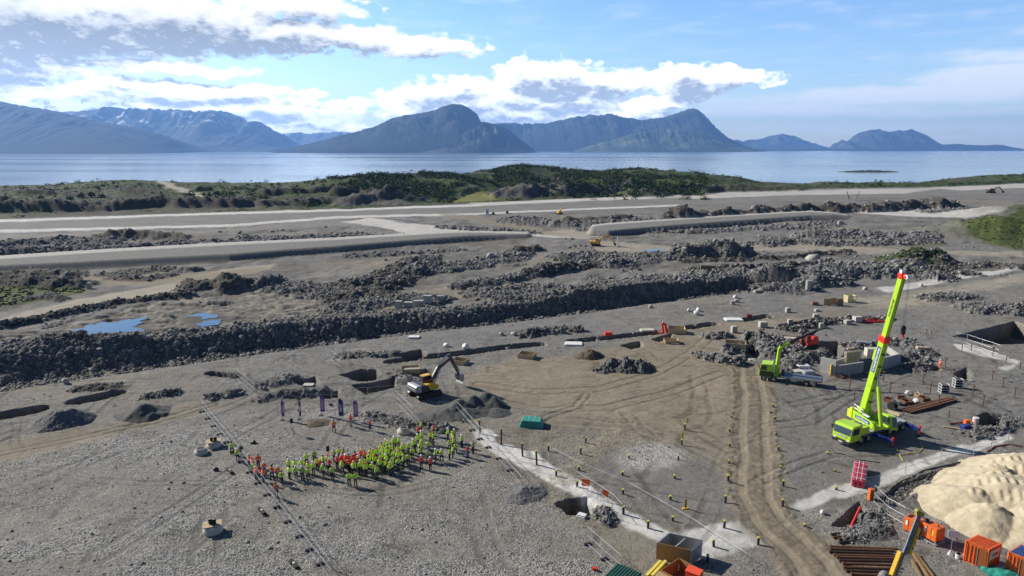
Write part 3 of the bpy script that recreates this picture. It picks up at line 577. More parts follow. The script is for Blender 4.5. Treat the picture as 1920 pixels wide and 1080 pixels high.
    if len(ix[0]):
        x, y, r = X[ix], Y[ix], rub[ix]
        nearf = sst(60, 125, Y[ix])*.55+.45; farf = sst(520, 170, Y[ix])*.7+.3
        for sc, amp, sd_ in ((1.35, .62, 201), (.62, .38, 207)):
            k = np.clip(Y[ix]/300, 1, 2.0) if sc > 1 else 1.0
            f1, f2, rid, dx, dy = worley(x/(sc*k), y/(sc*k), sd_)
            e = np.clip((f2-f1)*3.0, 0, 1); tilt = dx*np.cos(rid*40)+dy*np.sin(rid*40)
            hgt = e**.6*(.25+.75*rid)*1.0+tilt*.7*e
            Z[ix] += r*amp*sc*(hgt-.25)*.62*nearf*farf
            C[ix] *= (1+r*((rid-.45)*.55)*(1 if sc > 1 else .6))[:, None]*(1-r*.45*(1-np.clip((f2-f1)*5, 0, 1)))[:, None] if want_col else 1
    return Z, np.clip(C, .01, .9), rub, peb, Zs
NC, NR = 1500, 1050
ds = [24.0]; 
while ds[-1] < 2300:
    D_ = ds[-1]; ds.append(D_+min(max(D_*D_/(853*CAM_H)*.62, .12), 3.2))
ds = np.array(ds); tcol = np.linspace(-1.08, 1.08, NC)
YY = np.repeat(ds[:, None], NC, 1); XX = tcol[None, :]*(YY+18)
Zt, Ct, Rt, Pt, _zs = terrain(XX.ravel(), YY.ravel())
nr = len(ds)
idx = np.arange(nr*NC).reshape(nr, NC); ZS = _zs.reshape(nr, NC)
def zat(x, y):
    i = int(np.clip(np.searchsorted(ds, y)-1, 0, nr-2)); fy = (y-ds[i])/(ds[i+1]-ds[i]); c = (x/(y+18)+1.08)/2.16*(NC-1); j = int(np.clip(c, 0, NC-2)); fx = min(max(c-j, 0), 1)
    return float((ZS[i, j]*(1-fx)+ZS[i, j+1]*fx)*(1-fy)+(ZS[i+1, j]*(1-fx)+ZS[i+1, j+1]*fx)*fy)
def gz(px, py, off=0.0):
    w = P(px, py); return Vector((w.x, w.y, zat(w.x, w.y)+off))
def ground_many(pts): return [gz(a, b) for a, b in pts]
Q = np.stack([idx[:-1, :-1], idx[:-1, 1:], idx[1:, 1:], idx[1:, :-1]], -1).reshape(-1, 4)
gm_ = bpy.data.materials.new('gravel_ground'); gm_.use_nodes = True; t = gm_.node_tree; b = t.nodes['Principled BSDF']
b.inputs['Roughness'].default_value = .95; b.inputs['Specular IOR Level'].default_value = .15
at = nd(t, 'ShaderNodeAttribute', attribute_name='Col'); ap = nd(t, 'ShaderNodeAttribute', attribute_name='peb')
tcg = nd(t, 'ShaderNodeTexCoord')
vo = nd(t, 'ShaderNodeTexVoronoi'); vo.inputs['Scale'].default_value = 6.2; t.links.new(tcg.outputs['Object'], vo.inputs['Vector'])
vs_ = nd(t, 'ShaderNodeSeparateColor'); t.links.new(vo.outputs['Color'], vs_.inputs[0])
nz = noise(t, tcg.outputs['Object'], 1.3, 8, .7); nz2 = noise(t, tcg.outputs['Object'], .35, 5, .6)
pv = mrange(t, vs_.outputs[0], 0, 1, -1, 1.15); pv = mth(t, 'MULTIPLY', pv, mth(t, 'MULTIPLY', ap.outputs['Fac'], .66))
nv = mrange(t, nz.outputs['Fac'], .25, .75, -.22, .22); nv2 = mrange(t, nz2.outputs['Fac'], .3, .7, -.10, .10)
k_ = mth(t, 'ADD', mth(t, 'ADD', mth(t, 'ADD', pv, nv), nv2), 1.0)
sc_ = nd(t, 'ShaderNodeVectorMath', operation='SCALE'); t.links.new(at.outputs['Color'], sc_.inputs[0]); t.links.new(k_, sc_.inputs['Scale'])
t.links.new(sc_.outputs[0], b.inputs['Base Color'])
bp = nd(t, 'ShaderNodeBump'); bp.inputs['Strength'].default_value = .8; bp.inputs['Distance'].default_value = .12
hh = mth(t, 'ADD', mth(t, 'MULTIPLY', mth(t, 'SUBTRACT', 1.0, vo.outputs['Distance']), ap.outputs['Fac']), mth(t, 'MULTIPLY', nz.outputs['Fac'], 1.2))
t.links.new(hh, bp.inputs['Height']); t.links.new(bp.outputs[0], b.inputs['Normal'])
ground = npmesh('ground', np.stack([XX.ravel(), YY.ravel(), Zt], -1), Q, gm_); tag(ground, kind='structure', label='grey gravel and rubble ground of the building site')
ca = ground.data.color_attributes.new('Col', 'FLOAT_COLOR', 'POINT'); ca.data.foreach_set('color', np.concatenate([Ct, np.ones((len(Ct), 1))], 1).astype(np.float32).ravel())
pa = ground.data.attributes.new('peb', 'FLOAT', 'POINT'); pa.data.foreach_set('value', Pt.astype(np.float32))
# ------------------------------------------------------------------ sea
wm = bpy.data.materials.new('sea_water'); wm.use_nodes = True; t = wm.node_tree; b = t.nodes['Principled BSDF']
b.inputs['Base Color'].default_value = (.24, .31, .36, 1); b.inputs['Roughness'].default_value = .16; b.inputs['IOR'].default_value = 1.33
tcs = nd(t, 'ShaderNodeTexCoord'); w1 = noise(t, tcs.outputs['Object'], .09, 5, .6, (.4, 1, 1)); w2 = noise(t, tcs.outputs['Object'], .0012, 4, .6, (.25, 1, 1))
bp = nd(t, 'ShaderNodeBump'); bp.inputs['Distance'].default_value = .35; t.links.new(w1.outputs['Fac'], bp.inputs['Height'])
t.links.new(mrange(t, w2.outputs['Fac'], .35, .65, .01, .10), bp.inputs['Strength']); t.links.new(bp.outputs[0], b.inputs['Normal'])
t.links.new(mrange(t, w2.outputs['Fac'], .35, .65, .09, .22), b.inputs['Roughness'])
v = [(0, 0, -20)]; n = 96; rr = [600, 2000, 6000, 14000, 24100]
for r_ in rr: v += [(r_*math.cos(2*math.pi*i/n), r_*math.sin(2*math.pi*i/n), -20) for i in range(n)]
fs = [(0, 1+i, 1+(i+1) % n) for i in range(n)]
for j in range(len(rr)-1): fs += [(1+j*n+i, 1+(j+1)*n+i, 1+(j+1)*n+(i+1) % n, 1+j*n+(i+1) % n) for i in range(n)]
mb = MB(); mb.add(v, fs); sea = mb.build('sea', wm); tag(sea, kind='structure', label='calm blue sea with pale streaks')
pwm = bpy.data.materials.new('puddle_water'); pwm.use_nodes = True; pb_ = pwm.node_tree.nodes['Principled BSDF']
pb_.inputs['Base Color'].default_value = (.03, .055, .06, 1); pb_.inputs['Roughness'].default_value = .04
# ------------------------------------------------------------------ islet
def islet():
    c = P(1626, 322.5, -20); n = 90; m = 34; V = []; 
    xs = np.linspace(-1, 1, n); ys = np.linspace(-1, 1, m); A, B = np.meshgrid(xs, ys)
    r = np.sqrt(A*A+B*B)+.22*fbm(A*3+5, B*3, 3, 301)
    z = -21+np.clip(1-r, 0, 1)**.6*7.5*(.75+.6*fbm(A*4, B*4, 4, 303))
    X = A*78+c.x; Y = B*34+c.y
    idx = np.arange(n*m).reshape(m, n); Qi = np.stack([idx[:-1, :-1], idx[:-1, 1:], idx[1:, 1:], idx[1:, :-1]], -1).reshape(-1, 4)
    o = npmesh('islet', np.stack([X.ravel(), Y.ravel(), z.ravel()], -1), Qi, mat('islet_rock', (.06, .055, .045), .95, scale=.05, col2=(.05, .065, .025)))
    tag(o, kind='structure', label='low dark rocky islet in the sea')
islet()
# ------------------------------------------------------------------ mountains
def mountain(name, label, pts, dist, depth, col, col2, base=-20, seed=1, gully=.5, nx=420, ny=70, snow=None, sc=1.0, thr=(.4, .65)):
    px = np.array([p[0] for p in pts], float); xs = np.linspace(px[0], px[-1], nx)
    ys = np.interp(xs, px, [p[1] for p in pts])
    jag = (1-np.abs(fbm(xs/13, xs*0+seed, 5, seed, .62))*2.4)*2.4*sc; ys = ys-(jag-1.2)*np.interp(ys, [235, 275], [1.0, .3])*(.45 if seed in (3, 12) else 1)
    dz = np.array([pdir(a, b) for a, b in zip(xs, ys)]); X0 = dz[:, 0]/dz[:, 1]*dist; H = CAM_H+dz[:, 2]/dz[:, 1]*dist-base
    H = np.maximum(H, 1.0)
    u = np.concatenate([np.linspace(-1, 0, ny//2), np.linspace(0, 1.1, ny-ny//2+1)[1:]]); U, XI = np.meshgrid(u, X0); HH = np.repeat(H[:, None], ny, 1)
    prof = np.where(U < 0, np.clip(1+U, 0, 1)**.85, np.clip(1-U, 0, 1)**1.0)
    YW = dist+U*depth
    g = 1-np.abs(fbm(XI/(depth*.42)+U*.8, U*1.6+seed, 5, seed+7)); g = (g-.75)*gully*1.6
    edge = np.clip(np.abs(U)*3.5, 0, 1)*np.clip(1-np.abs(U), 0, 1)**.5
    Zm = base-6+(HH+6)*np.clip(prof*(1+np.minimum(g, .2)*edge*1.3+.10*fbm(XI/(depth*.12), YW/(depth*.12), 5, seed+9)*edge), 0, 1.0)
    XP = XI*(YW/dist)*.35+XI*.65
    V = np.stack([XP.ravel(), YW.ravel(), Zm.ravel()], -1); idx = np.arange(nx*ny).reshape(nx, ny)
    Qm = np.stack([idx[:-1, :-1], idx[1:, :-1], idx[1:, 1:], idx[:-1, 1:]], -1).reshape(-1, 4)
    m = bpy.data.materials.new(name+'_rock'); m.use_nodes = True; t = m.node_tree; b = t.nodes['Principled BSDF']; b.inputs['Roughness'].default_value = .95; b.inputs['Specular IOR Level'].default_value = .1
    tc_ = nd(t, 'ShaderNodeTexCoord'); n1_ = noise(t, tc_.outputs['Object'], .0022, 9, .62)
    c = mixc(t, mrange(t, n1_.outputs['Fac'], thr[0], thr[1], 0, 1), col, col2)
    if snow:
        ge = nd(t, 'ShaderNodeNewGeometry'); sp = nd(t, 'ShaderNodeSeparateXYZ'); t.links.new(ge.outputs['Position'], sp.inputs[0])
        n2_ = noise(t, tc_.outputs['Object'], .004, 5, .6, (1, 1, .4))
        f = mth(t, 'MULTIPLY', mrange(t, sp.outputs[2], snow, snow*1.3, 0, 1), mrange(t, n2_.outputs['Fac'], .56, .62, 0, 1)); c = mixc(t, f, c, (.8, .82, .85))
    t.links.new(c, b.inputs['Base Color'])
    o = npmesh(name, V, Qm, m, smooth=True); tag(o, kind='structure', label=label); return o
RK=(.026,.034,.022); RL=(.10,.10,.085); RG=(.06,.085,.03)
mountain('mountain','broad dark headland sloping down at the far left',[(-420,170),(-200,180),(0,190),(30,196),(100,207),(150,219),(210,232),(260,240),(300,252),(325,264),(345,277),(358,284)],10000,2600,RK,(.035,.045,.03),seed=3,gully=.25)
mountain('mountain','jagged blue mountain range with snow patches behind the left headland',[(-100,225),(60,222),(140,213),(190,208),(215,206),(222,202),(232,207),(245,216),(265,206),(280,202),(300,207),(320,204),(345,208),(357,207),(365,211),(375,208),(385,213),(392,207),(397,213),(405,208),(415,212),(425,209),(440,216),(455,228),(470,230),(485,228),(500,238),(520,249),(530,258),(545,270),(560,277)],15500,3600,RK,RL,seed=5,gully=.7,snow=430)
mountain('mountain','faint distant snowy mountains in the gap beyond the fjord',[(480,262),(520,252),(550,249),(560,248),(575,251),(600,249),(640,247),(700,250),(760,262)],22000,1800,RL,RL,seed=8,snow=380)
mountain('mountain','long dark island mountain with rounded peak in the middle of the fjord',[(546,279),(560,274),(600,265),(630,257),(660,249),(700,238),(735,222),(760,216),(790,212),(815,206),(835,198),(848,195),(865,196),(880,203),(895,214),(902,228),(920,231),(940,236),(955,244),(970,256),(985,268),(1000,280)],10400,1500,RK,(.045,.05,.035),seed=12,gully=.42)
mountain('mountain','sunlit craggy foothill with pale ridges at the foot of the island mountain',[(735,285),(770,279),(800,273),(820,266),(850,260),(870,250),(890,240),(903,231),(915,232),(935,240),(955,251),(975,263),(990,275),(1002,283)],9500,700,RK,(.12,.125,.085),seed=14,gully=.9,sc=1.5,thr=(.48,.66))
mountain('mountain','wide blue mountain with a sharp pyramid peak right of centre',[(860,240),(905,233),(950,231),(1020,232),(1055,225),(1080,220),(1105,216),(1125,217),(1145,212),(1155,218),(1170,222),(1200,225),(1240,222),(1270,213),(1285,207),(1297,203),(1305,210),(1320,225),(1335,240),(1350,255),(1370,267),(1392,279)],15500,2600,RK,(.05,.06,.04),seed=21,gully=.8)
mountain('mountain','green foothill with pale quarry below the pyramid peak',[(1075,283),(1110,272),(1150,262),(1200,247),(1250,241),(1290,245),(1320,252),(1350,266),(1375,276),(1400,282)],12600,1200,RG,(.17,.17,.14),seed=24,gully=.9,thr=(.5,.66))
mountain('mountain','small blue distant peaks right of the pyramid peak',[(1335,262),(1345,258),(1372,264),(1380,262),(1390,265),(1402,262),(1420,262),(1440,256),(1455,253),(1468,251),(1490,255),(1510,264),(1530,269),(1545,279)],22000,1800,RK,RL,seed=27,gully=.5)
mountain('mountain','blue twin topped island mountain near the right edge',[(1565,279),(1575,264),(1580,262),(1588,266),(1593,263),(1600,255),(1615,248),(1630,244),(1645,243),(1660,248),(1672,247),(1684,245),(1700,244),(1710,242),(1725,250),(1735,257),(1745,266),(1752,272),(1760,279)],19000,1600,RK,RL,seed=31,gully=.6)
mountain('mountain','low blue headland trailing off at the far right',[(1700,276),(1750,271),(1800,270),(1840,273),(1860,271),(1880,272),(1900,277),(1912,281)],18000,1000,RK,RK,seed=33,gully=.4)
mountain('mountain','thin low strip of islands along the right horizon',[(1290,282),(1340,281),(1400,279),(1480,280),(1560,279),(1700,278),(1800,280),(1900,281),(2100,281)],17000,500,RK,RK,seed=35,gully=.3)
# ------------------------------------------------------------------ haze
mb = MB(); mb.box((0, 0, (1060/2-30)), (48400, 48400, 1060)); hm = bpy.data.materials.new('haze'); hm.use_nodes = True; t = hm.node_tree; t.nodes.clear()
pv_ = nd(t, 'ShaderNodeVolumePrincipled'); pv_.inputs['Color'].default_value = (.25, .50, 1.0, 1); pv_.inputs['Density'].default_value = 4.1e-5; pv_.inputs['Anisotropy'].default_value = .3
mo = nd(t, 'ShaderNodeOutputMaterial'); t.links.new(pv_.outputs[0], mo.inputs['Volume'])
hz = mb.build('haze', hm); tag(hz, kind='stuff', label='thin blue haze over the fjord', cat='haze')
# ================================================================== LOOSE ROCK AND SHRUBS
rng = np.random.default_rng(7)
def island_mat(name, c1, c2, rough=.95, scale=1.5):
    m = bpy.data.materials.new(name); m.use_nodes = True; t = m.node_tree; b = t.nodes['Principled BSDF']
    b.inputs['Roughness'].default_value = rough; b.inputs['Specular IOR Level'].default_value = .2
    ge = nd(t, 'ShaderNodeNewGeometry'); tcx = nd(t, 'ShaderNodeTexCoord'); n_ = noise(t, tcx.outputs['Object'], scale, 5, .65)
    f = mth(t, 'ADD', mth(t, 'MULTIPLY', ge.outputs['Random Per Island'], .75), mth(t, 'MULTIPLY', mth(t, 'SUBTRACT', n_.outputs['Fac'], .4), .9), clamp=True)
    t.links.new(mixc(t, f, c1, c2), b.inputs['Base Color']); MATS[name] = m; return m
def rock_shapes(k=8):
    out = []
    base = MB().ball((0, 0, 0), 1, 6, 4); V = np.array(base.v); Fs = base.f
    tri = []
    for f in Fs:
        tri += [(f[0], f[1], f[2])] if len(f) == 3 else [(f[0], f[1], f[2]), (f[0], f[2], f[3])]
    for i in range(k):
        v = V*(1+rng.uniform(-.28, .25, (len(V), 1)))
        ax = rng.normal(size=(5, 3)); ax /= np.linalg.norm(ax, axis=1)[:, None]
        for a in ax:                                     # chop flat faces: broken, not rounded
            d = v@a; v = v-np.outer(np.maximum(d-.62, 0), a)
        out.append(v)
    return out, np.array(tri)
RS, RT = rock_shapes()
def scatter_rocks(name, pos, size, m, label, flat=.7, kind='stuff'):
    n = len(pos); allv = []; allf = []; nv = len(RS[0]); ids = rng.integers(0, len(RS), n)
    a = rng.uniform(0, 2*np.pi, n); tl = rng.normal(0, .5, n); sc = np.stack([size*rng.uniform(.75, 1.3, n), size*rng.uniform(.7, 1.15, n), size*rng.uniform(.5, 1.0, n)*flat*1.3], -1)
    V = np.stack([RS[i] for i in ids])*sc[:, None, :]
    ct, st = np.cos(tl), np.sin(tl); y = V[..., 1]*ct[:, None]-V[..., 2]*st[:, None]; z = V[..., 1]*st[:, None]+V[..., 2]*ct[:, None]
    ca_, sa_ = np.cos(a), np.sin(a); x = V[..., 0]
    V = np.stack([x*ca_[:, None]-y*sa_[:, None], x*sa_[:, None]+y*ca_[:, None], z], -1)+pos[:, None, :]
    Fx = (RT[None]+(np.arange(n)*nv)[:, None, None]).reshape(-1, 3)
    o = npmesh(name, V.reshape(-1, 3), Fx, m); return tag(o, kind=kind, label=label)
rm = island_mat('blasted_rock', (.075, .075, .075), (.33, .325, .31))
G_ = lambda a: a.reshape(nr, NC)
Rg = Rt.copy(); w = Rg*(Rg > .28)*((YY.ravel() < 640) & (YY.ravel() > 60)); w *= np.where(YY.ravel() > 350, .7, 1)
w = w/w.sum(); k = rng.choice(len(w), 64000, p=w)
zz = Zt[k]; pos = np.stack([XX.ravel()[k], YY.ravel()[k], zz], -1); pos[:, :2] += rng.normal(0, .25, (len(k), 2))
dd = pos[:, 1]; big = np.where(dd > 200, np.clip(dd/420, .42, 1.0), np.where(dd > 122, .36, .17)); sz = np.clip(rng.lognormal(-.5, .6, len(k))*big, .10, np.maximum(big*1.9, .4))
pos[:, 2] -= sz*.1
scatter_rocks('rubble', pos, sz, rm, 'blasted grey rock lying loose over banks and ridges')
# scattered stones on the graded ground
w = ((YY.ravel() < 230) & (YY.ravel() > 50) & (Pt > .3) & (Zt > -.6))*(np.abs(XX.ravel()) < YY.ravel()*.95)*(Pt**.5); w = w/w.sum(); k = rng.choice(len(w), 3400, p=w)
pos = np.stack([XX.ravel()[k], YY.ravel()[k], Zt[k]+.01], -1); sz = np.clip(rng.lognormal(-2.5, .45, len(k)), .05, .32)
scatter_rocks('loose_stones', pos, sz, island_mat('loose_stone', (.12, .12, .12), (.36, .35, .33)), 'loose stones strewn over the graded gravel')
# ---- shrubs
def leaf_cloud(cent, rad, nper, leaf, seedv=3):
    """many small leaf-clump faces spread through each crown volume"""
    r_ = np.random.default_rng(seedv); n = len(cent); N_ = n*nper
    u = r_.normal(size=(N_, 3)); u /= np.linalg.norm(u, axis=1)[:, None]; rr_ = r_.uniform(.35, 1, (N_, 1))**.6
    lump = (1+.35*np.sin(u[:, :1]*5+np.repeat(np.arange(n), nper)[:, None])*np.cos(u[:, 1:2]*6))
    p = u*rr_*lump*np.repeat(rad, nper, 0); p[:, 2] = np.abs(p[:, 2])*1.0
    c = np.repeat(cent, nper, 0)+p
    a = r_.normal(size=(N_, 3))*.8+u*[0, 0, .6]; a /= np.linalg.norm(a, axis=1)[:, None]; b_ = np.cross(a, r_.normal(size=(N_, 3))); b_ /= np.linalg.norm(b_, axis=1)[:, None]; q = np.cross(a, b_)
    s_ = (leaf*r_.uniform(.6, 1.4, N_))[:, None]; s2 = s_*r_.uniform(.5, 1, (N_, 1))
    V = np.stack([c-b_*s_, c+q*s2, c+b_*s_, c-q*s2], 1).reshape(-1, 3); return V, np.arange(N_*4).reshape(-1, 4)
lm = island_mat('shrub_leaves', (.018, .034, .010), (.10, .155, .032), .8)
lm2 = island_mat('pale_shrub_leaves', (.04, .06, .02), (.13, .17, .05), .8)
bm_ = mat('shrub_bark', (.08, .06, .045), .9)
pxv = 960+F*XX.ravel()/(YY.ravel()*math.cos(PITCH)+CAM_H*math.sin(PITCH))
cdv = np.interp(pxv, silx, sild); yv = YY.ravel()
cl = fbm(XX.ravel()/38, yv/38, 4, 401)
w = ((yv > 540) & (yv < cdv+50))*sst(590, 680, pxv)*sst(1345, 1290, pxv)*(cl > -.08)*(1-.94*sst(930, 1000, pxv)*sst(620, 560, yv)*sst(1330, 1250, pxv))
yel = poly_sd(XX.ravel(), yv, wpts([(835,384),(870,360),(950,357),(945,384)])) if True else 0
w = w*(yel < 0); w2 = ((yv > 470) & (yv < cdv+20))*(cl > .12)*(Ct[:, 1] > Ct[:, 0]*1.12)*.10*((pxv < 600) | (pxv > 1300))*(pxv > -300)*(pxv < 2200)
w = w+w2
w = w/w.sum(); k = rng.choice(len(w), 5200, p=w)
cent = np.stack([XX.ravel()[k], yv[k], Zt[k]-.2], -1); sc = rng.uniform(.45, 1.8, len(k)); rad = np.stack([2.3*sc, 2.3*sc, 2.3*sc*rng.uniform(.7, 1.3, len(k))], -1)
V, Fq = leaf_cloud(cent, rad, 26, .62)
o = npmesh('shrub_cover', V, Fq, lm); tag(o, kind='stuff', label='low dark green scrub covering the coastal hills')
w = (yv > 150)*(yv < 900)*(Ct[:, 1] > Ct[:, 0]*1.12)*(Ct[:, 2] < .06)*(np.abs(XX.ravel()) < yv); w = w/w.sum(); k = rng.choice(len(w), 9000, p=w)
cent = np.stack([XX.ravel()[k], yv[k], Zt[k]-.05], -1); sc = rng.uniform(.25, .9, len(k))*np.clip(yv[k]/330, .6, 1.6); V, Fq = leaf_cloud(cent, np.stack([sc, sc, sc*.5], -1), 9, .32, 9)
tag(npmesh('grass_tussocks', V, Fq, lm2), kind='stuff', label='pale green grass tussocks and heather on the green knolls')
BUSH = [(76,377,4.5,'small shrub nearest the left end of the row on the brown bank'),(112,379,4,'lowest little shrub in the row on the left brown bank'),(132,378,5,'rounded shrub between two taller ones on the left bank'),(153,376,5.5,'mid-sized shrub in the middle of the left bank row'),
 (172,375,6,'bushy shrub touching the broad one on the left bank'),(193,377,6,'broad last shrub at the right end of the left bank row'),(377,368,7,'upper left shrub of the cluster beside the pale winding track'),(392,366,7.5,'tall upper shrub of the cluster right of the pale track'),
 (408,378,7,'lower left shrub where the pale track meets the runway'),(425,380,8,'largest dark shrub below the pale track cluster'),(444,382,7,'round shrub right of the largest dark one'),(462,382,5,'small shrub ending the cluster by the runway'),
 (10,380,6,'shrub at the very left frame edge above the runway'),(36,381,4,'tiny shrub near the left frame edge above the runway'),(498,378,4,'lone small shrub right of the track cluster')]
bp0 = ground_many([(b[0], b[1]) for b in BUSH])
for i, ((bx, by, s_, lb), g) in enumerate(zip(BUSH, bp0)):
    r = empty('shrub', g, 0, lb, 'shrub', 'shrubs on the brown bank')
    V, Fq = leaf_cloud(np.array([[0, 0, .4]]), np.array([[s_*.55, s_*.5, s_*.62]]), 260, s_*.085, 50+i)
    npmesh('foliage', V, Fq, lm2 if i % 2 else lm, r)
    m = MB(); 
    for q in range(4):
        a = q*1.6+i; m.tube((0, 0, -.5), (math.cos(a)*s_*.2, math.sin(a)*s_*.2, s_*.45), .14, 6, .04)
    m.build('trunk', bm_, r)
# ---- puddles
def puddle(pts, z, label):
    W_ = wpts(pts); c = W_.mean(0); n = len(W_); V = []
    for i in range(n*6):
        j = i//6; f = i % 6/6; q = W_[j]*(1-f)+W_[(j+1) % n]*f; k_ = 1+.13*math.sin(i*1.7)+.1*math.sin(i*.6+2); V.append((c[0]+(q[0]-c[0])*k_, c[1]+(q[1]-c[1])*k_, z))
    mb = MB(); mb.add([(c[0], c[1], z)]+V, [(0, 1+i, 1+(i+1) % len(V)) for i in range(len(V))]); o = mb.build('puddle', pwm); tag(o, kind='structure', label=label)
puddle([(88,630),(150,612),(190,604),(266,593),(262,606),(275,628),(200,630),(150,639),(120,637)], -.22, 'blue rain pool in the muddy hollow at the left')
puddle([(352,590),(372,585),(412,584),(410,592),(378,597)], -.25, 'small white glinting pool in the mud')
puddle([(368,606),(385,599),(415,598),(414,605),(375,612)], -.25, 'small blue pool in front of the white one')
puddle([(1205,468),(1228,467),(1250,469),(1225,472)], -.02, 'thin pool beside the far excavator track')
# ================================================================== PEOPLE
def skinned(name, verts, edges, rad, root=0, sub=1, smooth=True):
    """one continuous surface grown over a skeleton; returns a plain mesh"""
    me = bpy.data.meshes.new(name+'_skeleton'); me.from_pydata(verts, edges, []); o = bpy.data.objects.new(name+'_skeleton', me); COL.objects.link(o)
    m = o.modifiers.new('skin', 'SKIN'); m.use_smooth_shade = smooth
    if not me.skin_vertices: me.skin_vertices.new() if hasattr(me.skin_vertices, 'new') else None
    bpy.context.view_layer.objects.active = o
    if not me.skin_vertices: bpy.ops.mesh.customdata_skin_add()
    for i, r in enumerate(rad):
        sv = me.skin_vertices[0].data[i]; sv.radius = (r, r) if isinstance(r, float) else r; sv.use_root = (i == root)
    sb = o.modifiers.new('sub', 'SUBSURF'); sb.levels = sub; sb.render_levels = sub
    dg = bpy.context.evaluated_depsgraph_get(); dg.update(); ev = o.evaluated_get(dg)
    out = bpy.data.meshes.new_from_object(ev); out.name = name
    bpy.data.objects.remove(o); bpy.data.meshes.remove(me); return out
def pose(kind):
    """joint positions of a 1.8 m figure facing +Y"""
    J = dict(pel=(0,0,.96), wai=(0,0,1.10), che=(0,.0,1.34), nek=(0,.0,1.50), hd0=(0,.02,1.60), hd1=(0,.02,1.70), hdt=(0,.0,1.77))
    for s, n in ((-1,'l'),(1,'r')):
        J['hip'+n]=(s*.10,0,.92); J['kne'+n]=(s*.115,.02,.50); J['ank'+n]=(s*.125,-.02,.09); J['toe'+n]=(s*.14,.15,.04)
        J['sho'+n]=(s*.20,0,1.43); J['elb'+n]=(s*.27,-.03,1.14); J['wri'+n]=(s*.27,.06,.90); J['pal'+n]=(s*.27,.08,.82)
    if kind == 1:      # hands held in front, feet apart
        for s, n in ((-1,'l'),(1,'r')):
            J['kne'+n]=(s*.17,.03,.50); J['ank'+n]=(s*.22,-.02,.09); J['toe'+n]=(s*.26,.14,.04); J['elb'+n]=(s*.29,.02,1.16); J['wri'+n]=(s*.11,.25,1.07); J['pal'+n]=(s*.05,.29,1.06)
    if kind == 2:      # walking
        J['knel']=(-.11,.22,.54); J['ankl']=(-.11,.30,.12); J['toel']=(-.11,.46,.09); J['kner']=(.11,-.08,.50); J['ankr']=(.11,-.33,.14); J['toer']=(.11,-.20,.05)
        J['elbl']=(-.26,-.14,1.16); J['wril']=(-.25,-.10,.92); J['pall']=(-.25,-.08,.84); J['elbr']=(.26,.10,1.16); J['wrir']=(.23,.28,1.02); J['palr']=(.22,.35,.98)
    if kind == 3:      # one arm raised with a phone
        J['elbr']=(.26,.16,1.28); J['wrir']=(.16,.30,1.50); J['palr']=(.15,.31,1.58); J['kner']=(.14,.06,.51)
    if kind == 4:      # hands on hips
        for s, n in ((-1,'l'),(1,'r')): J['elb'+n]=(s*.40,-.08,1.18); J['wri'+n]=(s*.22,.05,1.02); J['pal'+n]=(s*.17,.09,1.0)
    return J
SKIN = mat('skin', (.45,.27,.19), .6, var=.1)
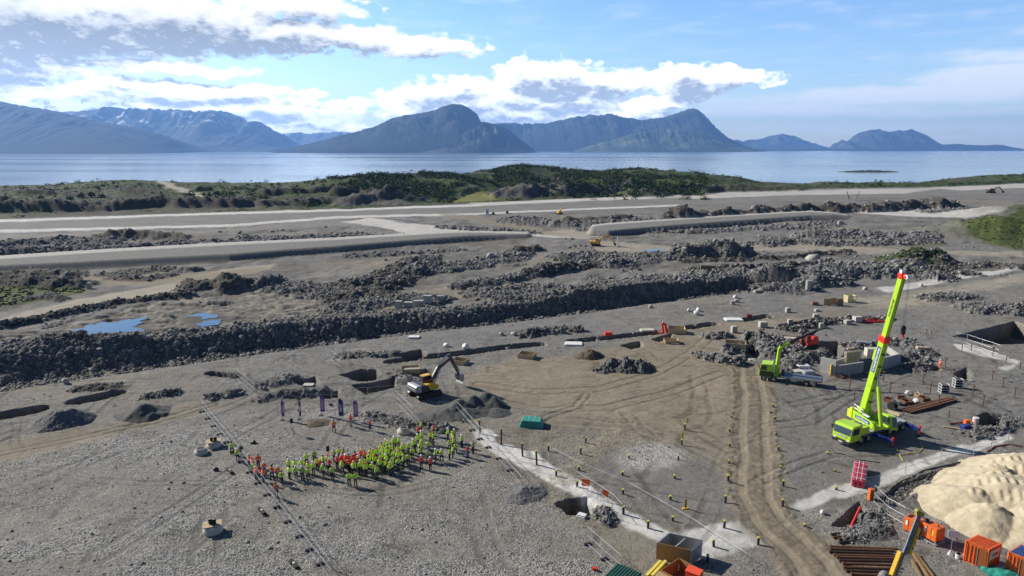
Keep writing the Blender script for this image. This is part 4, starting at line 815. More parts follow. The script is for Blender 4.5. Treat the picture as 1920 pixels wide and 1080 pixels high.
def person_meshes(kind):
    J = pose(kind); V = []; E = []; Rr = []
    def a(p, r, par=None):
        V.append(p); Rr.append(r); 
        if par is not None: E.append((par, len(V)-1))
        return len(V)-1
    pel = a(J['pel'], (.15,.10)); wai = a(J['wai'], (.13,.09), pel); che = a(J['che'], (.17,.11), wai); nek = a(J['nek'], .055, che); h0 = a(J['hd0'], .085, nek); h1 = a(J['hd1'], .095, h0); a(J['hdt'], .06, h1)
    ns = Vector(J['hd0'])+Vector((0,.11,.045)); a(tuple(ns), .016, h0)                 # nose
    for s, n in ((-1,'l'),(1,'r')):
        a(tuple(Vector(J['hd0'])+Vector((s*.088,0,.04))), .018, h0)                      # ears
        h = a(J['hip'+n], .088, pel); k = a(J['kne'+n], .06, h); an = a(J['ank'+n], .042, k); a(J['toe'+n], .042, an)
        sh = a(J['sho'+n], .06, che); e = a(J['elb'+n], .043, sh); w = a(J['wri'+n], .028, e); p = a(J['pal'+n], (.038,.018), w)
        d = (Vector(J['pal'+n])-Vector(J['wri'+n])).normalized(); sd_ = Vector((0,1,0)) if abs(d.y) < .8 else Vector((1,0,0)); cu = Vector((-s,0,0)) if abs(d.x) < .8 else Vector((0,0,-1))
        for q, ln in zip((-1.5,-.5,.5,1.5), (.055,.068,.072,.062)):
            b = Vector(J['pal'+n])+d*.025+sd_*q*.019; f = a(tuple(b), .009, p); f2 = a(tuple(b+d*ln*.6+cu*.008), .0085, f); a(tuple(b+d*ln*.95+cu*.028), .007, f2)
        b = Vector(J['wri'+n])+d*.03+sd_*.035; f = a(tuple(b), .010, p); a(tuple(b+d*.035+sd_*.02+cu*.012), .009, f)
    body = skinned('body', V, E, Rr, 0, 1)
    # jacket
    V2 = [J['pel'], J['wai'], J['che'], tuple(Vector(J['nek'])-Vector((0,0,.03)))]; R2 = [(.225,.17), (.215,.16), (.235,.165), .085]; E2 = [(0,1),(1,2),(2,3)]
    V2[0] = (0,0,.90)
    for n in 'lr':
        k = len(V2); V2 += [J['sho'+n], J['elb'+n], tuple(Vector(J['wri'+n])*.9+Vector(J['elb'+n])*.1)]; R2 += [.098, .080, .060]; E2 += [(2,k),(k,k+1),(k+1,k+2)]
    jack = skinned('jacket', V2, E2, R2, 1, 1)
    V3 = [(0,0,.98)]; R3 = [(.165,.12)]; E3 = []
    for n in 'lr':
        k = len(V3); V3 += [J['hip'+n], J['kne'+n], tuple(Vector(J['ank'+n])+Vector((0,0,.03)))]; R3 += [.112, .083, .068]; E3 += [(0,k),(k,k+1),(k+1,k+2)]
    trou = skinned('trousers', V3, E3, R3, 0, 1)
    boots = []
    for n in 'lr':
        mb = MB(); boots.append(mb); A, T = Vector(J['ank'+n]), Vector(J['toe'+n]); mb.bar(A-(T-A).normalized()*.06-Vector((0,0,.03)), T+(T-A).normalized()*.03, .10, .10, .09, .07); mb.tube(A, A+Vector((0,0,.14)), .065, 8)
    mb = MB(); c = Vector(J['hdt'])-Vector((0,0,.045)); mb.ball(tuple(c), .135, 12, 7, (1,1.15,.85)); mb.box((c.x, c.y+.13, c.z-.035), (.19,.10,.02)); mb.tube(c-Vector((0,0,.055)), c-Vector((0,0,.035)), .148, 14); helm = mb
    mb = MB(); c = Vector(J['hd1']); mb.ball((c.x, c.y-.02, c.z+.01), .112, 10, 6, (1,1.08,1)); hair = mb
    mb = MB()
    for z, rx, ry in ((0,.236,.182),):
        for i in range(16):
            t0_, t1_ = 2*math.pi*i/16, 2*math.pi*(i+1)/16; mb.bar((rx*math.cos(t0_), ry*math.sin(t0_), z), (rx*math.cos(t1_), ry*math.sin(t1_), z), .010, .04)
    band = mb
    mb = MB(); mb.ball((0,0,0), .012, 6, 4); eyes = mb
    return body, jack, trou, boots, helm, hair, band, eyes
JACK = {'Y': mat('hi_vis_yellow', (.66,.95,.06), .7, var=.12, scale=6), 'O': mat('hi_vis_orange', (.95,.17,.05), .7, var=.12, scale=6), 'R': mat('bright_red_cloth', (.90,.06,.03), .7, var=.12, scale=6), 'D': mat('dull_yellow_cloth', (.40,.52,.12), .8, var=.2, scale=6)}
TRO = [mat('navy_cloth', (.018,.022,.038), .85), mat('black_cloth', (.014,.014,.016), .85), mat('grey_work_cloth', (.06,.065,.075), .85)]
JEAN = mat('blue_jeans_cloth', (.10,.14,.24), .85); GRY_T = JACK['Y']
HELM = {'white helmet': mat('white_helmet_shell', (.8,.8,.8), .35, var=.04), 'yellow helmet': mat('yellow_helmet_shell', (.85,.62,.05), .35, var=.04), 'red helmet': mat('red_helmet_shell', (.7,.05,.03), .35, var=.04), 'blue helmet': mat('blue_helmet_shell', (.04,.12,.4), .35, var=.04)}
HAIR = [mat('dark_hair', (.03,.02,.015), .8), mat('brown_hair', (.12,.07,.035), .8), mat('fair_hair', (.35,.25,.13), .8)]
BOOT = mat('black_boot_leather', (.015,.014,.013), .6); BAND = mat('reflective_tape', (.75,.77,.75), .3, var=.05); EYE = mat('dark_eye', (.02,.015,.015), .3)
POSES = {}
def proto(kind):
    if kind in POSES: return POSES[kind]
    body, jack, trou, boots, helm, hair, band, eyes = person_meshes(kind)
    d = {'body': body, 'jacket': jack, 'trousers': trou}
    for n, mb in (('boot', boots[0]), ('boot_other', boots[1]), ('helmet', helm), ('hair', hair), ('reflective_band', band), ('eye', eyes)):
        me = bpy.data.meshes.new(n); me.from_pydata(mb.v, [], mb.f); me.polygons.foreach_set('use_smooth', np.ones(len(me.polygons), dtype=bool)); me.update(); d[n] = me
    for me in d.values():
        me.materials.clear(); me.materials.append(SKIN)
    POSES[kind] = d; return d
def put(me, name, m, parent):
    o = bpy.data.objects.new(name, me); COL.objects.link(o); o.parent = parent
    o.material_slots[0].link = 'OBJECT'; o.material_slots[0].material = m; return o
def person(px, py, col, label, facing, kind, head, tro, group=None, scale=1.0):
    scale *= 1.04; d = proto(kind); g = gz(px, py, .02)
    r = empty('person', g, facing, label, 'person', group); r.scale = (scale,)*3
    b = put(d['body'], 'body', SKIN, r)
    for q in (-1, 1): put(d['eye'], 'eye', EYE, b).location = (q*.034, .103, 1.655)
    e_ = put(d['eye'], 'mouth', EYE, b); e_.location = (0, .106, 1.565); e_.scale = (2, .5, .5)
    j = put(d['jacket'], 'jacket', JACK[col], r); put(d['reflective_band'], 'reflective_band', BAND, j).location = (0, 0, 1.02); put(d['reflective_band'], 'reflective_band', BAND, j).location = (0, 0, 1.22)
    put(d['trousers'], 'trousers', tro, r); put(d['boot'], 'boot', BOOT, r); put(d['boot_other'], 'boot', BOOT, r)
    if head in HELM: put(d['helmet'], 'helmet', HELM[head], r)
    put(d['hair'], 'hair', HAIR[(int(px)*7) % 3], r)
    return r
# torso centres read off the photograph: A from one enlargement, B from another
A_ = [(125,130,'Y'),(210,240,'Y'),(380,320,'O'),(520,330,'O'),(430,380,'O'),(610,425,'O'),(455,430,'Y'),(480,510,'O'),(525,520,'O'),(595,555,'O'),(725,510,'O'),(815,510,'O'),(875,590,'Y'),
 (980,420,'Y'),(985,510,'Y'),(1065,410,'Y'),(1085,510,'Y'),(1175,400,'Y'),(1180,520,'D'),(1265,430,'Y'),(1270,520,'Y'),(1245,310,'Y'),(1360,260,'D'),(1345,440,'Y'),(1405,380,'Y'),(1490,330,'Y'),(1565,330,'Y'),(1450,400,'O'),(1490,480,'Y'),(1585,400,'R'),(1625,500,'Y'),
 (1655,240,'D'),(1735,220,'Y'),(1700,350,'R'),(1770,310,'R'),(1830,330,'R'),(1775,420,'Y'),(1880,390,'R'),(1800,245,'D')]
B_ = [(20,650,'R'),(60,670,'R'),(110,665,'R'),(160,690,'R'),(195,640,'R'),(125,725,'R'),(235,700,'R'),(280,590,'O'),(330,625,'O'),(15,760,'Y'),(175,790,'Y'),(270,770,'Y'),(300,710,'Y'),(345,800,'Y'),(380,700,'Y'),(410,585,'Y'),(435,620,'Y'),(435,790,'Y'),(465,690,'Y'),
 (495,840,'Y'),(500,590,'Y'),(540,740,'Y'),(545,660,'Y'),(575,570,'Y'),(605,740,'Y'),(620,680,'Y'),(645,590,'Y'),(560,515,'Y'),(620,455,'D'),(650,475,'Y'),(690,520,'Y'),(680,785,'Y'),(715,690,'Y'),(720,605,'Y'),(785,540,'Y'),(785,625,'Y'),(790,710,'Y'),(735,430,'Y'),(765,425,'Y'),(800,405,'Y'),
 (855,510,'Y'),(860,670,'Y'),(930,640,'Y'),(935,480,'Y'),(985,560,'Y'),(1000,450,'Y'),(1015,440,'Y'),(1060,380,'Y'),(1110,340,'Y'),(1115,410,'Y'),(1105,500,'Y'),(1085,560,'Y'),(1200,590,'D'),(1210,470,'Y'),(1235,340,'Y'),(1275,350,'Y'),(1310,590,'Y'),(1390,590,'Y'),(1500,570,'Y'),(1545,540,'Y'),
 (1580,490,'Y'),(1500,440,'Y'),(1555,410,'Y'),(1540,345,'Y'),(640,530,'Y'),(590,625,'Y'),(700,745,'Y'),(520,700,'Y'),(480,540,'D'),(830,600,'Y'),(400,650,'Y')]
crowd = [(420+x/8, 820+y/8+16.5, c) for x, y, c in A_]+[(640+x/7.385, 770+y/7.385+15.5, c) for x, y, c in B_]
tgt = P(605, 782); prnd = random.Random(11)
def face(px, py, j=.8):
    w = P(px, py); return math.atan2(tgt.y-w.y, tgt.x-w.x)-math.pi/2+prnd.uniform(-j, j)
CN = {'Y': 'yellow-green', 'O': 'orange', 'R': 'bright red', 'D': 'dull yellow'}
ORD = ['first','second','third','fourth','fifth','sixth','seventh','eighth','ninth','tenth','eleventh','twelfth','thirteenth','fourteenth','fifteenth','sixteenth']
SEC = [(0,478,'left tip'),(478,536,'left end group'),(536,590,'left wing'),(590,650,'left half'),(650,705,'centre'),(705,750,'right half'),(750,800,'right wing'),(800,880,'right cluster')]
buckets = {}
for i, (x, y, c) in enumerate(crowd):
    s_ = [q for q in SEC if q[0] <= x < q[1]][0]
    buckets.setdefault(s_[2], []).append(i)
lab = {}
for sec, ids in buckets.items():
    xs = np.array([crowd[i][0] for i in ids]); ys = np.array([crowd[i][1] for i in ids]); fit = np.polyfit(xs, ys, 1) if len(ids) > 3 else (0, ys.mean()); res = ys-np.polyval(fit, xs)
    od = np.argsort(res); rows = {}
    n = len(ids)
    for k, j in enumerate(od): rows[j] = 'back row' if k < n/3 else ('middle row' if k < 2*n/3 else 'front row')
    grp = {}
    for j in range(n): grp.setdefault((rows[j], crowd[ids[j]][2]), []).append(j)
    for (rw, c), js in grp.items():
        js.sort(key=lambda j: xs[j])
        for k, j in enumerate(js):
            o_ = '' if len(js) == 1 else ', %s from left' % ORD[k]
            lab[ids[j]] = 'person in %s jacket%s, %s of crowd\'s %s' % (CN[c], o_, rw, sec) if len(js) > 1 else 'only person in %s jacket, %s of crowd\'s %s' % (CN[c], rw, sec)
for i, (x, y, c) in enumerate(crowd):
    k = prnd.choices([0,1,2,3,4], [4,3,1,1.3,1.3])[0]; hd = prnd.choices(['white helmet','none','yellow helmet','blue helmet','red helmet'], [2.4,6.5,.8,.25,.5])[0]
    person(x, y, c, lab[i], face(x, y), k, hd, prnd.choice(TRO), 'people gathered in a long crowd', prnd.uniform(.90, 1.06))
SOLO = [(627,812,'O','person in orange jacket striding across open gravel left of two others',2,'none',TRO[1],.4),(658,800,'O','person in orange vest and pale trousers farthest back below the purple banner',0,'red helmet',mat('beige_cloth', (.35,.3,.24), .85),2.5),
 (694,807,'O','person in orange jacket standing alone right of the banners',1,'blue helmet',TRO[0],2.8),(519,934,'O','person in orange jacket and shorts alone nearest the long fence',0,'none',TRO[1],0),
 (655,912,'Y','left one of the yellow-jacketed pair standing in front of the crowd',0,'none',TRO[1],0),(667,912,'Y','right one of the yellow-jacketed pair standing in front of the crowd',4,'none',TRO[1],0),
 (790,811,'Y','person in yellow vest at the rear beside the light rock heap',0,'none',TRO[1],.5),(785,821,'R','person in red jacket just behind the yellow column of people',0,'none',TRO[1],.3),(813,816,'O','person in orange jacket standing right of the yellow vest at the rear',0,'none',TRO[0],.2),
 (840,825,'Y','person in yellow jacket and white helmet heading the right cluster',1,'white helmet',TRO[1],1.2),(866,837,'Y','tall yellow-jacketed person alone beside the right fence',0,'white helmet',TRO[1],1.3),(887,850,'D','person in dark clothes and yellow vest at far right by the fence',4,'none',TRO[1],1.3),
 (877,858,'R','small person in red jacket and blue jeans at the right end',0,'none',JEAN,1.2),(790,878,'R','left person of two in long red coats in front of the right wing',0,'white helmet',TRO[1],.6),(807,881,'R','right person of two in long red coats in front of the right wing',0,'white helmet',TRO[1],.6),
 (852,826,'D','person in dark jacket behind the yellow-jacketed right cluster',0,'white helmet',TRO[1],1.1),(1762,690,'O','worker in orange bending down among the rusty stakes',1,'white helmet',JACK['O'],1.0)]
for x, y, c, lb, k, hd, tr, fo in SOLO:
    person(x, y, c, lb, face(x, y, .2)+fo*.0, k, hd, tr, None, .92 if 'small' in lb else 1.0)
# ================================================================== MACHINES
LIME = mat('lime_machine_paint', (.44,.70,.03), .38, scale=1.6, col2=(.30,.44,.05), thresh=(.55,.8)); BLUEP = mat('deep_blue_paint', (.015,.035,.22), .4, var=.15); DKM = mat('dark_steel', (.03,.03,.032), .5, .3); RUB = mat('tyre_rubber', (.018,.018,.018), .85)
RED = mat('signal_red_paint', (.72,.035,.02), .4, var=.1); WHT = mat('white_paint', (.75,.75,.73), .5, var=.06); GRYP = mat('light_grey_paint', (.42,.43,.44), .5); GLS = mat('cab_glass', (.03,.05,.06), .06, spec=.8); PLB = mat('sign_blue', (.03,.09,.28), .4, var=.03)
YEL = mat('machine_yellow_paint', (.78,.46,.03), .4, var=.12); STL = mat('bare_steel', (.35,.36,.37), .35, .7); ORG = mat('orange_machine_paint', (.80,.15,.02), .5, scale=2.2, col2=(.30,.085,.03), thresh=(.5,.72)); ROPE = mat('steel_rope', (.10,.10,.10), .5)
RUST = mat('rusty_steel', (.10,.045,.025), .85, var=.4, scale=3, col2=(.20,.09,.045)); YCAP = mat('yellow_cap_plastic', (.60,.54,.06), .6, var=.2); BLK = mat('black_rubber', (.015,.015,.015), .8)
TIM = mat('pale_timber', (.55,.42,.25), .8, var=.2, scale=3); PLY = mat('plywood', (.36,.20,.07), .6, var=.25, scale=1.5); CON = mat('cast_concrete', (.40,.39,.36), .9, var=.18, scale=1.2, bump=.3); CON2 = mat('cream_concrete', (.52,.50,.43), .9, var=.15, scale=1.2)
GALV = mat('galvanised_steel', (.45,.46,.47), .45, .5, var=.1); TEAL = mat('teal_net_cloth', (.03,.28,.22), .6, var=.35, scale=4); BLUC = mat('faded_blue_paint', (.07,.14,.36), .6, var=.3, scale=1.5); OLV = mat('dark_olive_paint', (.045,.06,.03), .6, var=.3)
def wheel(parent, x, y, z, r, w, rimm=GALV):
    m = MB(); m.tube((x, y-w/2, z), (x, y+w/2, z), r, 20); t_ = m.build('wheel', RUB, parent)
    m = MB(); s = 1 if y > 0 else -1; m.tube((x, y+s*w*.3, z), (x, y+s*(w/2+.015), z), r*.55, 14, r*.5); m.tube((x, y+s*w/2, z), (x, y+s*(w/2+.06), z), r*.2, 8); m.build('rim', rimm, t_); return t_
def part(name, m, parent, *boxes, bevel=.03):
    mb = MB()
    for c, d, *r in boxes: mb.box(c, d, r[0] if r else 0)
    return mb.build(name, m, parent, bevel=bevel)
# ---------------------------------------------------------------- mobile crane
CC = Vector((50.9, 90.8)); gz0 = zat(CC.x, CC.y)
crane = empty('mobile_crane', (CC.x, CC.y, gz0), math.atan2(-.483, -.876), 'tall lime green mobile crane with raised telescopic boom on blue outriggers', 'crane')
part('chassis', BLUEP, crane, ((-.6,0,.98),(11.2,1.3,.6)), ((-5.6,0,1.05),(1.6,2.5,.7)), ((2.2,0,1.0),(1.4,2.6,.6)))
part('deck', GRYP, crane, ((-1.1,0,1.42),(10.2,2.7,.16)), ((-3.5,1.0,1.6),(3,.5,.25)), ((-3.5,-1.0,1.6),(3,.5,.25)))
part('side_skirt', mat('slate_grey_paint', (.09,.10,.12), .5), crane, ((-1.1,1.32,1.2),(9.6,.06,.26)), ((-1.1,-1.32,1.2),(9.6,.06,.26)), bevel=0)  # slate grey skirts along both sides of the deck
m = MB(); m.prism([(4.2,.75),(6.35,.75),(6.55,1.0),(6.5,1.75),(6.2,2.85),(6.0,2.98),(4.2,2.98)], -1.37, 1.37); cab = m.build('cab', LIME, crane, bevel=.05)
m = MB(); m.add([(6.545,-1.25,1.72),(6.545,1.25,1.72),(6.30,1.25,2.62),(6.30,-1.25,2.62)], [(0,1,2,3)]); m.box((6.40,0,2.17),(.03,2.5,.03)); m.build('windscreen', GLS, cab)
for s in (-1, 1):
    m = MB(); m.prism([(4.75,1.75),(6.1,1.75),(5.95,2.65),(4.75,2.65)], s*1.36, s*1.39); m.build('side_window', GLS, cab)
    part('mirror', DKM, cab, ((6.45,s*1.55,2.3),(.12,.22,.45)), ((6.35,s*1.45,2.55),(.05,.3,.05)), bevel=0)
    part('headlight', WHT, cab, ((6.56,s*1.0,.98),(.05,.4,.2)), bevel=0)
part('bumper', DKM, cab, ((6.5,0,.62),(.35,2.7,.3))); part('number_plate', WHT, cab, ((6.70,0,.66),(.02,.6,.14)), bevel=0)
part('grille_band', GRYP, cab, ((6.57,0,1.42),(.03,1.4,.24)), bevel=0)
part('wiper', BLK, cab, ((6.50,.4,1.95),(.02,.9,.03)), ((6.50,-.5,1.95),(.02,.9,.03)), bevel=0)
part('engine_cover', LIME, crane, ((3.35,-1.05,1.95),(1.7,.6,.95)), ((3.35,1.05,1.95),(1.7,.6,.95)), ((3.35,0,1.75),(1.7,1.6,.5)))
m = MB(); m.box((3.4,-.1,2.2),(1.3,1.2,.35)); m.tube((3.0,.3,2.1),(3.0,.3,2.6),.22,12); m.tube((3.8,-.3,2.3),(3.8,.4,2.3),.2,12); m.build('engine', BLUEP, crane)
m = MB(); m.tube((2.9,.5,1.6),(2.9,.5,2.45),.16,12); m.tube((2.9,.5,2.45),(2.75,.7,2.6),.14,10); m.box((2.7,.6,2.0),(.2,.7,.7)); m.build('exhaust', WHT, crane)
for x in (4.0, 2.4, -2.4, -4.0, -5.5):
    for s in (-1, 1): wheel(crane, x, s*1.1, .66, .66, .45)
for s in (-1, 1):
    part('mudguard', BLUEP, crane, ((3.2,s*1.1,1.38),(3.0,.5,.08)), ((-3.9,s*1.1,1.38),(4.2,.5,.08)), bevel=0)
    for x, l in ((1.1, 3.9), (-6.1, 3.3)):
        m = MB(); m.bar((x, s*.6, .98), (x, s*l, .92), .34, .40); m.bar((x, s*.5, .98), (x, s*2.4, .95), .46, .52); o_ = m.build('outrigger_beam', BLUEP, crane, bevel=.02)
        m = MB(); m.tube((x, s*l, 1.3), (x, s*l, .12), .12, 10); m.tube((x, s*l, 1.05), (x, s*l, 1.45), .17, 10); m.build('jack', RED, o_)
        m = MB(); m.tube((x, s*l, .02), (x, s*l, .14), .38, 14); m.box((x, s*l, -.0), (.9, .9, .08)); m.build('jack_pad', DKM, o_)
m = MB()
for s in (-1.36,):
    for yy in (0, .35): m.tube((1.9-yy, s*1.02, .35), (1.9-yy, s*1.0, 1.45), .025, 6)
    for k in range(4): m.tube((1.9, s*1.02, .5+k*.28), (1.55, s*1.02, .5+k*.28), .02, 6)
m.build('ladder', GALV, crane)
# superstructure: turns on the chassis, frame facing the viewer
TUR = empty('superstructure', (0, 0, 0), 0); TUR.parent = crane
fwd = Vector((.2, -.98, 0)).normalized(); right = Vector((fwd.y, -fwd.x, 0))   # right hand side when looking forward
pv = Vector((51.0, 90.6, gz0)); inv = crane.matrix_basis.inverted() if False else (Matrix.Translation(crane.location) @ Matrix.Rotation(crane.rotation_euler.z, 4, 'Z')).inverted()
TUR.location = inv @ pv; TUR.rotation_euler = (0, 0, math.atan2(fwd.y, fwd.x)-crane.rotation_euler.z)
bpy.data.objects.remove(TUR)                                                     # its parts hang straight under the crane
TM = Matrix.Translation(inv @ pv) @ Matrix.Rotation(math.atan2(fwd.y, fwd.x)-crane.rotation_euler.z, 4, 'Z')
def tp(name, m, mb, bevel=.03):
    o = mb.build(name, m, crane, bevel=bevel); o.matrix_basis = TM; return o
mb = MB(); mb.tube((0,0,1.5),(0,0,1.75),1.05,24); tp('slewing_ring', DKM, mb, 0)
mb = MB()
for s in (-1, 1): mb.prism([(-2.6,1.78),(1.9,1.78),(1.9,2.3),(1.3,2.75),(-2.6,3.05)], s*1.28-.09, s*1.28+.09)
mb.box((-.3,0,1.9),(4.4,2.5,.22)); mb.box((-2.0,.75,3.25),(.9,.18,.9)); mb.box((-2.0,-.75,3.25),(.9,.18,.9)); frame = tp('slewing_frame', LIME, mb, .04)
mb = MB(); mb.box((-.55,-1.39,2.42),(2.9,.03,.50)); plate = tp('sign_plate', PLB, mb, .0)
text('CraneNorway', .42, WHT, plate, (-.55,-1.415,2.41), (math.pi/2, 0, 0), ext=.006, bold=.012)
mb = MB()
for k in range(4): mb.box((1.72,-1.39,2.0+k*.13),(.3,.03,.05))
tp('louvre', DKM, mb, 0)
mb = MB(); mb.box((-3.15,0,2.35),(1.0,2.9,1.15)); mb.box((-3.0,-1.2,3.1),(.5,.4,.4)); mb.box((-3.0,1.2,3.1),(.5,.4,.4)); mb.box((-3.0,.4,3.05),(.4,.5,.3)); cw = tp('counterweight', mat('yellow_lime_paint', (.62,.72,.03), .4, var=.1), mb, .05)
mb = MB(); mb.tube((-2.3,-.5,3.0),(-2.3,.5,3.0),.38,16); mb.tube((-2.3,-.55,3.0),(-2.3,-.5,3.0),.5,16); mb.tube((-2.3,.5,3.0),(-2.3,.55,3.0),.5,16); tp('winch', DKM, mb, 0)
mb = MB(); mb.box((-.5,-.85,3.0),(1.3,.35,.2)); tp('equipment_box', WHT, mb, .02)
mb = MB(); mb.prism([(.2,1.75),(2.3,1.75),(2.45,2.2),(2.1,3.55),(.2,3.6)], .95, 1.85); ocab = tp('operator_cab', LIME, mb, .04)
mb = MB(); mb.add([(2.47,1.02,2.2),(2.47,1.78,2.2),(2.13,1.78,3.5),(2.13,1.02,3.5)], [(0,1,2,3)]); mb.box((1.15,1.86,2.8),(1.5,.02,1.1)); mb.box((1.15,.94,2.8),(1.5,.02,1.1)); g_ = mb.build('cab_window', GLS, ocab)
# boom in superstructure frame: +x forward, pivot at the rear
ang = R(78.3); bd = Vector((math.cos(ang), 0, math.sin(ang))); bp_ = Vector((-2.0, -.05, 2.9)); BL = 21.9
def boom_sec(a, b, w, h, name, m):
    mb = MB(); n = bd.cross(Vector((0,1,0))); A = bp_+bd*a; B = bp_+bd*b; prof = [(-w/2,-h/2+.0),(-w*.28,-h/2-.16),(w*.28,-h/2-.16),(w/2,-h/2),(w/2,h/2),(-w/2,h/2)]
    vs = [A+Vector((0,1,0))*x+n*(-y) for x, y in prof]+[B+Vector((0,1,0))*x+n*(-y) for x, y in prof]; k = len(prof)
    mb.add(vs, [(i, (i+1) % k, k+(i+1) % k, k+i) for i in range(k)]+[tuple(range(k))[::-1], tuple(range(k, 2*k))]); return tp(name, m, mb, .02)
b1 = boom_sec(-.5, 11.4, .86, 1.0, 'boom_base', LIME)
boom_sec(11.3, 12.2, 1.02, 1.16, 'boom_collar', RED)
b2 = boom_sec(12.1, 20.9, .62, .74, 'boom_section', LIME)
mb = MB(); n_ = bd.cross(Vector((0,1,0))); T = bp_+bd*21.1; mb.box(tuple(T), (.8,.9,.7)); mb.bar(T, T+Vector((1.0,0,-.05)), .7, .35); mb.bar(T-bd*.2, T+Vector((.75,0,.35)), .6, .2); head = tp('boom_head', RED, mb, .04)
mb = MB(); mb.tube(T+Vector((.95,-.3,.0)), T+Vector((.95,.3,.0)), .3, 16); tp('sheave', WHT, mb, 0)
mb = MB(); mb.tube(T+Vector((-.1,-.25,.55)), T+Vector((-.1,.25,.55)), .25, 14); tp('sheave', WHT, mb, 0)
for k in range(5):
    c = bp_+bd*(2.0+k*1.9)-n_*.62; mb = MB(); mb.box(tuple(c), (.16,.5,.16)); tp('rope_guide', DKM, mb, 0)
mb = MB(); mb.path([(-2.6,-1.3,3.05),(-2.6,-1.3,4.0),(-.6,-1.3,3.75),(-.6,-1.3,2.95)], .025, 5); mb.path([(-1.6,-1.3,2.9),(-1.6,-1.3,3.88)], .02, 5); mb.path([(-2.6,-1.3,3.5),(-.6,-1.3,3.35)], .02, 5); tp('handrail', GALV, mb, 0)
mb = MB(); mb.path([(1.2,-.5,2.1),(.9,-.6,2.9),(.2,-.45,3.4),(-.8,-.4,3.3)], .04, 6); mb.path([(1.3,-.3,2.1),(1.1,-.4,3.1),(.3,-.3,3.6),(-.8,-.25,3.4)], .04, 6); tp('hydraulic_hose', BLK, mb, 0)
nrm = n_  # towards +x/-z side
def plate_on(a, b, w, off, h, txt, size):
    c = bp_+bd*((a+b)/2)
    mb = MB(); ux, uy = bd, n_; y = -off
    vs = [c+ux*(-(b-a)/2)+uy*(-h/2)+Vector((0,y,0)), c+ux*((b-a)/2)+uy*(-h/2)+Vector((0,y,0)), c+ux*((b-a)/2)+uy*(h/2)+Vector((0,y,0)), c+ux*(-(b-a)/2)+uy*(h/2)+Vector((0,y,0))]
    vs2 = [v+Vector((0,.03,0)) for v in vs]; mb.add(vs+vs2, [(0,1,2,3),(7,6,5,4),(0,4,5,1),(1,5,6,2),(2,6,7,3),(3,7,4,0)]); p = tp('sign_plate' if w else 'boom_lettering_band', PLB if w else LIME, mb, 0)
    X = ux; Zn = Vector((0,-1,0)); Yv = Zn.cross(X); M = Matrix((X, Yv, Zn)).transposed().to_4x4()
    t_ = text(txt, size, WHT if w else DKM, p, (0,0,0), (0,0,0), ext=.006, bold=.012); t_.matrix_basis = Matrix.Translation(c+Vector((0,y-.015,0))) @ M
plate_on(6.6, 10.6, 1, .445, .68, 'CraneNorway', .62)
plate_on(13.3, 19.6, 0, .32, .45, 'CraneNorway', .44)
mb = MB(); A = Vector((1.5,0,2.1)); B = bp_+bd*9.0+n_*.55; mid = A+(B-A)*.55; mb.tube(A, mid, .27, 14); cyl = tp('lift_cylinder', LIME, mb, 0)
mb = MB(); mb.tube(mid, B, .14, 12); tp('cylinder_rod', STL, mb, 0)
mb = MB(); mb.bar(bp_+bd*8.2+n_*.6, bp_+bd*9.8+n_*.6, .8, .4); tp('cylinder_bracket', LIME, mb, .03)
mb = MB(); mb.path([bp_+bd*1-n_*.7, bp_+bd*21.0-n_*.5], .03, 5); mb.tube(T+Vector((1.2,-.12,0)), T+Vector((1.2,-.12,-6.4)), .022, 5); mb.tube(T+Vector((1.2,.12,0)), T+Vector((1.2,.12,-6.4)), .022, 5); tp('hoist_rope', ROPE, mb, 0)
mb = MB(); c = T+Vector((1.2,0,-6.9)); mb.ball(tuple(c), .5, 14, 8, (.55,.75,1.0)); mb.box((c.x,c.y,c.z-.55),(.35,.5,.4)); hk = tp('hook_block', BLK, mb, 0)
mb = MB(); mb.box((c.x,c.y,c.z-.85),(.22,.3,.35)); mb.path([c+Vector((0,0,-1.0)), c+Vector((0,.12,-1.2)), c+Vector((0,.02,-1.38)), c+Vector((0,-.14,-1.25))], .06, 6); mb.build('hook', RED, hk)
# ---------------------------------------------------------------- loader-crane truck
a_, b_ = gz(1425, 708), gz(1541, 724); mid_ = (a_+b_)/2; fw = (a_-b_).normalized()
tr = empty('loader_crane_truck', (mid_.x, mid_.y, mid_.z), math.atan2(fw.y, fw.x), 'lime flatbed truck with folding loader crane reaching over its empty grey bed', 'truck')
TI = (Matrix.Translation(tr.location) @ Matrix.Rotation(tr.rotation_euler.z, 4, 'Z')).inverted()
part('chassis', DKM, tr, ((0,0,.95),(10,1.1,.4))); part('flatbed', mat('blue_grey_deck', (.11,.14,.19), .6, var=.2), tr, ((-1.7,0,1.32),(6.6,2.5,.16))); part('bed_rail', GALV, tr, ((-1.7,1.27,1.22),(6.6,.05,.26)), ((-1.7,-1.27,1.22),(6.6,.05,.26)), bevel=0)
part('tool_box', GALV, tr, ((-.6,1.1,.85),(.9,.4,.5)), ((-3.6,1.1,.8),(.8,.4,.55)))
part('tail_light_bar', RED, tr, ((-5.03,0,1.1),(.05,2.3,.2)), bevel=0)
m = MB(); m.prism([(3.0,.8),(5.1,.8),(5.2,1.2),(5.1,2.1),(4.85,3.05),(3.0,3.15)], -1.25, 1.25); tc_ = m.build('cab', LIME, tr, bevel=.05)
m = MB(); m.add([(5.16,-1.15,1.95),(5.16,1.15,1.95),(4.90,1.15,2.9),(4.90,-1.15,2.9)], [(0,1,2,3)]); m.build('windscreen', GLS, tc_)
for s in (-1, 1):
    m = MB(); m.prism([(3.9,2.0),(4.95,2.0),(4.8,2.85),(3.9,2.85)], s*1.24, s*1.275); m.build('side_window', GLS, tc_)
    part('mirror', DKM, tc_, ((5.1,s*1.45,2.4),(.12,.2,.5)), bevel=0)
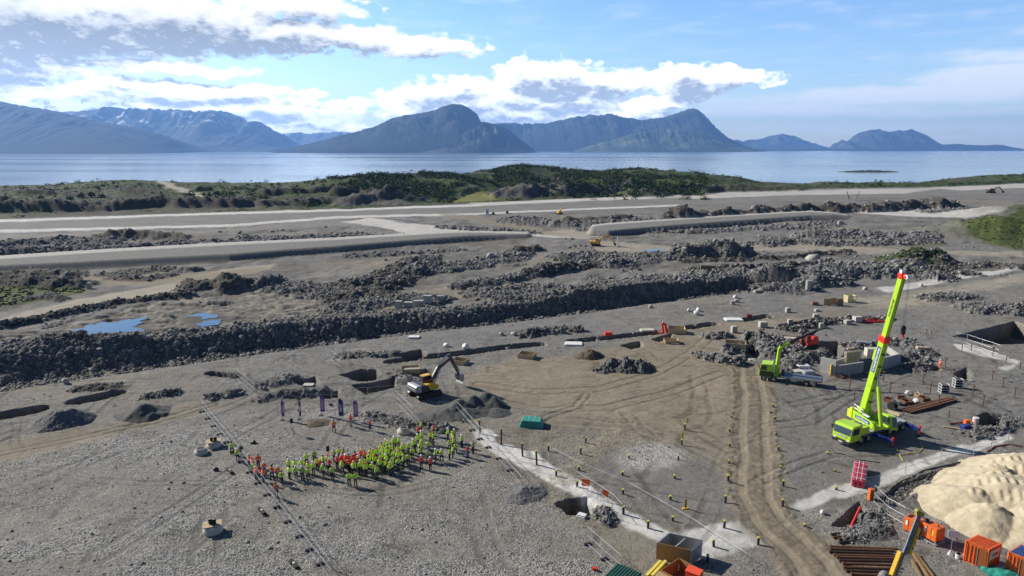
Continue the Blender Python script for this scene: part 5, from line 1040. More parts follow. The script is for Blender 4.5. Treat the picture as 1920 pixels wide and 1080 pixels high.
part('lower_cab_panel', OLV, tr, ((4.0,1.27,1.35),(2.0,.03,1.0)), ((4.0,-1.27,1.35),(2.0,.03,1.0)), bevel=0)
for x in (4.3, 2.7, -2.6, -3.8):
    for s in (-1, 1): wheel(tr, x, s*1.02, .52, .52, .4)
part('crane_base', LIME, tr, ((2.35,0,1.9),(.8,1.1,1.5)), ((2.35,0,1.2),(.7,2.5,.4)))
m = MB(); m.tube((2.35,-1.9,.1),(2.35,-1.9,1.4),.09,8); m.tube((2.35,1.9,.1),(2.35,1.9,1.4),.09,8); m.bar((2.35,-1.9,1.15),(2.35,1.9,1.15),.2,.24); m.build('stabiliser', DKM, tr)
def rayat(px, py, Y):
    d = pdir(px, py); k = Y/d.y; return Vector((d.x*k, Y, CAM_H+d.z*k))
base_w = Matrix.Translation(tr.location) @ Matrix.Rotation(tr.rotation_euler.z, 4, 'Z') @ Vector((2.35,0,2.4))
e1 = TI @ rayat(1462, 652, base_w.y); e1b = TI @ rayat(1474, 651, base_w.y+.3); e2 = TI @ rayat(1480, 643, base_w.y+.4); e3 = TI @ rayat(1530, 620, base_w.y+.6); e4 = TI @ rayat(1550, 614, base_w.y+.8)
m = MB(); m.bar((2.35,0,2.2), e1, .5, .6, .42, .5); m.bar(e1, e2, .45, .5, .36, .42); m.build('crane_arm', LIME, tr, bevel=.03)
m = MB(); m.bar(e2, e3, .34, .42, .28, .32); m.bar(e1+Vector((0,0,.35)), e2+(e3-e2)*.4+Vector((0,0,.35)), .12, .12); m.build('arm_extension', DKM, tr, bevel=.02)
m = MB(); m.bar(e3, e4, .22, .26); m.build('arm_tip', OLV, tr)
m = MB(); m.tube(e4, e4+Vector((0,0,-1.3)), .025, 5); m.ball(tuple(e4+Vector((0,0,-1.4))), .16, 8, 5); m.build('hook', DKM, tr)
part('headboard', mat('brown_board', (.12,.06,.04), .8), tr, ((1.5,0,1.9),(.08,2.3,1.0)), ((1.2,.9,1.9),(.4,.08,1.1)), ((1.2,-.6,1.9),(.08,.08,1.1)))
# ---------------------------------------------------------------- excavators
def excavator(name, loc, rz, k, label, cmain, cdark, cweight, boom, bucket=1.0):
    """boom: list of (x,z) joints: foot, elbow, stick end, bucket tip (metres, before scale)"""
    r = empty(name, loc, rz, label, 'excavator'); r.scale = (k,)*3
    for s in (-1, 1):
        m = MB(); y0, y1 = s*1.45-.3, s*1.45+.3; pr = [(-2.0,.0),(1.9,.0),(2.25,.3),(2.25,.6),(1.9,.9),(-2.0,.9),(-2.35,.6),(-2.35,.3)]; m.prism(pr, y0, y1)
        for i in range(17): m.box((-2.1+i*.26,s*1.45,.93),(.14,.66,.06)); 
        for i in range(17): m.box((-2.1+i*.26,s*1.45,-.01),(.14,.66,.06))
        tk = m.build('track', DKM, r)
        m = MB()
        for i in range(6): m.tube((-1.7+i*.68,s*1.45-.32,.3),(-1.7+i*.68,s*1.45+.32,.3),.2,10)
        m.build('track_roller', RUST, tk)
    part('undercarriage', DKM, r, ((0,0,.6),(2.4,2.4,.5)), bevel=.02)
    m = MB(); m.tube((0,0,.8),(0,0,1.1),.9,18); m.build('slewing_ring', DKM, r)
    m = MB(); m.prism([(-1.6,1.1),(1.6,1.1),(1.7,1.6),(1.1,2.05),(-1.6,2.25)], -1.35, 1.35); m.build('house', cdark, r, bevel=.05)
    m = MB(); m.prism([(.2,1.2),(1.75,1.2),(1.9,1.7),(1.1,2.2),(-.4,2.3)], -1.42, -1.36); m.prism([(-1.2,1.2),(1.75,1.2),(1.9,1.7),(1.1,2.1),(-.4,2.3)], 1.36, 1.42); m.box((.3,-.8,2.12),(1.6,.9,.12)); m.build('side_panel', cmain, r, bevel=.02)
    m = MB(); m.prism([(-2.6,1.3),(-1.5,1.15),(-1.5,2.3),(-2.3,2.35),(-2.7,1.9)], -1.4, 1.4); cw_ = m.build('counterweight', cweight, r, bevel=.08)
    m = MB(); 
    for z in (1.45,1.75,2.05): m.box((-2.45,0,z),(.5,2.84,.08))
    m.build('vent', DKM, cw_)
    m = MB(); m.prism([(-.2,2.0),(1.5,1.5),(1.75,2.0),(1.5,3.05),(-.2,3.1)], .35, 1.32); cb = m.build('cab', cdark, r, bevel=.04)
    m = MB(); m.box((.7,.83,3.12),(1.6,1.0,.10)); m.build('cab_roof', cmain, cb)
    m = MB(); m.add([(1.78,.42,2.05),(1.78,1.25,2.05),(1.54,1.25,2.98),(1.54,.42,2.98)], [(0,1,2,3)]); m.prism([(.0,2.25),(1.5,2.1),(1.35,2.95),(.0,2.98)], 1.33, 1.35); m.prism([(.0,2.25),(1.5,2.1),(1.35,2.95),(.0,2.98)], .32, .34); m.build('cab_window', GLS, cb)
    m = MB(); m.path([(-1.4,-1.3,2.2),(-1.4,-1.3,2.9),(.9,-1.3,2.9),(.9,-1.3,2.1)], .03, 6); m.path([(1.0,-.2,2.0),(1.0,-.2,2.7),(1.6,-.2,2.7)], .03, 6); m.build('handrail', RED, r)
    f, e, st, tip = [Vector((x, 0, z)) for x, z in boom]
    m = MB(); mid = f+(e-f)*.45+Vector((-.1,0,.75)); m.bar(f, mid, .45, .62, .45, .72); m.bar(mid, e, .44, .70, .36, .42); bm1 = m.build('boom', cdark if cmain != cdark else cmain, r, bevel=.03)
    m = MB(); m.bar(e+(e-st).normalized()*.7, st, .36, .62, .30, .34); m.build('stick', cdark if cmain != cdark else cmain, r, bevel=.03)
    m = MB()
    for s in (-1, 1): m.tube(f+Vector((.5,s*.35,-.35)), mid+Vector((-.1,s*.35,-.3)), .11, 8); 
    m.tube(mid+Vector((-.2,0,.5)), e+(e-st).normalized()*.6+Vector((-.15,0,.1)), .12, 8); m.tube(e+Vector((.15,0,0)), st+Vector((.25,0,.5)), .09, 8); m.build('hydraulic_cylinder', STL, r)
    d = (tip-st); m = MB(); bw = .65*bucket; q = [(st.x-.25,st.z+.1),(st.x+.45,st.z+.15),(tip.x+.45,tip.z+.45),(tip.x+.1,tip.z-.1),(st.x-.35,st.z-.55)]
    n = len(q); t = .05
    for y in (-bw, bw): m.prism(q, y-t/2, y+t/2)
    for i in (0, 1, 2): m.bar((q[i][0],0,q[i][1]), (q[i+1][0],0,q[i+1][1]), bw*2, t)
    for i in range(5): m.bar((tip.x+.1,-bw+i*bw/2,tip.z-.05),(tip.x-.08,-bw+i*bw/2,tip.z-.28),.12,.06,.06,.03)
    m.build('bucket', STL if cmain != cdark else DKM, r)
    return r
DG = mat('dark_grey_machine_paint', (.055,.06,.065), .45, var=.15)
e0 = gz(797, 741); e1_ = gz(868, 722); vv = e1_-e0
reach = math.hypot(vv.x, vv.y)
excavator('excavator', e0, math.atan2(vv.y, vv.x), 1.0, 'large yellow and dark grey excavator with arched arm by the dark gravel heaps', YEL, DG, GRYP, [(1.0,1.9),(5.2,5.4),(6.9,2.1),(7.0,.9)], 1.15)
g = gz(1117, 461); excavator('excavator', g, R(-6), .95, 'yellow excavator with long arm reaching right at the far causeway end', YEL, YEL, YEL, [(1.0,1.9),(5.6,4.6),(8.2,1.4),(8.4,.2)], 1.2)
g = gz(1048, 402); excavator('excavator', g, R(-60), .85, 'small yellow excavator standing on rubble beyond the white road junction', YEL, YEL, DG, [(1.0,1.9),(2.6,4.2),(3.4,1.6),(3.2,.6)])
g = gz(1858, 362); excavator('excavator', g, R(0), 1.35, 'dark red excavator far off near the right edge by the runway end', mat('dull_red_paint', (.20,.04,.03), .6), mat('dull_red_paint', (0,0,0)), DG, [(1.0,1.9),(5.6,3.6),(7.9,1.3),(8.2,.2)])
# red drilling rig behind the truck crane
g = gz(1515, 652); dr = empty('drilling_rig', g, R(200), 'red tracked drilling rig half hidden behind the truck crane arm', 'drilling rig')
for s in (-1, 1):
    m = MB(); m.prism([(-1.5,0),(1.5,0),(1.75,.3),(1.5,.65),(-1.5,.65),(-1.75,.3)], s*.95-.2, s*.95+.2); m.build('track', DKM, dr)
part('house', RED, dr, ((-.3,0,1.3),(2.8,1.9,1.2)), ((-1.0,.2,2.1),(1.2,1.3,.6))); part('cab', mat('dull_red_paint', (0,0,0)), dr, ((.8,.5,2.0),(1.0,.9,1.4)))
m = MB(); m.bar((1.2,-.2,1.2),(-2.2,-.3,3.3),.35,.4); m.bar((1.4,-.2,.6),(1.5,-.2,3.4),.3,.35); m.build('mast', DKM, dr); m = MB(); m.ball((-.4,-.5,2.6),.35,10,6); m.build('dust_collector', RED, dr)
# ---------------------------------------------------------------- piling rig mast at the bottom edge
Bp = rayat(1674, 1092, 56.3); Tp = rayat(1724, 960, 57.8); gB = zat(Bp.x, Bp.y)
pm = empty('piling_rig', (Bp.x, Bp.y, gB), 0, 'leaning yellow piling rig mast with ladder grating and black holes', 'piling rig')
O = Vector((Bp.x, Bp.y, gB)); b0 = Bp-O; t0_ = Tp-O; ax = (t0_-b0).normalized(); sd2 = ax.cross(Vector((0,-1,0))).normalized(); sd2 = sd2 if sd2.x > 0 else -sd2; fr = sd2.cross(ax)
LM = (t0_-b0).length
def al(f, s=0, o=0): return b0+ax*(LM*f)+sd2*s+fr*o
m = MB(); m.bar(al(-.35,-.38), al(.42,-.38), .36, .36); lo_ = m.build('mast_beam', YEL, pm, bevel=.02)
m = MB(); m.bar(al(.42,.5), al(.80,.5), .30, .34); hi_ = m.build('feed_beam', YEL, pm, bevel=.02)
for o_, fs, s in ((lo_, (.18,.30), -.38), (hi_, (.52,.60,.68), .5)):
    m = MB()
    for f in fs: c = al(f, s); m.tube(c-Vector((0,.2,0)), c+Vector((0,.2,0)), .09, 12)
    m.build('lightening_hole', BLK, o_)
m = MB(); m.bar(al(.40,-.12,.05), al(.97,-.12,.05), .10, .16); m.bar(al(.40,.22,.05), al(.97,.22,.05), .10, .16); m.bar(al(-.3,.05), al(.98,.05), .20, .12); m.build('guide_rail', STL, pm)
m = MB(); m.bar(al(.55,.34), al(.90,.34), .10, .2); m.build('hammer_guide', mat('rust_brown_paint', (.25,.09,.03), .7), pm)
m = MB(); [m.bar(al(.22+i*.021,-.24,-.12), al(.22+i*.021,.04,-.12), .012, .05) for i in range(16)]; [m.bar(al(.14+i*.021,.10,-.12), al(.14+i*.021,.36,-.12), .012, .05) for i in range(20)]; m.build('ladder_grating', WHT, pm)
m = MB(); m.box(tuple(al(.98,.05)), (.7,.4,.3)); m.tube(al(1.0,-.2)-Vector((0,.2,0)), al(1.0,-.2)+Vector((0,.2,0)), .2, 12); m.build('mast_head', mat('olive_yellow_paint', (.35,.28,.04), .5), pm)
m = MB(); m.ball(tuple(al(.93,1.0)), .22, 10, 6); m.bar(al(.96,.3), al(.93,1.0), .06, .06); m.build('floodlight', DKM, pm)
m = MB(); m.ball(tuple(al(.02,-1.0)), .5, 10, 6, (1,1,1.3)); m.build('hose_reel', mat('grey_hose', (.2,.2,.2), .7), pm)
# ================================================================== SITE THINGS
def wv(a): return Vector((a.x, a.y, 0))
# ---- piles with yellow caps: base pixel, height in pixels
PILES = [(900,812,25),(940,834,27),(980,857,22),(1006.6,872,24),(1043,893,10),(1082,914,10),(1028,846,9),(1089,852.4,11),(1098,829.6,10),(1085.7,882,6),(1179,858.6,5),(1271.7,862,7),(1167,891,6),(1265,897,5),(1168,926.5,8),(1257,937,7),(1169,964,13),(1261,975.6,8),(1215,990.5,13),
 (1284,805.5,10),(1278,833,9),(1365,903,10),(1360,944,12),(1368,809,5),(1368,837,5),(1366.7,869.4,5),(1370,783,4),(1455.6,816.7,4),(1459.4,844.4,6),(1463,876,3),(1468,911,9),(1467.5,950,12),(1507,987,4),(1552,849.4,3),(1357.5,989.7,13),(1421.4,1020,12),(1338.3,1025,11),(1326.4,1053.6,13),
 (1452.5,788,5),(1563,882,3),(1568,917,5),(1450,764,5)]
def near_word(x, y):
    if x < 1010 and y > 800: return 'on the concrete strip by the right-hand crowd fence'
    if y > 985: return 'on the pale slab near the bottom edge' if x > 1300 else 'on the concrete strip end near the timber box'
    if x < 1230 and y > 885 and x < 1225: return 'beside the pale diagonal strip below the fence panels'
    if x < 1230: return 'on bare dirt below the teal pallet'
    if x < 1300: return 'around the white stone patch' if y < 900 else 'below the white stone patch'
    if x < 1400: return 'along the left side of the haul road'
    return 'along the right side of the haul road'
pg_ = {}
for p in PILES: pg_.setdefault(near_word(p[0], p[1]), []).append(p)
proto_p = None; PM = mat('dark_pile_steel', (.035,.03,.028), .6, var=.3)
for wd, ps in pg_.items():
    ps.sort(key=lambda p: p[1])
    for k, (x, y, h) in enumerate(ps):
        g = gz(x, y, -.15); dist = math.hypot(g.x, g.y); zc_ = g.y*math.cos(PITCH)+CAM_H*math.sin(PITCH); hm_ = max(h*zc_/F/.9, .2)
        rr_ = .135 if y > 880 else .12
        if proto_p is None:
            proto_p = empty('pipe_pile', g); m = MB(); m.tube((0,0,0),(0,0,1),1,14); sh_ = m.build('shaft', PM, proto_p, smooth=False); m = MB(); m.tube((0,0,0),(0,0,1),1,14); cp_ = m.build('cap', YCAP, proto_p); r = proto_p; KIDS[r.name] = [sh_, cp_]
            ch = [sh_, cp_]
        else:
            r = proto_p.copy(); COL.objects.link(r); ch = []
            for c0 in (sh_, cp_): c = c0.copy(); COL.objects.link(c); c.parent = r; ch.append(c)
        r.location = g; ch[0].scale = (rr_, rr_, hm_+.15); ch[1].scale = (rr_*1.1, rr_*1.1, .12); ch[1].location = (0,0,hm_+.13)
        r.rotation_euler = (prnd.gauss(0,.04), prnd.gauss(0,.04), 0) if h > 4 else (.1,.35,k)
        tag(r, 'yellow-capped steel pile %s, %s from the top' % (wd, ORD[k]) if len(ps) > 1 else 'yellow-capped steel pile '+wd, 'pile', 'steel piles with yellow caps')
# ---- rusty stakes
STK = [(1803,659,13),(1820.7,658,13),(1861,667.5,14),(1885.8,680,12),(1912,693,12),(1758,671,14),(1772,688,16),(1716,701.7,16),(1730,720,17),(1744,738.7,20),(1787,710,16),(1860,712.5,15),(1879.7,727.5,17),(1902,746.7,18),(1823,743,18),(1842.7,763.7,21),(1656,715,18),(1668,735,18),(1760,760,18),(1694,778,9),(1778.7,782.5,12),(1737,627,8),(1593,730,18),(1601.7,747.5,15),(1526,730,14),(1592.5,710,11),(1746,627,6),(1896,795,9),(1478,760,6),(1490,735,5)]
STK.sort(key=lambda p: p[1]); sp0 = None
def stw(x, y):
    if x > 1795 and y < 700: return 'beside the pale path below the big pit'
    if x > 1840: return 'near the right edge'
    if y < 640: return 'at the far bend behind the crane hook'
    if x < 1610: return 'left of the crane boom'
    if x < 1700: return 'just right of the crane boom'
    if y > 755: return 'by the laid out rusty beams'
    return 'on open gravel between the boom and the crates'
sg = {}
for p in STK: sg.setdefault(stw(p[0], p[1]), []).append(p)
for wd, ps in sg.items():
    for k, (x, y, h) in enumerate(ps):
        g = gz(x, y, -.1); zc_ = g.y*math.cos(PITCH)+CAM_H*math.sin(PITCH); hm_ = h*zc_/F/.9
        if sp0 is None:
            sp0 = empty('steel_stake', g); m = MB(); m.tube((0,0,0),(0,0,1),.075,8); s1 = m.build('rod', RUST, sp0); m = MB(); m.box((0,0,0),(.55,.4,.09)); s2 = m.build('head_plate', RUST, sp0); r = sp0; ch = [s1, s2]
        else:
            r = sp0.copy(); COL.objects.link(r); ch = []
            for c0 in (s1, s2): c = c0.copy(); COL.objects.link(c); c.parent = r; ch.append(c)
        r.location = g; r.rotation_euler = (prnd.uniform(-.03,.03), prnd.uniform(-.03,.03), prnd.uniform(0,3)); ch[0].scale = (1,1,hm_+.1); ch[1].location = (0,0,hm_+.1); q_ = 1.0 if h > 13 else .35; ch[1].scale = (q_, q_, 1)
        tag(r, 'rusty upright stake %s%s' % (wd, ', %s from the top' % ORD[k] if len(ps) > 1 else ''), 'stake', 'rusty steel stakes')
# ---- fences
def fence(pts, label, panel=3.5, h=2.0, feet=True, wires=True, rails=(.12, 1.05, 2.0), group='temporary mesh fences'):
    W_ = [gz(a, b) for a, b in pts]; r = empty('mesh_fence', W_[0], 0, label, 'fence', group); O = W_[0]
    run = []
    for A, B in zip(W_[:-1], W_[1:]):
        n = max(1, round((wv(B)-wv(A)).length/panel))
        for i in range(n): run.append((A.lerp(B, i/n), A.lerp(B, (i+1)/n)))
    for A, B in run:
        A = Vector((A.x, A.y, zat(A.x, A.y)+.02))-O; B = Vector((B.x, B.y, zat(B.x, B.y)+.02))-O; d = (B-A); m = MB(); k = h/2.0
        for z in rails: m.tube(A+Vector((0,0,z*k)), B+Vector((0,0,z*k)), .022, 6)
        for f in (.01, .99): m.tube(A+d*f, A+d*f+Vector((0,0,h)), .022, 6)
        if wires:
            nn = int(d.length/.5)
            for i in range(1, nn): p = A+d*(i/nn); m.tube(p+Vector((0,0,.12*k)), p+Vector((0,0,h)), .003, 3, cap=False)
            pass
        m.build('panel', GALV, r)
        if feet:
            nrm_ = Vector((-d.y, d.x, 0)).normalized(); m = MB(); m.bar(A-nrm_*.38+Vector((0,0,.07)), A+nrm_*.38+Vector((0,0,.07)), .26, .15); m.build('foot', BLK, r)
    return r
fence([(378,772),(500,930),(560,1005),(622,1088)], 'long straight mesh fence on black feet left of the crowd')
fence([(857,776),(915,840),(977,908)], 'long mesh fence right of the crowd beside the concrete strip')
fence([(742,755),(775,787)], 'short mesh fence in front of the yellow excavator', feet=False)
fence([(443,712),(480,742)], 'short mesh fence far left of the banners', feet=False)
fence([(1101,1020),(1166,1078)], 'mesh fence section near the bottom above the green roof', rails=(.12,1.05,2.0))
fence([(1080,914),(1120,938),(1148,958),(1166,976)], 'bent mesh fence holding orange boards over the strip', feet=False)
fence([(1637,940),(1663,966),(1693,983),(1760,1012)], 'mesh fence running behind the two orange generators', feet=False)
fence([(1577,915),(1650,905),(1697,890),(1763,870),(1825,856),(1889,833),(1930,822)], 'thin wire fence along the concrete strip below the crane', panel=5, feet=False, wires=False, rails=(1.0, 2.0))
fence([(1790,640),(1812,645),(1840,655),(1872,665)], 'silver railing fence in front of the big dark pit', panel=4, feet=False, wires=False, rails=(.15, 1.0, 2.0))
fence([(535,745),(575,750),(622,752),(690,748),(742,745)], 'thin fence behind the row of banners', panel=6, feet=False)
fence([(857,776),(822,778)], 'single fence panel bracing the far end of the right fence', feet=False)
fence([(620,676),(640,690)], 'tiny fence panel alone on the far gravel', feet=False)
fence([(1035,790+60),(1095,880),(1180,915),(1300,985),(1400,1050)], 'low string line with thin pegs crossing the dirt', panel=9, h=.8, feet=False, wires=False, rails=(1.9,))
# ---- banners
def flag(px, py, wd, h, rz, m_, txt, label):
    g = gz(px, py); r = empty('feather_banner', g, rz, label, 'banner', 'feather banners in a row')
    m = MB(); m.path([(0,0,0),(0,0,h*.6),(0,0,h+.45),(wd*.35,0,h+.68),(wd*.8,0,h+.55)], .022, 6); m.box((0,0,.03),(.5,.5,.05)); m.tube((-.4,0,.04),(.4,0,.04),.02,6); m.tube((0,-.4,.04),(0,.4,.04),.02,6); m.build('pole', DKM, r)
    m = MB(); n = 14; vs = []
    for k in range(n+1):
        z = .6+h*k/n; x1 = wd*(1-.0*k/n); top = 1 if k < n-2 else (.95 if k == n-2 else (.8 if k == n-1 else .45)); b_ = .05*math.sin(k*.7)
        vs += [(.02,b_-.01,z), (.02+x1*top,b_*1.5-.01,z-.02*k/n), (.02+x1*top,b_*1.5+.01,z), (.02,b_+.01,z)]
    fs = []
    for k in range(n):
        a = k*4; b = a+4; fs += [(a,a+1,b+1,b),(a+2,a+3,b+3,b+2),(a+1,a+2,b+2,b+1),(a+3,a,b,b+3)]
    m.add(vs, fs); c = m.build('cloth', m_, r)
    for sgn in (-1, 1):
        t_ = text(txt, wd*.72, WHT, c, (.02+wd*.5, sgn*.085, .6+h*.47), (0,0,0), ext=.003, bold=.01); t_.rotation_euler = (math.pi/2, -math.pi/2, 0) if sgn < 0 else (math.pi/2, math.pi/2, math.pi)
PUR = mat('purple_cloth', (.24,.06,.34), .7, var=.1); NAV = mat('navy_banner_cloth', (.035,.035,.20), .7, var=.1)
flag(529,787,.42,2.5,R(35),PUR,'AVINOR','leftmost purple feather banner of the row'); flag(561.5,786,.42,2.5,R(-35),NAV,'HENT','narrow navy feather banner with white letters, left of the middle banner')
flag(602,780,.6,2.6,R(5),PUR,'AVINOR','tallest purple feather banner in the middle of the row'); flag(636,788,.68,2.7,R(0),NAV,'HENT','wide navy feather banner with bold white letters between two purple ones'); flag(664,790,.6,2.6,R(12),PUR,'AVINOR','rightmost purple feather banner of the row')
# ---- loudspeakers
for x, y, lb in ((548,813,'black loudspeaker on a tripod in front of the banners'),(616,868,'black loudspeaker on a stand rising behind the crowd'),(454,868,'black loudspeaker stand beside the two people at the long fence')):
    r = empty('loudspeaker', gz(x, y), R(200), lb, 'loudspeaker', 'loudspeakers on stands'); part('speaker_box', BLK, r, ((0,0,1.95),(.42,.4,.68)))
    m = MB(); m.tube((0,0,.35),(0,0,1.65),.025,8); [m.tube((0,0,.75),(.55*math.cos(a),.55*math.sin(a),.02),.018,6) for a in (0,2.1,4.2)]; m.build('stand', DKM, r)
# ---- heaps
def heap(name, cones, res, m_, label, cat, rough=.05, jag=None, rocky=0, ang=.62, extra=None, seed=5):
    """cones: (px,py,radius,height); one continuous mound"""
    C_ = [(gz(a, b), r_, h_) for a, b, r_, h_ in cones]
    x0 = min(c.x-r_ for c, r_, h_ in C_)-.5; x1 = max(c.x+r_ for c, r_, h_ in C_)+.5; y0 = min(c.y-r_ for c, r_, h_ in C_)-.5; y1 = max(c.y+r_ for c, r_, h_ in C_)+.5
    nx, ny = int((x1-x0)/res), int((y1-y0)/res); X, Y = np.meshgrid(np.linspace(x0, x1, nx), np.linspace(y0, y1, ny))
    wa = .35 if extra else .7; wx = X+fbm(X/2.2, Y/2.2, 3, seed)*wa; wy = Y+fbm(X/2.2, Y/2.2, 3, seed+2)*wa; Z = np.full(X.shape, -1.0)
    for c, r_, h_ in C_:
        d = np.hypot(wx-c.x, wy-c.y)/r_; z = h_*(1-d); z = np.where(d < .16, h_*(1-.16*.55-d*d*2.8*.55-.0), z) if not jag else z
        Z = np.maximum(Z, z) if True else Z
    Z = Z+np.where(Z > 0, 1, .2)*(fbm(X/.9, Y/.9, 4, seed+4)*rough*2+fbm(X/.3, Y/.3, 3, seed+6)*rough*.7)
    if rocky:
        f1, f2, rid, dx, dy = worley(X/rocky, Y/rocky, seed+8); e = np.clip((f2-f1)*3, 0, 1); Z += np.where(Z > -.1, 1, 0)*rocky*.75*(e**.6*(.2+.8*rid)-.3)
    if extra: Z = extra(X, Y, Z)
    G0 = C_[0][0]; g = np.array([[zat(a, b) for a in np.linspace(x0, x1, 12)] for b in np.linspace(y0, y1, 12)]); gi = np.mean(g)
    Zf = np.maximum(Z, -.45)+G0.z
    idx = np.arange(nx*ny).reshape(ny, nx); Qh = np.stack([idx[:-1,:-1], idx[:-1,1:], idx[1:,1:], idx[1:,:-1]], -1).reshape(-1, 4)
    keep = (Z.ravel()[Qh].max(1) > -.3); Qh = Qh[keep]; used = np.unique(Qh); rm_ = np.full(nx*ny, -1); rm_[used] = np.arange(len(used))
    V = np.stack([X.ravel()-G0.x, Y.ravel()-G0.y, Zf.ravel()-G0.z], -1)[used]
    o = npmesh(name, V, rm_[Qh], m_, smooth=not rocky); o.location = (G0.x, G0.y, G0.z); return tag(o, label, cat)
DGR = mat('dark_wet_gravel', (.085,.088,.082), .95, var=.3, scale=5, bump=.8); GGR = mat('grey_crushed_stone', (.15,.15,.155), .95, var=.4, scale=6, bump=1.0); BGR = mat('brown_gravel', (.12,.095,.06), .95, var=.35, scale=6, bump=1.0); SND = mat('pale_sand', (.44,.37,.25), .95, scale=.9, bump=1.0, col2=(.55,.475,.335), thresh=(.35,.65))
RKM = mat('heap_rock', (.11,.108,.105), .95, var=.5, scale=2.2, bump=.8)
heap('gravel_heap', [(860,768,3.2,1.9),(838,776,3.2,1.0),(885,760,3.4,1.9),(912,757,3.0,2.2),(925,760,2.8,1.7),(812,781,2.4,.5),(900,770,2.6,.7),(930,773,2.2,.6),(872,775,3.0,.9)], .12, DGR, 'long dark grey gravel heap with several humps in front of the excavator', 'gravel heap', .03)
heap('gravel_heap', [(270,776,3.4,1.9),(245,778,2.2,.4),(295,770,2.2,.6)], .12, DGR, 'pointed dark grey gravel heap beside the left dirt track', 'gravel heap', .03)
heap('stone_heap', [(112,792,3.2,2.0),(128,788,3.4,2.0),(98,790,2.8,1.6)], .09, GGR, 'rounded grey heap of crushed stone near the left edge', 'stone heap', .05, rocky=.22)
heap('gravel_heap', [(1105,667,2.6,1.5),(1092,668,1.8,.9)], .1, BGR, 'small brown gravel heap beyond the dirt yard', 'gravel heap', .05, rocky=.2)
heap('rock_heap', [(1150,688,2.6,1.9),(1175,690,3.0,2.0),(1200,691,2.8,1.7),(1135,694,2.2,.8)], .1, RKM, 'jagged heap of grey broken rock in the middle of the dirt yard', 'rock heap', .1, rocky=.75)
heap('soil_heap', [(596,795,1.7,.5)], .07, BGR, 'low brown soil heap in front of the middle banner', 'soil heap', .04)
heap('rock_heap', [(835,808,.9,.35),(846,806,1.0,.4)], .06, RKM, 'low heap of pale rocks behind the right end of the crowd', 'rock heap', .05, rocky=.4)
heap('gravel_heap', [(985,925,2.4,.8),(1000,924,2.0,.7)], .1, GGR, 'low rounded gravel heap at the end of the right crowd fence', 'gravel heap', .03, rocky=.15)
heap('rock_heap', [(1475,700,1.8,1.1),(1495,690,2.0,1.5),(1518,676,2.2,1.6),(1545,662,1.8,1.4)], .1, RKM, 'rock heap behind the truck bed left of the concrete walls', 'rock heap', .1, rocky=.6)
heap('rock_heap', [(1700,672,2.2,1.2),(1715,690,2.0,.8),(1728,660,2.2,.9)], .1, RKM, 'broken rock heap against the right concrete wall', 'rock heap', .1, rocky=.55)
heap('rock_heap', [(1640,975,1.1,.45),(1652,995,1.2,.5),(1630,1000,1.2,.35)], .06, RKM, 'heap of loose rock between the narrow pit and the steel pipes', 'rock heap', .08, rocky=.24)
def treads(X, Y, Z):
    a = (X*.9-Y*.44); b = (Y*.9+X*.44); zone = sst(.0, .3, fbm(X/6+3, Y/6, 2, 77)+.35)
    w_ = np.sin(a*2*math.pi/.85)*(.55+.45*np.sign(np.sin(b*2*math.pi/2.6))); t_ = sst(1.7, 2.4, Z); cap = 3.0+.25*fbm(X/5, Y/5, 3, 79); Zc = np.where(Z > cap, cap+(Z-cap)*.12, Z)+.22*np.abs(fbm(X/1.6, Y/4.5, 3, 83))*sst(.3, 1.2, Z)*(1-t_*.7); return Zc+zone*t_*w_*.09
sand = heap('sand_heap', [(1822,950,5.6,2.5),(1858,985,4.5,2.7),(1888,945,7,4.2),(1940,960,8,4.6),(1950,1002,6,3.2),(1995,985,8,4.4),(1990,925,10,4.6),(1930,908,8,4.2),(2050,950,12,5),(1792,955,3.6,1.1),(1870,918,6.5,3.2),(1840,925,5,2.6)], .13, SND, 'huge pale sand heap with tread marks at the right edge', 'sand heap', .045, extra=treads, seed=15)
# ---- boxes of timber formwork
def tbox(x, y, w, d, h, rz, label, mt=TIM, inner=None, group='timber formwork frames'):
    r = empty('timber_formwork', gz(x, y), rz, label, 'formwork', group); t = .07
    for a, b, c, e in ((0,-d/2,w,t),(0,d/2,w,t),(-w/2,0,t,d),(w/2,0,t,d)):
        m = MB(); n = max(2, round(h/.28))
        for k in range(n): m.box((a, b, h*(k+.5)/n), (c-.01 if c > t else t, e-.01 if e > t else t, h/n-.02))
        m.build('side_board', mt, r)
    for sx in (-1, 1):
        for q in range(3): MB().box((sx*(w/2+t*.9), -d/2+d*(q+.5)/3, h/2), (.09,.09,h*1.05)).build('batten', mt, r)
    for sy in (-1, 1):
        for q in range(4): MB().box((-w/2+w*(q+.5)/4, sy*(d/2+t*.9), h/2), (.09,.09,h*1.05)).build('batten', mt, r)
    if inner: m = MB(); m.box((0,0,h*.5),(w*.93,d*.93,.06)); m.build('panel', inner, r)
    return r
tbox(770,697,3.3,2.4,.8,R(10),'timber formwork frame with grey cover left behind the excavator', inner=CON)
tbox(863,680,2.8,2.2,.8,R(-25),'timber formwork frame half hidden by the excavator arm'); tbox(988,670,3.1,2.5,.9,R(-20),'open timber formwork frame alone at the dirt yard edge')
tbox(1268,624,3.6,3.0,1.1,R(-8),'open timber formwork frame beside the red leaning rack'); tbox(1258,642,2.8,1.8,.7,R(0),'small timber formwork frame sunk in a hole below the red rack'); tbox(1378,655,4.0,3.0,1.0,R(-18),'timber formwork frame right of the dirt yard near rubble')
tbox(1487,638,4.4,3.4,.6,R(-15),'low timber formwork frame behind the truck crane', inner=CON2)
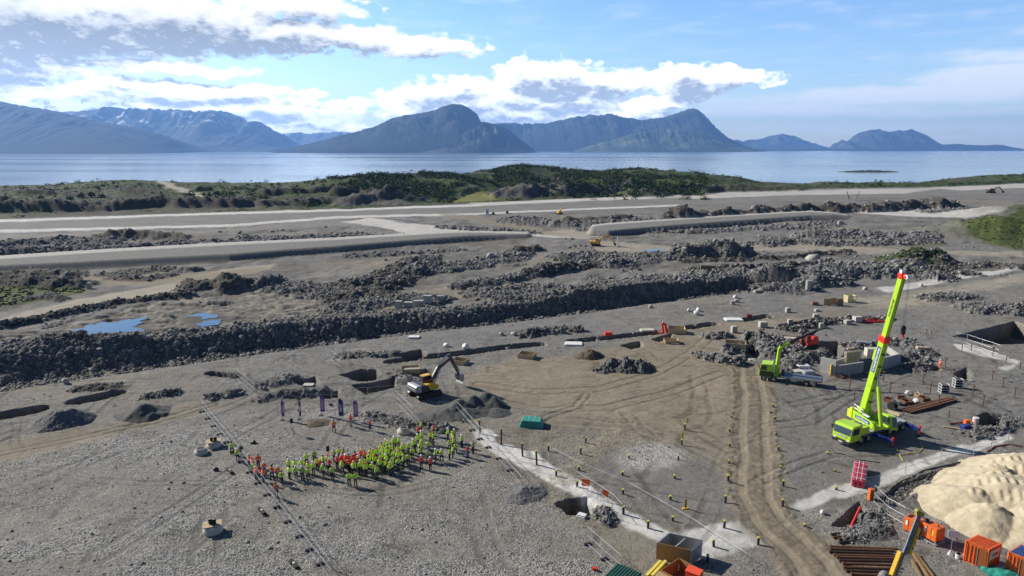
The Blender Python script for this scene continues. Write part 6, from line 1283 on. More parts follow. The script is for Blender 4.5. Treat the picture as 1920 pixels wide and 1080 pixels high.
# the two big plywood forms at the bottom
def bigform(c0, c1, c2, h, label, slat=True, mats=(PLY, GALV)):
    A, B, C_ = [gz(*q) for q in (c0, c1, c2)]; D_ = A+(C_-B); r = empty('formwork_box', A, 0, label, 'formwork box'); O = A
    B, C_, D_ = B-O, C_-O, D_-O; A = Vector((0,0,0)); B.z = C_.z = D_.z = 0
    m = MB(); m.bar(A+Vector((0,0,h/2)), B+Vector((0,0,h/2)), .05, h); m.build('plywood_side', mats[0], r)
    for nme, a, b in (('slatted_side', B, C_), ('slatted_side', C_, D_), ('slatted_side', D_, A)):
        m = MB(); u = (b-a).normalized(); nr_ = Vector((-u.y, u.x, 0))
        if slat:
            for k in range(6): m.bar(a+u*.06+Vector((0,0,h*(k+.5)/6)), b-u*.06+Vector((0,0,h*(k+.5)/6)), .10, .12)
            m.bar(a+u*.06-nr_*-.08+Vector((0,0,h*.5)), b-u*.06-nr_*-.08+Vector((0,0,h*.5)), .02, h*.96)
        else: m.bar(a+u*.05+Vector((0,0,h/2)), b-u*.05+Vector((0,0,h/2)), .05, h)
        m.build(nme if slat else 'plywood_side', mats[1] if slat else mats[0], r)
    return r, A, B, C_, D_
r, A, B, C_, D_ = bigform((1230,1047),(1294,1062),(1316,1041),1.75,'big open plywood formwork box with slatted sides on the pale slab')
m = MB(); M_ = (A+B)/2; N_ = (C_+D_)/2; m.bar(M_+Vector((0,0,1.5)), M_.lerp(N_, .95)+Vector((0,0,1.5)), .12, .12); m.build('cross_brace', GALV, r)
r, A, B, C_, D_ = bigform((1238,1092),(1284,1118),(1318,1094),1.35,'lower plywood formwork box cut by the bottom edge', slat=False)
m = MB()
for k in range(4): m.bar(A+Vector((-.25-.13*k,-.1,1.2-.18*k)), B+Vector((-.25-.13*k,-.1,1.2-.18*k)), .09, .16)
m.build('timber_edge', TIM, r)
g = gz(1300, 1098); r = empty('orange_crate', g+Vector((0,0,.02)), R(-35), 'bright orange covered crate inside the lower plywood box', 'crate'); part('body', mat('orange_tarp', (.85,.09,.03), .55, var=.1), r, ((0,0,.75),(1.3,1.0,1.5))); part('lid', mat('orange_tarp', (0,0,0)), r, ((0,0,1.53),(1.4,1.1,.08)))
for i, (dx, lb) in enumerate(((0,'left one of two yellow formwork beams beside the plywood boxes'),(10,'right one of two yellow formwork beams beside the plywood boxes'))):
    a, b = gz(1212+dx, 1084), gz(1238+dx, 1056); r = empty('formwork_beam', a, 0, lb, 'beam', 'yellow formwork beams'); d_ = b-a; d_.z = 0; m = MB(); m.bar(Vector((0,0,.34)), d_+Vector((0,0,.34)), .26, .09); m.bar(Vector((0,0,.06)), d_+Vector((0,0,.06)), .26, .09); m.build('flange', mat('yellow_timber_lacquer', (.80,.68,.12), .5, var=.08), r); m = MB(); m.bar(Vector((0,0,.2)), d_+Vector((0,0,.2)), .07, .19); m.build('web', mat('yellow_timber_lacquer', (0,0,0)), r)
# ---- slabs of insulation, blocks, cylinders
def slab(x, y, w, d, rz, label, h=.16, m_=None, n=2):
    r = empty('insulation_stack', gz(x, y, .02), rz, label, 'insulation boards', 'white insulation boards laid along the trench')
    for k in range(n): m = MB(); m.box((.05*k,.04*k,h*(k+.5)),(w-.08*k,d-.05*k,h-.01)); m.build('board', m_ or mat('white_foam_board', (.72,.72,.71), .8, var=.05), r)
slab(1075,645,3.6,2.4,R(-5),'white boards lying below the brown gravel heap end, leftmost'); slab(1134,634,2.2,1.6,R(10),'small white boards beside the little red box'); slab(1197,626,3.4,2.2,R(-5),'white boards nearest the red leaning rack'); slab(1213,620,3.0,1.8,R(5),'dull white boards just behind the ones by the red rack',m_=CON2)
slab(1322,609,4.0,2.4,R(-5),'large white boards midway along the upper trench'); slab(1375,600,4.0,2.6,R(-3),'white boards second from the right end of the trench'); slab(1424,593,4.0,2.6,R(0),'rightmost white boards on the upper trench'); slab(578,724,1.8,1.3,R(0),'small pale boards at the edge of the narrow dark pit',m_=CON2); slab(776,634,2.4,1.6,R(0),'lone white boards near the embankment edge'); slab(1090,969,1.0,.7,R(-30),'white board fragment lying on the rim of the middle pit')
def block(name, x, y, w, d, h, rz, label, m_=CON, cat='concrete block', group=None, cap=None):
    o = MB().box((0,0,h/2),(w,d,h)).build(name, m_, bevel=min(.06, w*.06)); o.location = gz(x, y, -.03); o.rotation_euler = (0,0,rz)
    if cap: m = MB(); m.box((0,0,h+.02),(w*.8,d*.8,.06)); m.build('lifting_recess', cap, o)
    return tag(o, label, cat, group)
for x, y, w, h, lb in ((748,577,1.7,1.9,'tall pale concrete block at the left end of the block row'),(766,577,2.2,1.6,'concrete block second in the row on the rubble'),(785,573,2.6,1.5,'wide concrete block in the middle of the block row'),(802,569,2.2,2.1,'tallest concrete block in the row on the rubble'),(826,564,1.8,1.2,'low concrete block at the right end of the block row')): block('concrete_block', x, y, w, 1.5, h, R(prnd.uniform(-15,15)), lb, group='concrete blocks in a row on rubble')
for x, y, w, h, lb in ((1376,623,1.2,1.5,'narrow concrete footing left of the curved ditch'),(1430,613,1.7,1.3,'wide concrete footing above the truck'),(1477,585,1.1,1.1,'small concrete footing highest beside the brown ditch'),(1481,606,1.0,1.5,'tall narrow concrete footing below the highest one'),(1530,594,1.3,.8,'low concrete footing left of the timber panels end'),(1531.6,583,1.1,.6,'lowest flat concrete footing near the brown crate'),
    (1589,607,1.4,.9,'concrete footing left of the cream block'),(1540,615,1.0,1.1,'concrete footing above the red drilling rig'),(1374,571,1.0,1.0,'small concrete footing nearest the two white sacks'),(1381,567,1.1,.8,'small concrete footing behind its neighbour by the white sacks'),(168,541,1.1,1.9,'lone upright concrete block beside the left dirt road')): block('concrete_footing', x, y, w, w*.9, h, R(prnd.uniform(-10,10)), lb, group='concrete footings on the gravel', cap=CON2)
block('concrete_block', 1607,603,1.8,1.4,1.3,R(8),'cream concrete block at the end of the red pipes',CON2); block('concrete_block', 1326,513,4.5,2.2,1.8,R(-10),'long brown stone block beside the dark trench',mat('brown_stone', (.17,.14,.10), .9)); block('timber_crate', 1527,571,1.6,1.2,.8,R(0),'small brown crate left of the standing timber panels',mat('brown_timber', (.22,.13,.08), .8),'crate'); block('concrete_block', 1729,660,2.2,1.2,.9,R(-12),'pale tan block lying right of the crane boom',mat('tan_block', (.42,.36,.27), .8)); block('concrete_kerb_block', 1411,672,1.4,1.2,.6,R(0),'dark concrete block at the foot of the long concrete beam')
m = MB(); m.bar((0,0,.3),(-.9,5.0,.3),.7,.6); m.bar((-.9,5.0,.3),(.3,8.8,.3),.7,.6); o = m.build('concrete_beam', CON, bevel=.03); o.location = gz(1411, 664); tag(o, 'long bent concrete beam in the ditch left of the truck', 'beam')
m = MB(); m.tube((0,0,0),(0,0,2.7),.78,20); o = m.build('concrete_cylinder', CON); o.location = gz(1515, 546); tag(o, 'tall standing concrete cylinder on far gravel', 'concrete cylinder')
for i, (x, y, lb) in enumerate(((1550,572,'left standing timber panel of three beside the brown crate'),(1562,571,'middle standing timber panel of three'),(1574,573,'right standing timber panel, darkest of three'))):
    r = empty('timber_hoarding', gz(x, y), R(-5+i*6), lb, 'timber panel', 'standing timber panels'); mt = TIM if i < 2 else mat('brown_timber', (0,0,0))
    m = MB(); m.box((0,0,.95),(1.9,.08,1.8)); m.build('sheet', mt, r); m = MB(); [m.box((-.8+k*.4,-.09,.95),(.1,.1,1.9)) for k in range(5)]; m.build('stud', TIM, r)
r = empty('timber_crate', gz(1593,566), R(5), 'cream slatted timber crate right of the standing panels', 'crate'); m = MB()
for k in range(5):
    for s in (-1, 1): m.box((0,s*1.0,.2+k*.38),(2.3,.06,.26)); m.box((s*1.15,0,.2+k*.38),(.06,1.94,.26))
m.build('slat', mat('cream_timber', (.66,.56,.33), .8, var=.1), r); m = MB(); [m.box((sx*1.08,sy*.93,1.0),(.1,.1,2.0)) for sx in (-1,1) for sy in (-1,1)]; m.build('corner_post', TIM, r)
# ---- red things
r = empty('red_rack', gz(1248,624), R(20), 'tall leaning red steel rack beside the timber frame', 'rack'); m = MB(); m.bar((-.5,0,0),(-1.0,0,2.6),.25,.4); m.bar((-1.0,0,2.6),(-.2,0,2.2),.25,.5); m.bar((.4,0,0),(-.2,0,2.2),.3,.5); m.build('frame', RED, r); m = MB(); m.box((-.9,.2,.4),(1.6,.4,.15)); m.build('foot', RED, r)
block('red_box', 1140,628,1.6,1.2,.8,R(10),'small red steel box at the trench left of the white boards',RED,'box'); block('red_box', 1404,594,1.2,1.0,.9,R(0),'small dull red box between the two rightmost white boards',mat('dull_red_paint',(0,0,0)),'box'); block('red_box', 1116,1068,.5,.35,.3,R(-20),'tiny red box at the corner of the green roof',RED,'box')
for i in range(4):
    a, b = gz(1612+i*3, 600+i*1.5), gz(1658+i*2, 599+i*1.6); r = MB(); d_ = b-a; d_.z = 0; r.tube((0,0,.22),tuple(d_+Vector((0,0,.22))),.17,8); o = r.build('red_pipe', RED); o.location = a; tag(o, 'thin red pipe in the bundle beyond the crane boom, %s from the back' % ORD[i], 'pipe', 'red pipes beyond the boom')
a, b = gz(1608, 914), gz(1614, 877); r = empty('red_pipe_bundle', a, 0, 'bundle of fat crimson tubes with white straps lying on the concrete strip', 'tube bundle'); d_ = (b-a); d_.z = 0; sd3 = Vector((d_.y, -d_.x, 0)).normalized(); CRM = mat('crimson_plastic', (.50,.025,.06), .45, var=.1)
for k in (-1, 0, 1):
    m = MB(); m.tube(sd3*k*.46+Vector((0,0,.26)), d_+sd3*k*.46+Vector((0,0,.26)), .22, 12); m.tube(sd3*k*.46+Vector((0,0,.70)), d_+sd3*k*.46+Vector((0,0,.70)), .22, 12); m.build('tube', CRM, r)
m = MB()
for f in (.12, .37, .63, .88): c = d_*f; m.bar(c-sd3*.75+Vector((0,0,.95)), c+sd3*.75+Vector((0,0,.95)), .07, .06); m.bar(c-sd3*.75+Vector((0,0,.95)), c-sd3*.75, .06, .06); m.bar(c+sd3*.75+Vector((0,0,.95)), c+sd3*.75, .06, .06)
for k in (-.5, .5): m.bar(sd3*k*.46+Vector((0,0,.97)), d_+sd3*k*.46+Vector((0,0,.97)), .05, .05)
m.build('strap', WHT, r)
a, b = gz(1594, 990), gz(1612, 962); m = MB(); m.tube((0,0,.1),((b-a).x,(b-a).y,.9),.14,10); o = m.build('red_pipe', RED); o.location = (a.x, a.y, zat(a.x, a.y)); tag(o, 'red pipe leaning in the narrow dark pit', 'pipe')
# ---- teal netted pallet
r = empty('netted_pallet', gz(997, 797), R(-10), 'pallet load wrapped in teal netting on open dirt', 'pallet'); m = MB(); m.box((0,0,.55),(3.4,2.4,1.0),taper=.80); m.build('net_cover', TEAL, r, bevel=.08); m = MB(); m.box((0,0,.05),(3.6,2.6,.08)); m.build('net_skirt', TEAL, r); m = MB(); [m.bar((-1.3+k*.85,-1.0,1.06),(-1.3+k*.85,1.0,1.06),.03,.02) for k in range(4)]; m.build('lashing', WHT, r)
# ---- concrete walls with formwork
def wall(p0, p1, h, t, label):
    a, b = gz(*p0), gz(*p1); z = max(a.z, b.z, -.1); d_ = Vector((b.x-a.x, b.y-a.y, 0)); r = empty('concrete_wall', (a.x, a.y, z-.1), 0, label, 'wall', 'cast concrete walls'); m = MB(); m.bar(Vector((0,0,h/2)), d_+Vector((0,0,h/2)), t, h); m.build('wall_panel', CON, r, bevel=.02)
    m = MB(); u = d_.normalized(); n = Vector((u.y,-u.x,0)); k = int(d_.length/1.4)
    for i in range(k): m.box(tuple(u*(.9+i*1.4)+n*(t/2+.002)+Vector((0,0,h*.7))), (.09,.09,.09)); m.box(tuple(u*(.9+i*1.4)+n*(t/2+.002)+Vector((0,0,h*.3))), (.09,.09,.09))
    m.build('tie_hole', DKM, r); return r
wall((1537,698),(1566,705),2.9,.35,'left pale concrete wall end facing the truck'); wall((1567.5,704.5),(1617,697),2.0,.35,'long low concrete wall left of the crane boom'); wall((1640,697),(1686,685),2.3,.35,'concrete wall emerging right of the crane boom'); wall((1565,690),(1600,676),1.5,.3,'inner concrete wall behind the long low one'); wall((1686,684),(1662,668),2.0,.3,'far end concrete wall behind the crane boom')
a, b = gz(1585,688), gz(1613,684); r = empty('shutter_grid', a, 0, 'yellow and white formwork grid standing on the concrete wall', 'formwork panel'); d_ = b-a; d_.z = 0; u = d_.normalized(); YG = mat('yellow_grid_paint', (.62,.55,.20), .6); m = MB()
for i in range(9): m.bar(u*(d_.length*i/8)+Vector((0,0,.4)), u*(d_.length*i/8)+Vector((0,0,3.0)), .07, .09)
m.build('upright', YG, r); m = MB(); [m.bar(Vector((0,.08,.5+k*.6)), d_+Vector((0,.08,.5+k*.6)), .06, .07) for k in range(5)]; m.build('crossbar', GALV, r); m = MB(); m.bar((0,.25,1.6), d_+Vector((0,.25,1.6)), .03, 2.6); m.build('sheet', CON2, r)
a = gz(1618,697); r = empty('shutter_grid', a, R(-8), 'dark leaning formwork grid panel beside the crane boom', 'formwork panel'); m = MB(); m.add([(-.3,-.3,0),(2.1,0,.2),(1.6,.9,2.6),(-.9,.6,2.4),(-.3,-.2,0),(2.1,.1,.2),(1.6,1.0,2.6),(-.9,.7,2.4)],[(0,1,2,3),(7,6,5,4),(0,4,5,1),(1,5,6,2),(2,6,7,3),(3,7,4,0)]); m.build('sheet', DG, r); m = MB()
for i in range(9): f = i/8; A_1 = Vector((-.3,-.33,0)).lerp(Vector((2.1,-.03,.2)), f); B_1 = Vector((-.9,.57,2.4)).lerp(Vector((1.6,.87,2.6)), f); m.bar(A_1, B_1, .03, .05)
m.build('rib', GALV, r)
block('formwork_stack', 1635,668,2.6,1.6,1.6,R(-5),'pale stacked formwork boards behind the yellow grid',CON2,'formwork'); m = MB(); m.box((0,0,1.0),(.22,.22,2.0)); o = m.build('yellow_post', YEL); o.location = gz(1557,704); tag(o, 'yellow post against the left concrete wall end', 'post')
for x, y, w, d, h, lb, m_ in ((1505,692,2.2,1.4,.7,'white sheeted load on the ground behind the truck bed',WHT),(1492,700,2.8,1.4,.5,'flat white boards stacked just behind the truck bed',CON2),(1515,703,2.0,1.4,.8,'grey sacks stacked at the right behind the truck bed',GALV),(1600,655,3.0,.4,.4,'brown timber baulk lying on rocks left of the boom',TIM),(1620,648,2.6,1.0,.4,'grey sheets lying on rocks left of the boom',GALV)): block('material_stack', x, y, w, d, h, R(prnd.uniform(-25,25)), lb, m_, 'material stack')
for x, y, lb in ((1580,648,'rusty mesh coil on rocks left of the boom'),(1520,668,'rusty scrap tangle in front of the drilling rig'),(1575,707,'rusty scrap lying at the foot of the low wall')):
    m = MB()
    for k in range(14): a = prnd.uniform(0,3.1); c = Vector((prnd.uniform(-.8,.8),prnd.uniform(-.4,.4),prnd.uniform(.1,.5))); m.bar(c-Vector((math.cos(a),math.sin(a),.1))*.8, c+Vector((math.cos(a),math.sin(a),.1))*.8, .07, .07)
    o = m.build('scrap_bars', RUST); o.location = gz(x, y); tag(o, lb, 'scrap')
# ---- rusty beams and gear right of the crane
for i, (p, q, w) in enumerate((((1690,769),(1780,747),.3),((1694,772),(1786,749),.3),((1700,774),(1790,749),.26),((1706,776),(1794,752),.3))):
    a, b = gz(*p), gz(*q); d_ = b-a; d_.z = 0; r = empty('steel_beam', a, 0, 'long rusty steel beam lying right of the crane, %s from the back' % ORD[i], 'beam', 'rusty beams laid out right of the crane'); m = MB(); m.bar(Vector((0,0,.34)), d_+Vector((0,0,.34)), w, .05); m.bar(Vector((0,0,.03)), d_+Vector((0,0,.03)), w, .05); m.build('flange', RUST, r); m = MB(); m.bar(Vector((0,0,.185)), d_+Vector((0,0,.185)), .05, .25); m.build('web', RUST, r)
SCR = [(1668,752,1.5,'rust-brown box at the left end of the gear pile'),(1680,757,1.2,'grey steel box in the gear pile'),(1690,748,1.3,'rusty frame in the middle of the gear pile'),(1700,755,1.6,'large rusty frame nearest the beams'),(1702,740,.9,'white sack at the back of the gear pile'),(1722,744,1.2,'yellowish timber frame at the back of the gear pile'),(1732,750,1.4,'rusty frame at the right of the gear pile'),(1673,766,1.6,'dark round reel at the front of the gear pile'),(1718,754,1.0,'white sack at the right of the gear pile')]
for i, (x, y, s_, lb) in enumerate(SCR):
    mt = WHT if 'white' in lb else (TIM if 'yellow' in lb else (GALV if 'grey' in lb else (DKM if 'dark' in lb else RUST)))
    if 'sack' in lb: m = MB(); m.ball((0,0,.35), .6, 10, 7, (1,.8,.6), .12, prnd); o = m.build('sack', mt)
    elif 'reel' in lb: m = MB(); m.tube((0,-.5,.6),(0,-.42,.6),.6,18); m.tube((0,.42,.6),(0,.5,.6),.6,18); m.tube((0,-.42,.6),(0,.42,.6),.35,14); o = m.build('cable_reel', mt)
    else:
        m = MB()
        for sx in (-1,1): m.box((sx*s_*.45,0,.3),(.12,s_*.8,.5)); m.box((0,sx*s_*.4,.3),(s_*.9,.12,.5))
        m.box((0,0,.12),(s_*.85,s_*.75,.08)); m.bar((-s_*.4,-s_*.3,.6),(s_*.4,s_*.3,.7),.1,.1); o = m.build('steel_cradle', mt)
    o.location = gz(x, y); o.rotation_euler = (0,0,prnd.uniform(0,3)); tag(o, lb, 'sack' if 'sack' in lb else ('reel' if 'reel' in lb else 'frame'))
for x, y, lb in ((1769,737,'black and white stacked crate cage nearer the beams'),(1795,727,'reddish crate cage behind the black and white one')):
    r = empty('crate_cage', gz(x, y), R(-8), lb, 'crate'); m = MB(); [m.box((sx*.62,sy*.5,.75),(.09,.09,1.5)) for sx in (-1,1) for sy in (-1,1)]; [m.box((0,sy*.5,.1+k*.46),(1.3,.06,.08)) for sy in (-1,1) for k in range(4)]; [m.box((sx*.62,0,.1+k*.46),(.06,1.0,.08)) for sx in (-1,1) for k in range(4)]; m.build('cage_frame', WHT, r)
    m = MB(); [m.box((0,0,.28+k*.46),(1.1,.85,.28)) for k in range(3)]; m.build('load', BLK if 'black' in lb else mat('dull_red_paint',(0,0,0)), r)
for i, (p, q) in enumerate((((1662,770),(1688,777)),((1664,774),(1686,780)))):
    a, b = gz(*p), gz(*q); d_ = b-a; d_.z = 0; m = MB(); m.bar(Vector((0,0,.12)), d_+Vector((0,0,.12)), .25, .2); o = m.build('timber_plank', mat('cream_timber',(0,0,0))); o.location = a; tag(o, '%s pale timber plank behind the crane operator cab' % ('upper' if i == 0 else 'lower'), 'plank')
# ---- steel pipes at the bottom
PP = [(1558,1003,1609,997),(1562,1009,1607,1003),(1572,1013,1615,1006),(1573,1019,1618,1013),(1556,1026,1682,1031),(1556,1031,1676,1035),(1555,1036,1674,1040),(1563,1043,1682,1046),(1568,1048,1680,1051),(1573,1054,1680,1056),(1579,1060,1682,1063),(1581,1066,1680,1069),(1586,1072,1678,1075),(1595,1079,1670,1082)]
for i, (x0, y0, x1, y1) in enumerate(PP):
    a, b = gz(x0, y0), gz(x1, y1); d_ = b-a; d_.z = 0; m = MB(); r_ = .15 if i > 3 else .12; m.tube(Vector((0,0,r_)), d_+Vector((0,0,r_)), r_, 10); m.tube(Vector((0,0,r_)), d_.normalized()*.12+Vector((0,0,r_)), r_*1.25, 10); o = m.build('steel_pipe', RUST if i % 3 else mat('dark_brown_steel', (.055,.035,.028), .7)); o.location = a
    tag(o, ('short rusty pipe above the long ones, %s from the top' % ORD[i]) if i < 4 else ('long rusty pipe in the bottom stack, %s from the top' % ORD[i-4]), 'pipe', 'rusty pipes stacked at the bottom')
for i, (x0, y0, x1, y1) in enumerate(((1712,1040,1742,1086),(1717,1040,1750,1084),(1710,1052,1728,1086))):
    a, b = gz(x0, y0), gz(x1, y1); d_ = b-a; d_.z = 0; m = MB(); m.bar(Vector((0,0,.12)), d_+Vector((0,0,.12)), .2, .22); o = m.build('timber_beam', mat('brown_timber_beam', (.26,.16,.07), .8)); o.location = a; tag(o, '%s brown timber beam right of the piling mast' % ['middle','rightmost','short left'][i], 'beam')
# ---- orange generators and containers
def generator(p0, p1, dep, h, label):
    a, b = gz(*p0), gz(*p1); d_ = Vector((b.x-a.x, b.y-a.y, 0)); L_ = d_.length; r = empty('generator', a, math.atan2(d_.y, d_.x), label, 'generator', 'orange generators on skids')
    m = MB(); m.box((L_/2, dep/2, .35+h/2), (L_, dep, h)); c = m.build('housing', ORG, r, bevel=.04)
    m = MB(); [m.box((L_/2, dep*f, .12), (L_*1.12, .1, .14)) for f in (-.02, 1.02)]; [m.box((L_*f, dep/2, .12), (.1, dep, .1)) for f in (0, 1)]; [m.box((L_*f, -.02, .25), (.08,.08,.25)) for f in (0,1)]; m.build('skid', GALV, r)
    m = MB(); [m.box((L_*f, -.012, .4+h/2), (.015,.02,h*.9)) for f in (.34,.66)]; m.build('door_seam', DKM, r)
    m = MB(); m.box((L_*.22,-.015,.35+h*.62),(L_*.15,.02,h*.35)); m.build('sticker', WHT, r); m = MB(); m.box((L_*.76,-.015,.35+h*.60),(L_*.13,.02,h*.4)); m.build('warning_sticker', YEL, r)
    m = MB(); m.tube((L_*.8,dep*.5,.35+h),(L_*.8,dep*.5,.6+h),.06,8); m.box((L_*.2,dep*.5,.37+h),(.3,dep*.6,.06)); m.build('exhaust', DKM, r)
ORG2 = mat('orange_panel_paint', (.85,.13,.02), .5, var=.05)
generator((1692,997),(1718,1010),1.3,1.45,'orange generator box on a skid left of the piling mast'); generator((1726,1009),(1753,1024),1.3,1.45,'orange generator box on a skid right of the piling mast')
def container(p0, p1, p2, h, m_, mroof, label, sign=False, L2=None):
    a, b, c = gz(*p0), gz(*p1), gz(*p2); A = Vector((0,0,0)); B = b-a; C_ = c-a; B.z = C_.z = 0; D_ = C_-B; r = empty('container', a, 0, label, 'container')
    up_ = Vector((0,0,1)); 
    def side(p, q, nm, mt, doors=False):
        m = MB(); u = (q-p).normalized(); n = Vector((u.y,-u.x,0)); L_ = (q-p).length; k = int(L_/.28)
        m.bar(p+up_*h/2, q+up_*h/2, .06, h)
        for i in range(k): m.bar(p+u*(L_*(i+.5)/k)+n*.045+up_*.15, p+u*(L_*(i+.5)/k)+n*.045+up_*(h-.15), .12, .05)
        o = m.build(nm, mt, r); return o, u, n, L_
    o, u, n, L_ = side(A, B, 'front_side', m_); o2, u2, n2_, L2_ = side(B, C_, 'end_side', m_); side(C_, D_, 'back_side', m_); side(D_, A, 'left_side', m_)
    m = MB(); k = 9
    m.add([tuple(A+up_*(h-.02)),tuple(B+up_*(h-.02)),tuple(C_+up_*(h-.02)),tuple(D_+up_*(h-.02)),tuple(A+up_*(h+.04)),tuple(B+up_*(h+.04)),tuple(C_+up_*(h+.04)),tuple(D_+up_*(h+.04))],[(0,3,2,1),(4,5,6,7),(0,1,5,4),(1,2,6,5),(2,3,7,6),(3,0,4,7)])
    for i in range(k): m.bar(A.lerp(B,(i+.5)/k)+up_*(h+.07), D_.lerp(C_,(i+.5)/k)+up_*(h+.07), .10, .06)
    m.build('roof', mroof, r)
    m = MB(); [m.bar(q, q+up_*(h+.1), .16, .16) for q in (A,B,C_,D_)]; [m.bar(p+up_*z, q+up_*z, .12, .14) for p, q in ((A,B),(B,C_),(C_,D_),(D_,A)) for z in (.07, h+.02)]; m.build('frame', m_, r)
    m = MB(); m.bar(A+u*(L_*.52)+n*.10+up_*.15, A+u*(L_*.95)+n*.55+up_*.15, .05, .01); m.bar(A+u*(L_*.50)+n*.09+up_*h*.48, A+u*(L_*.96)+n*.09+up_*h*.48, .05, h*.86); dr_ = m.build('door', mat('brown_orange_paint', (.32,.09,.02), .6, var=.2), r); m = MB(); m.bar(A+u*(L_*.55)+n*.14+up_*.2, A+u*(L_*.55)+n*.14+up_*(h-.2), .03, .03); m.build('lock_rod', GALV, dr_)
    if sign:
        m = MB(); m.bar(B+u2*(L2_*.08)+n2_*.08+up_*h*.68, B+u2*(L2_*.88)+n2_*.08+up_*h*.68, .03, h*.45); s_ = m.build('sign', WHT, r); X = u2; Z_ = n2_; Y_ = Z_.cross(X); t_ = text('UTLEIE', .34, DKM, s_, (0,0,0), (0,0,0), bold=.008); t_.matrix_basis = Matrix.Translation(B+u2*(L2_*.5)+n2_*.105+up_*h*.68) @ Matrix((X, Y_, Z_)).transposed().to_4x4()
container((1807,1052),(1849,1069),(1870,1058),2.15,ORG,ORG,'small rusty orange container with a white sign and open door',True)
container((1886,1075),(1928,1092),(1950,1078),2.15,ORG,BLUC,'blue roofed orange container cut by the right edge')
# roof of the dark green container under the frame
GRN = mat('dark_green_roof_paint', (.025,.10,.065), .5, var=.15); A = P(1158,1056,2.6); B = P(1194,1071,2.6); g_ = zat(A.x, A.y); r = empty('container', (A.x, A.y, g_), 0, 'dark green container of which only the ribbed roof corner shows', 'container'); u = Vector((B.x-A.x, B.y-A.y, 0)); v_ = Vector((u.y, -u.x, 0)).normalized()*6; u = u.normalized()*2.44; m = MB(); h = 2.6-g_
c4 = [Vector((0,0,0)), u, u+v_, v_]; m.add([tuple(q) for q in c4]+[tuple(q+Vector((0,0,h-.06))) for q in c4], [(0,1,5,4),(1,2,6,5),(2,3,7,6),(3,0,4,7),(0,3,2,1)]); m.build('wall', GRN, r); m = MB(); m.add([tuple(q+Vector((0,0,h-.05))) for q in c4]+[tuple(q+Vector((0,0,h))) for q in c4], [(0,1,5,4),(1,2,6,5),(2,3,7,6),(3,0,4,7),(0,3,2,1),(4,5,6,7)]); [m.bar(u*(i+.5)/9+Vector((0,0,h+.02)), u*(i+.5)/9+v_+Vector((0,0,h+.02)), .1, .05) for i in range(9)]; m.build('roof', GRN, r)
# teal net sheet in the corner
m = MB(); rn = random.Random(4); n = 9; vs = [(i*.45, j*.4, .15+.35*math.exp(-((i-4)**2+(j-3)**2)/9)+rn.uniform(0,.16)) for j in range(7) for i in range(n)]; m.add(vs, [(j*n+i, j*n+i+1, (j+1)*n+i+1, (j+1)*n+i) for j in range(6) for i in range(n-1)]); o = m.build('net_sheet', TEAL); o.location = gz(1862, 1096); tag(o, 'crumpled teal netting sheet in the bottom right corner', 'netting')
# ---- small things
def bucket_(x, y, z, lb, m_=BLK, r_=.22, h=.4):
    r = MB(); r.tube((0,0,0),(0,0,h),r_*.85,12,r_); r.tube((0,0,h-.03),(0,0,h),r_*1.08,12); o = r.build('bucket', m_); m = MB(); m.path([(r_*math.cos(t),0,h+r_*.5*math.sin(t)) for t in (0,.8,1.57,2.3,3.14)], .012, 5); m.build('handle', GALV, o); g = gz(x, y); o.location = (g.x, g.y, g.z+z); tag(o, lb, 'bucket')
def manhole(x, y, r0, r1, h, deck, lb):
    r = empty('manhole_ring', gz(x, y, -.03), R(20), lb, 'manhole ring'); m = MB(); m.tube((0,0,0),(0,0,h*.45),r0,24); m.tube((0,0,h*.45),(0,0,h*.85),r0,24,r1); m.tube((0,0,h*.85),(0,0,h),r1,24); m.build('cone', CON2, r)
    m = MB(); m.tube((0,0,h+.004),(0,0,h+.02),r1*.82,20); m.build('opening', BLK, r)
    if deck: m = MB(); [m.box((0,-.55+k*.28,h+.07),(1.9,.24,.08)) for k in range(5)]; m.build('timber_deck', TIM, r)
manhole(377,851,.85,.6,.75,False,'open concrete manhole ring at the left of the long fence'); manhole(401,838,.95,.7,.75,True,'concrete manhole ring under planks beside the long fence'); manhole(399,995,1.0,.85,.85,True,'planked concrete manhole ring alone on the lower left gravel'); manhole(757,812,.95,.6,.95,False,'concrete manhole cone behind the crowd right of the banners')
for x, y, z, lb in ((398,838.5,.85,'left black bucket on the planked ring by the fence'),(405,838,.85,'right black bucket on the planked ring by the fence'),(396,995,.95,'left black bucket on the lone lower ring'),(403,995,.95,'right black bucket on the lone lower ring')): bucket_(x, y, z, lb)
bucket_(1796,1047,0,'white bucket standing left of the orange container',WHT,.28,.55)
BD = [(872,654,1.0,'large white sack on the plateau above the formwork frames'),(838,650,.8,'pale flat boulder left of the large white sack'),(940,628,.7,'round pale boulder, left of a pair near the embankment'),(964,629,.75,'round pale boulder, right of a pair near the embankment'),(1378,559,.9,'white sack beside two small footings'),(1309,583,.9,'taller white sack on the upper gravel'),(1307,590,1.0,'lower white sack on the upper gravel'),(1291,584,.6,'small white sack left of two larger ones'),(1543,962,.4,'small white bag alone right of the haul road'),(920,486,2.2,'light grey boulder pair on far rubble'),(1622,543,1.0,'white boulder at the far concrete path end'),(1727,536,.9,'white boulder beside the far path'),(1525,488,2.6,'flat pale rock above the rubble hill'),(1575,419,2.4,'leaning white rock slab on the far rocks'),(78,706,.9,'big pale boulder in the dark embankment at left'),(123,718,.8,'pale boulder lying at the plateau edge'),(1220,577,.8,'pale boulder at the embankment top'),(85,700,1.0,'broad grey boulder beside the biggest pale one')]
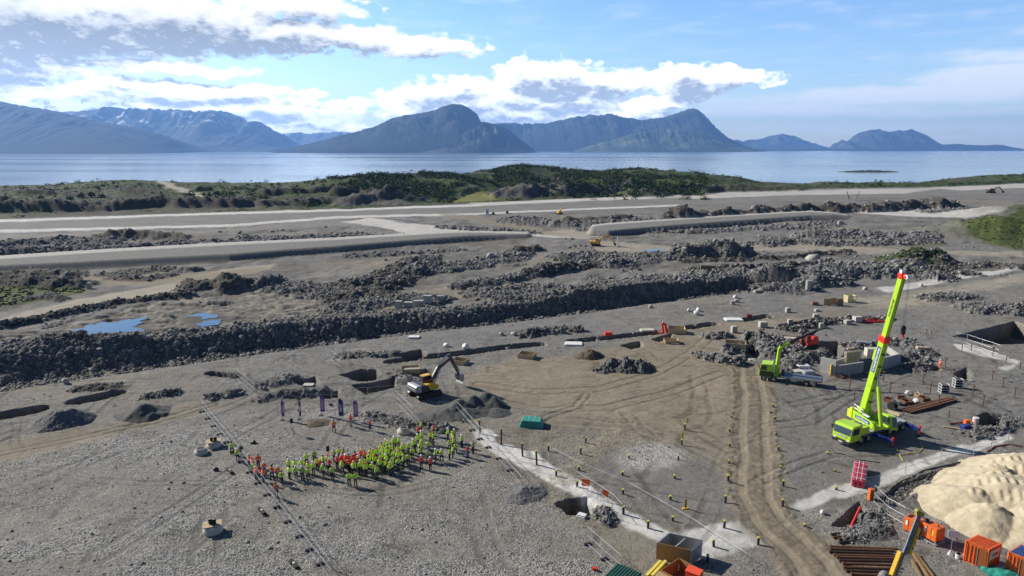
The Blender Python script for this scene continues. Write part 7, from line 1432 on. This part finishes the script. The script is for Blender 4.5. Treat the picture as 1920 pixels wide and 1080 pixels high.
for i, (x, y, s_, lb) in enumerate(BD):
    v = RS[i % len(RS)]; o = npmesh('sack' if 'sack' in lb or 'bag' in lb else 'boulder', v*np.array([s_, s_*.85, s_*.75]), RT, WHT if 'sack' in lb or 'bag' in lb else CON); g = gz(x, y); o.location = (g.x, g.y, g.z+s_*.35); o.rotation_euler = (0,0,i); tag(o, lb, 'sack' if o.name.startswith('sack') else 'boulder')
for x, y, w, rz, lb in ((1098,921,1.0,-20,'larger orange board hung on the bent fence'),(1135,940,.7,-20,'smaller orange board hung on the bent fence')):
    r = empty('orange_board', gz(x, y), R(rz), lb, 'board'); m = MB(); m.box((0,-.06,1.0),(w,.05,.85)); m.build('panel', ORG2, r); m = MB(); [m.box((s*w*.3,-.02,.6),(.05,.05,1.2)) for s in (-1,1)]; m.build('leg', GALV, r)
r = empty('power_cabinet', gz(1632,937), R(10), 'narrow orange power cabinet at the head of the generator fence', 'cabinet'); part('body', ORG, r, ((0,0,.75),(.55,.45,1.4))); part('door', mat('brown_orange_paint',(0,0,0)), r, ((0,-.23,.75),(.4,.03,1.1)), bevel=0)
r = empty('information_sign', gz(1782,1040), R(-15), 'white sign board on a thin post left of the orange container', 'sign'); part('board', WHT, r, ((0,0,2.3),(.95,.05,.7)), bevel=0); m = MB(); m.tube((0,.03,0),(0,.03,2.4),.03,8); m.tube((0,.03,.0),(0,.03,.5),.3,12,.05); m.build('post', GALV, r)
r = empty('marker_post', gz(1285,954), 0, 'yellow and black striped marker post on the dirt', 'marker post'); m = MB(); m.box((0,0,.65),(.24,.05,1.1)); m.box((0,0,.05),(.7,.35,.1)); mk = m.build('board', YEL, r); m = MB(); [m.bar((-.115,-.032,.25+k*.25),(.115,-.032,.40+k*.25),.01,.1) for k in range(4)]; m.build('stripe', BLK, mk)
for x, y, lb in ((1286.5,796,'upper yellow flag rag on a stick above its pile'),(1277,824,'lower yellow flag rag on a stick above its pile')):
    r = empty('marker_flag', gz(x, y+9), 0, lb, 'flag', 'yellow marker flags'); m = MB(); m.tube((0,0,0),(0,0,1.9),.02,6); m.build('stick', TIM, r); m = MB(); m.box((.12,0,1.45),(.28,.05,.8)); m.build('rag', YCAP, r)
block('blue_bag', 1809,805,1.3,.8,.7,R(20),'dark blue bag beside the small right pit',BLUEP,'bag'); block('orange_box', 1812,796,.7,.6,.8,R(10),'small orange box on the rim of the right pit',ORG,'box'); m = MB(); m.tube((0,0,0),(0,0,1.3),.4,12); o = m.build('striped_roll', WHT); o.location = gz(1828,798); tag(o, 'white standing roll at the right pit rim', 'roll'); m = MB(); [m.tube((0,0,.2+k*.35),(0,0,.32+k*.35),.41,12) for k in range(3)]; m.build('band', RED, o)
for i, (p, q) in enumerate((((1780,796),(1808,793)),((1768,801),(1800,806)))): a, b = gz(*p), gz(*q); m = MB(); m.bar((0,0,.12),((b-a).x,(b-a).y,.12),.25,.2); o = m.build('timber_plank', RUST if i == 0 else TIM); o.location = a; tag(o, 'dark plank beside the blue bag' if i == 0 else 'pale plank in front of the blue bag', 'plank')
def hose(pts, r_, m_, lb): W_ = [gz(a, b, .05) for a, b in pts]; m = MB(); O = W_[0]; m.path([w-O for w in W_], r_, 6); o = m.build('hose', m_); o.location = O; tag(o, lb, 'hose')
hose([(1665,925),(1672,915),(1690,902),(1712,895),(1730,885),(1752,880),(1790,872),(1830,858)],.09,BLK,'black hose snaking over rubble behind the sand heap'); hose([(1725,832),(1730,842),(1722,850),(1700,852)],.04,YCAP,'yellow hose curl right of the crane'); hose([(1682,845),(1687,855),(1693,866)],.05,YCAP,'yellow hose below the crane outrigger'); hose([(1563,848),(1585,852),(1610,862),(1650,868)],.05,DKM,'dark cable in front of the crane cab'); hose([(1850,848),(1865,838),(1890,835),(1915,838)],.09,mat('dull_red_paint',(0,0,0)),'dull red hose on rubble near the right edge')
for i, (x, y) in enumerate(((752,412),(765,413),(778,415))): m = MB(); m.tube((-3,0,.35),(3,-1.5,.35),.3,8); o = m.build('white_pipe', WHT); o.location = gz(x, y); tag(o, '%s white pipe lying near the far white road junction' % ['left','middle','right'][i], 'pipe', 'white pipes by the far junction')
for x, y, w, m_, lb in ((793,378,4,BLUC,'small blue and white cabin by the far scrub hill'),(833,377,3,YEL,'small yellow cabin by the far scrub hill'),(913,401,2,WHT,'white cabin among far barrels on the runway')):
    r = empty('site_cabin', gz(x, y), R(5), lb, 'cabin'); part('wall', m_, r, ((0,0,1.3),(w,2.5,2.6)), bevel=0); part('roof', DKM, r, ((0,0,2.68),(w+.3,2.8,.15)), bevel=0); part('window', GLS, r, ((0,-1.26,1.5),(w*.4,.04,.8)), bevel=0)
for x, y, lb in ((925,402,'left dark drum on the far runway'),(951,400,'right dark drum on the far runway')): m = MB(); m.tube((0,0,0),(0,0,1.6),.8,12); o = m.build('drum', DKM); o.location = gz(x, y); tag(o, lb, 'drum')
for x, dx, lb in ((1592,-2.5,'left of two leaning poles on the far dark bank'),(1604,2.5,'right of two leaning poles on the far dark bank')): m = MB(); m.tube((0,0,0),(dx,0,6),.35,8,.2); o = m.build('leaning_pole', DKM); o.location = gz(x, 378, 2); tag(o, lb, 'pole')
m = MB(); m.bar((0,0,.3),(0,0,4.5),.35,.35); m.bar((0,0,.0),(0,0,.6),1.2,1.2); o = m.build('white_post', WHT); o.location = gz(1158,463); tag(o, 'short white post behind the far excavator bucket', 'post')
for i, (x, y) in enumerate(((437,885),(497,961),(557,1059))):
    r = empty('fence_ballast', gz(x-6, y), R(-50), 'black ballast block pair with white clamp outside the long fence, %s' % ['upper','middle','lowest'][i], 'ballast', 'fence ballast blocks'); part('block', BLK, r, ((-.5,0,.13),(.7,.4,.26)), ((.5,0,.13),(.7,.4,.26))); part('clamp', WHT, r, ((0,0,.2),(.25,.2,.2)), bevel=0)
for i, (x, y, s_) in enumerate(((405,884,1),(475,833,1),(1445,775,.6),(620,760,.8),(560,768,.7))):
    v = RS[(i+3) % len(RS)]; o = npmesh('dark_boulder', v*.4*s_, RT, DKM); g = gz(x, y); o.location = (g.x, g.y, g.z+.1); tag(o, ['dark stone left of the long fence','dark stone lump inside the long fence','small dark stone right of the haul road head','dark stone behind the middle banner','dark stone behind the left navy banner'][i], 'stone')
m = MB()
for k in range(5): m.bar((-2+k*.9,0,.2),(-1.2+k*.9,2.4,.6),.5,.25)
o = m.build('dark_board_stack', DKM); o.location = gz(1445,548); tag(o, 'dark stacked boards at the embankment top left of the concrete cylinder', 'boards'); block('concrete_kerb_block', 1420,549,2.0,1.0,.7,R(15),'pale block left of the dark stacked boards')
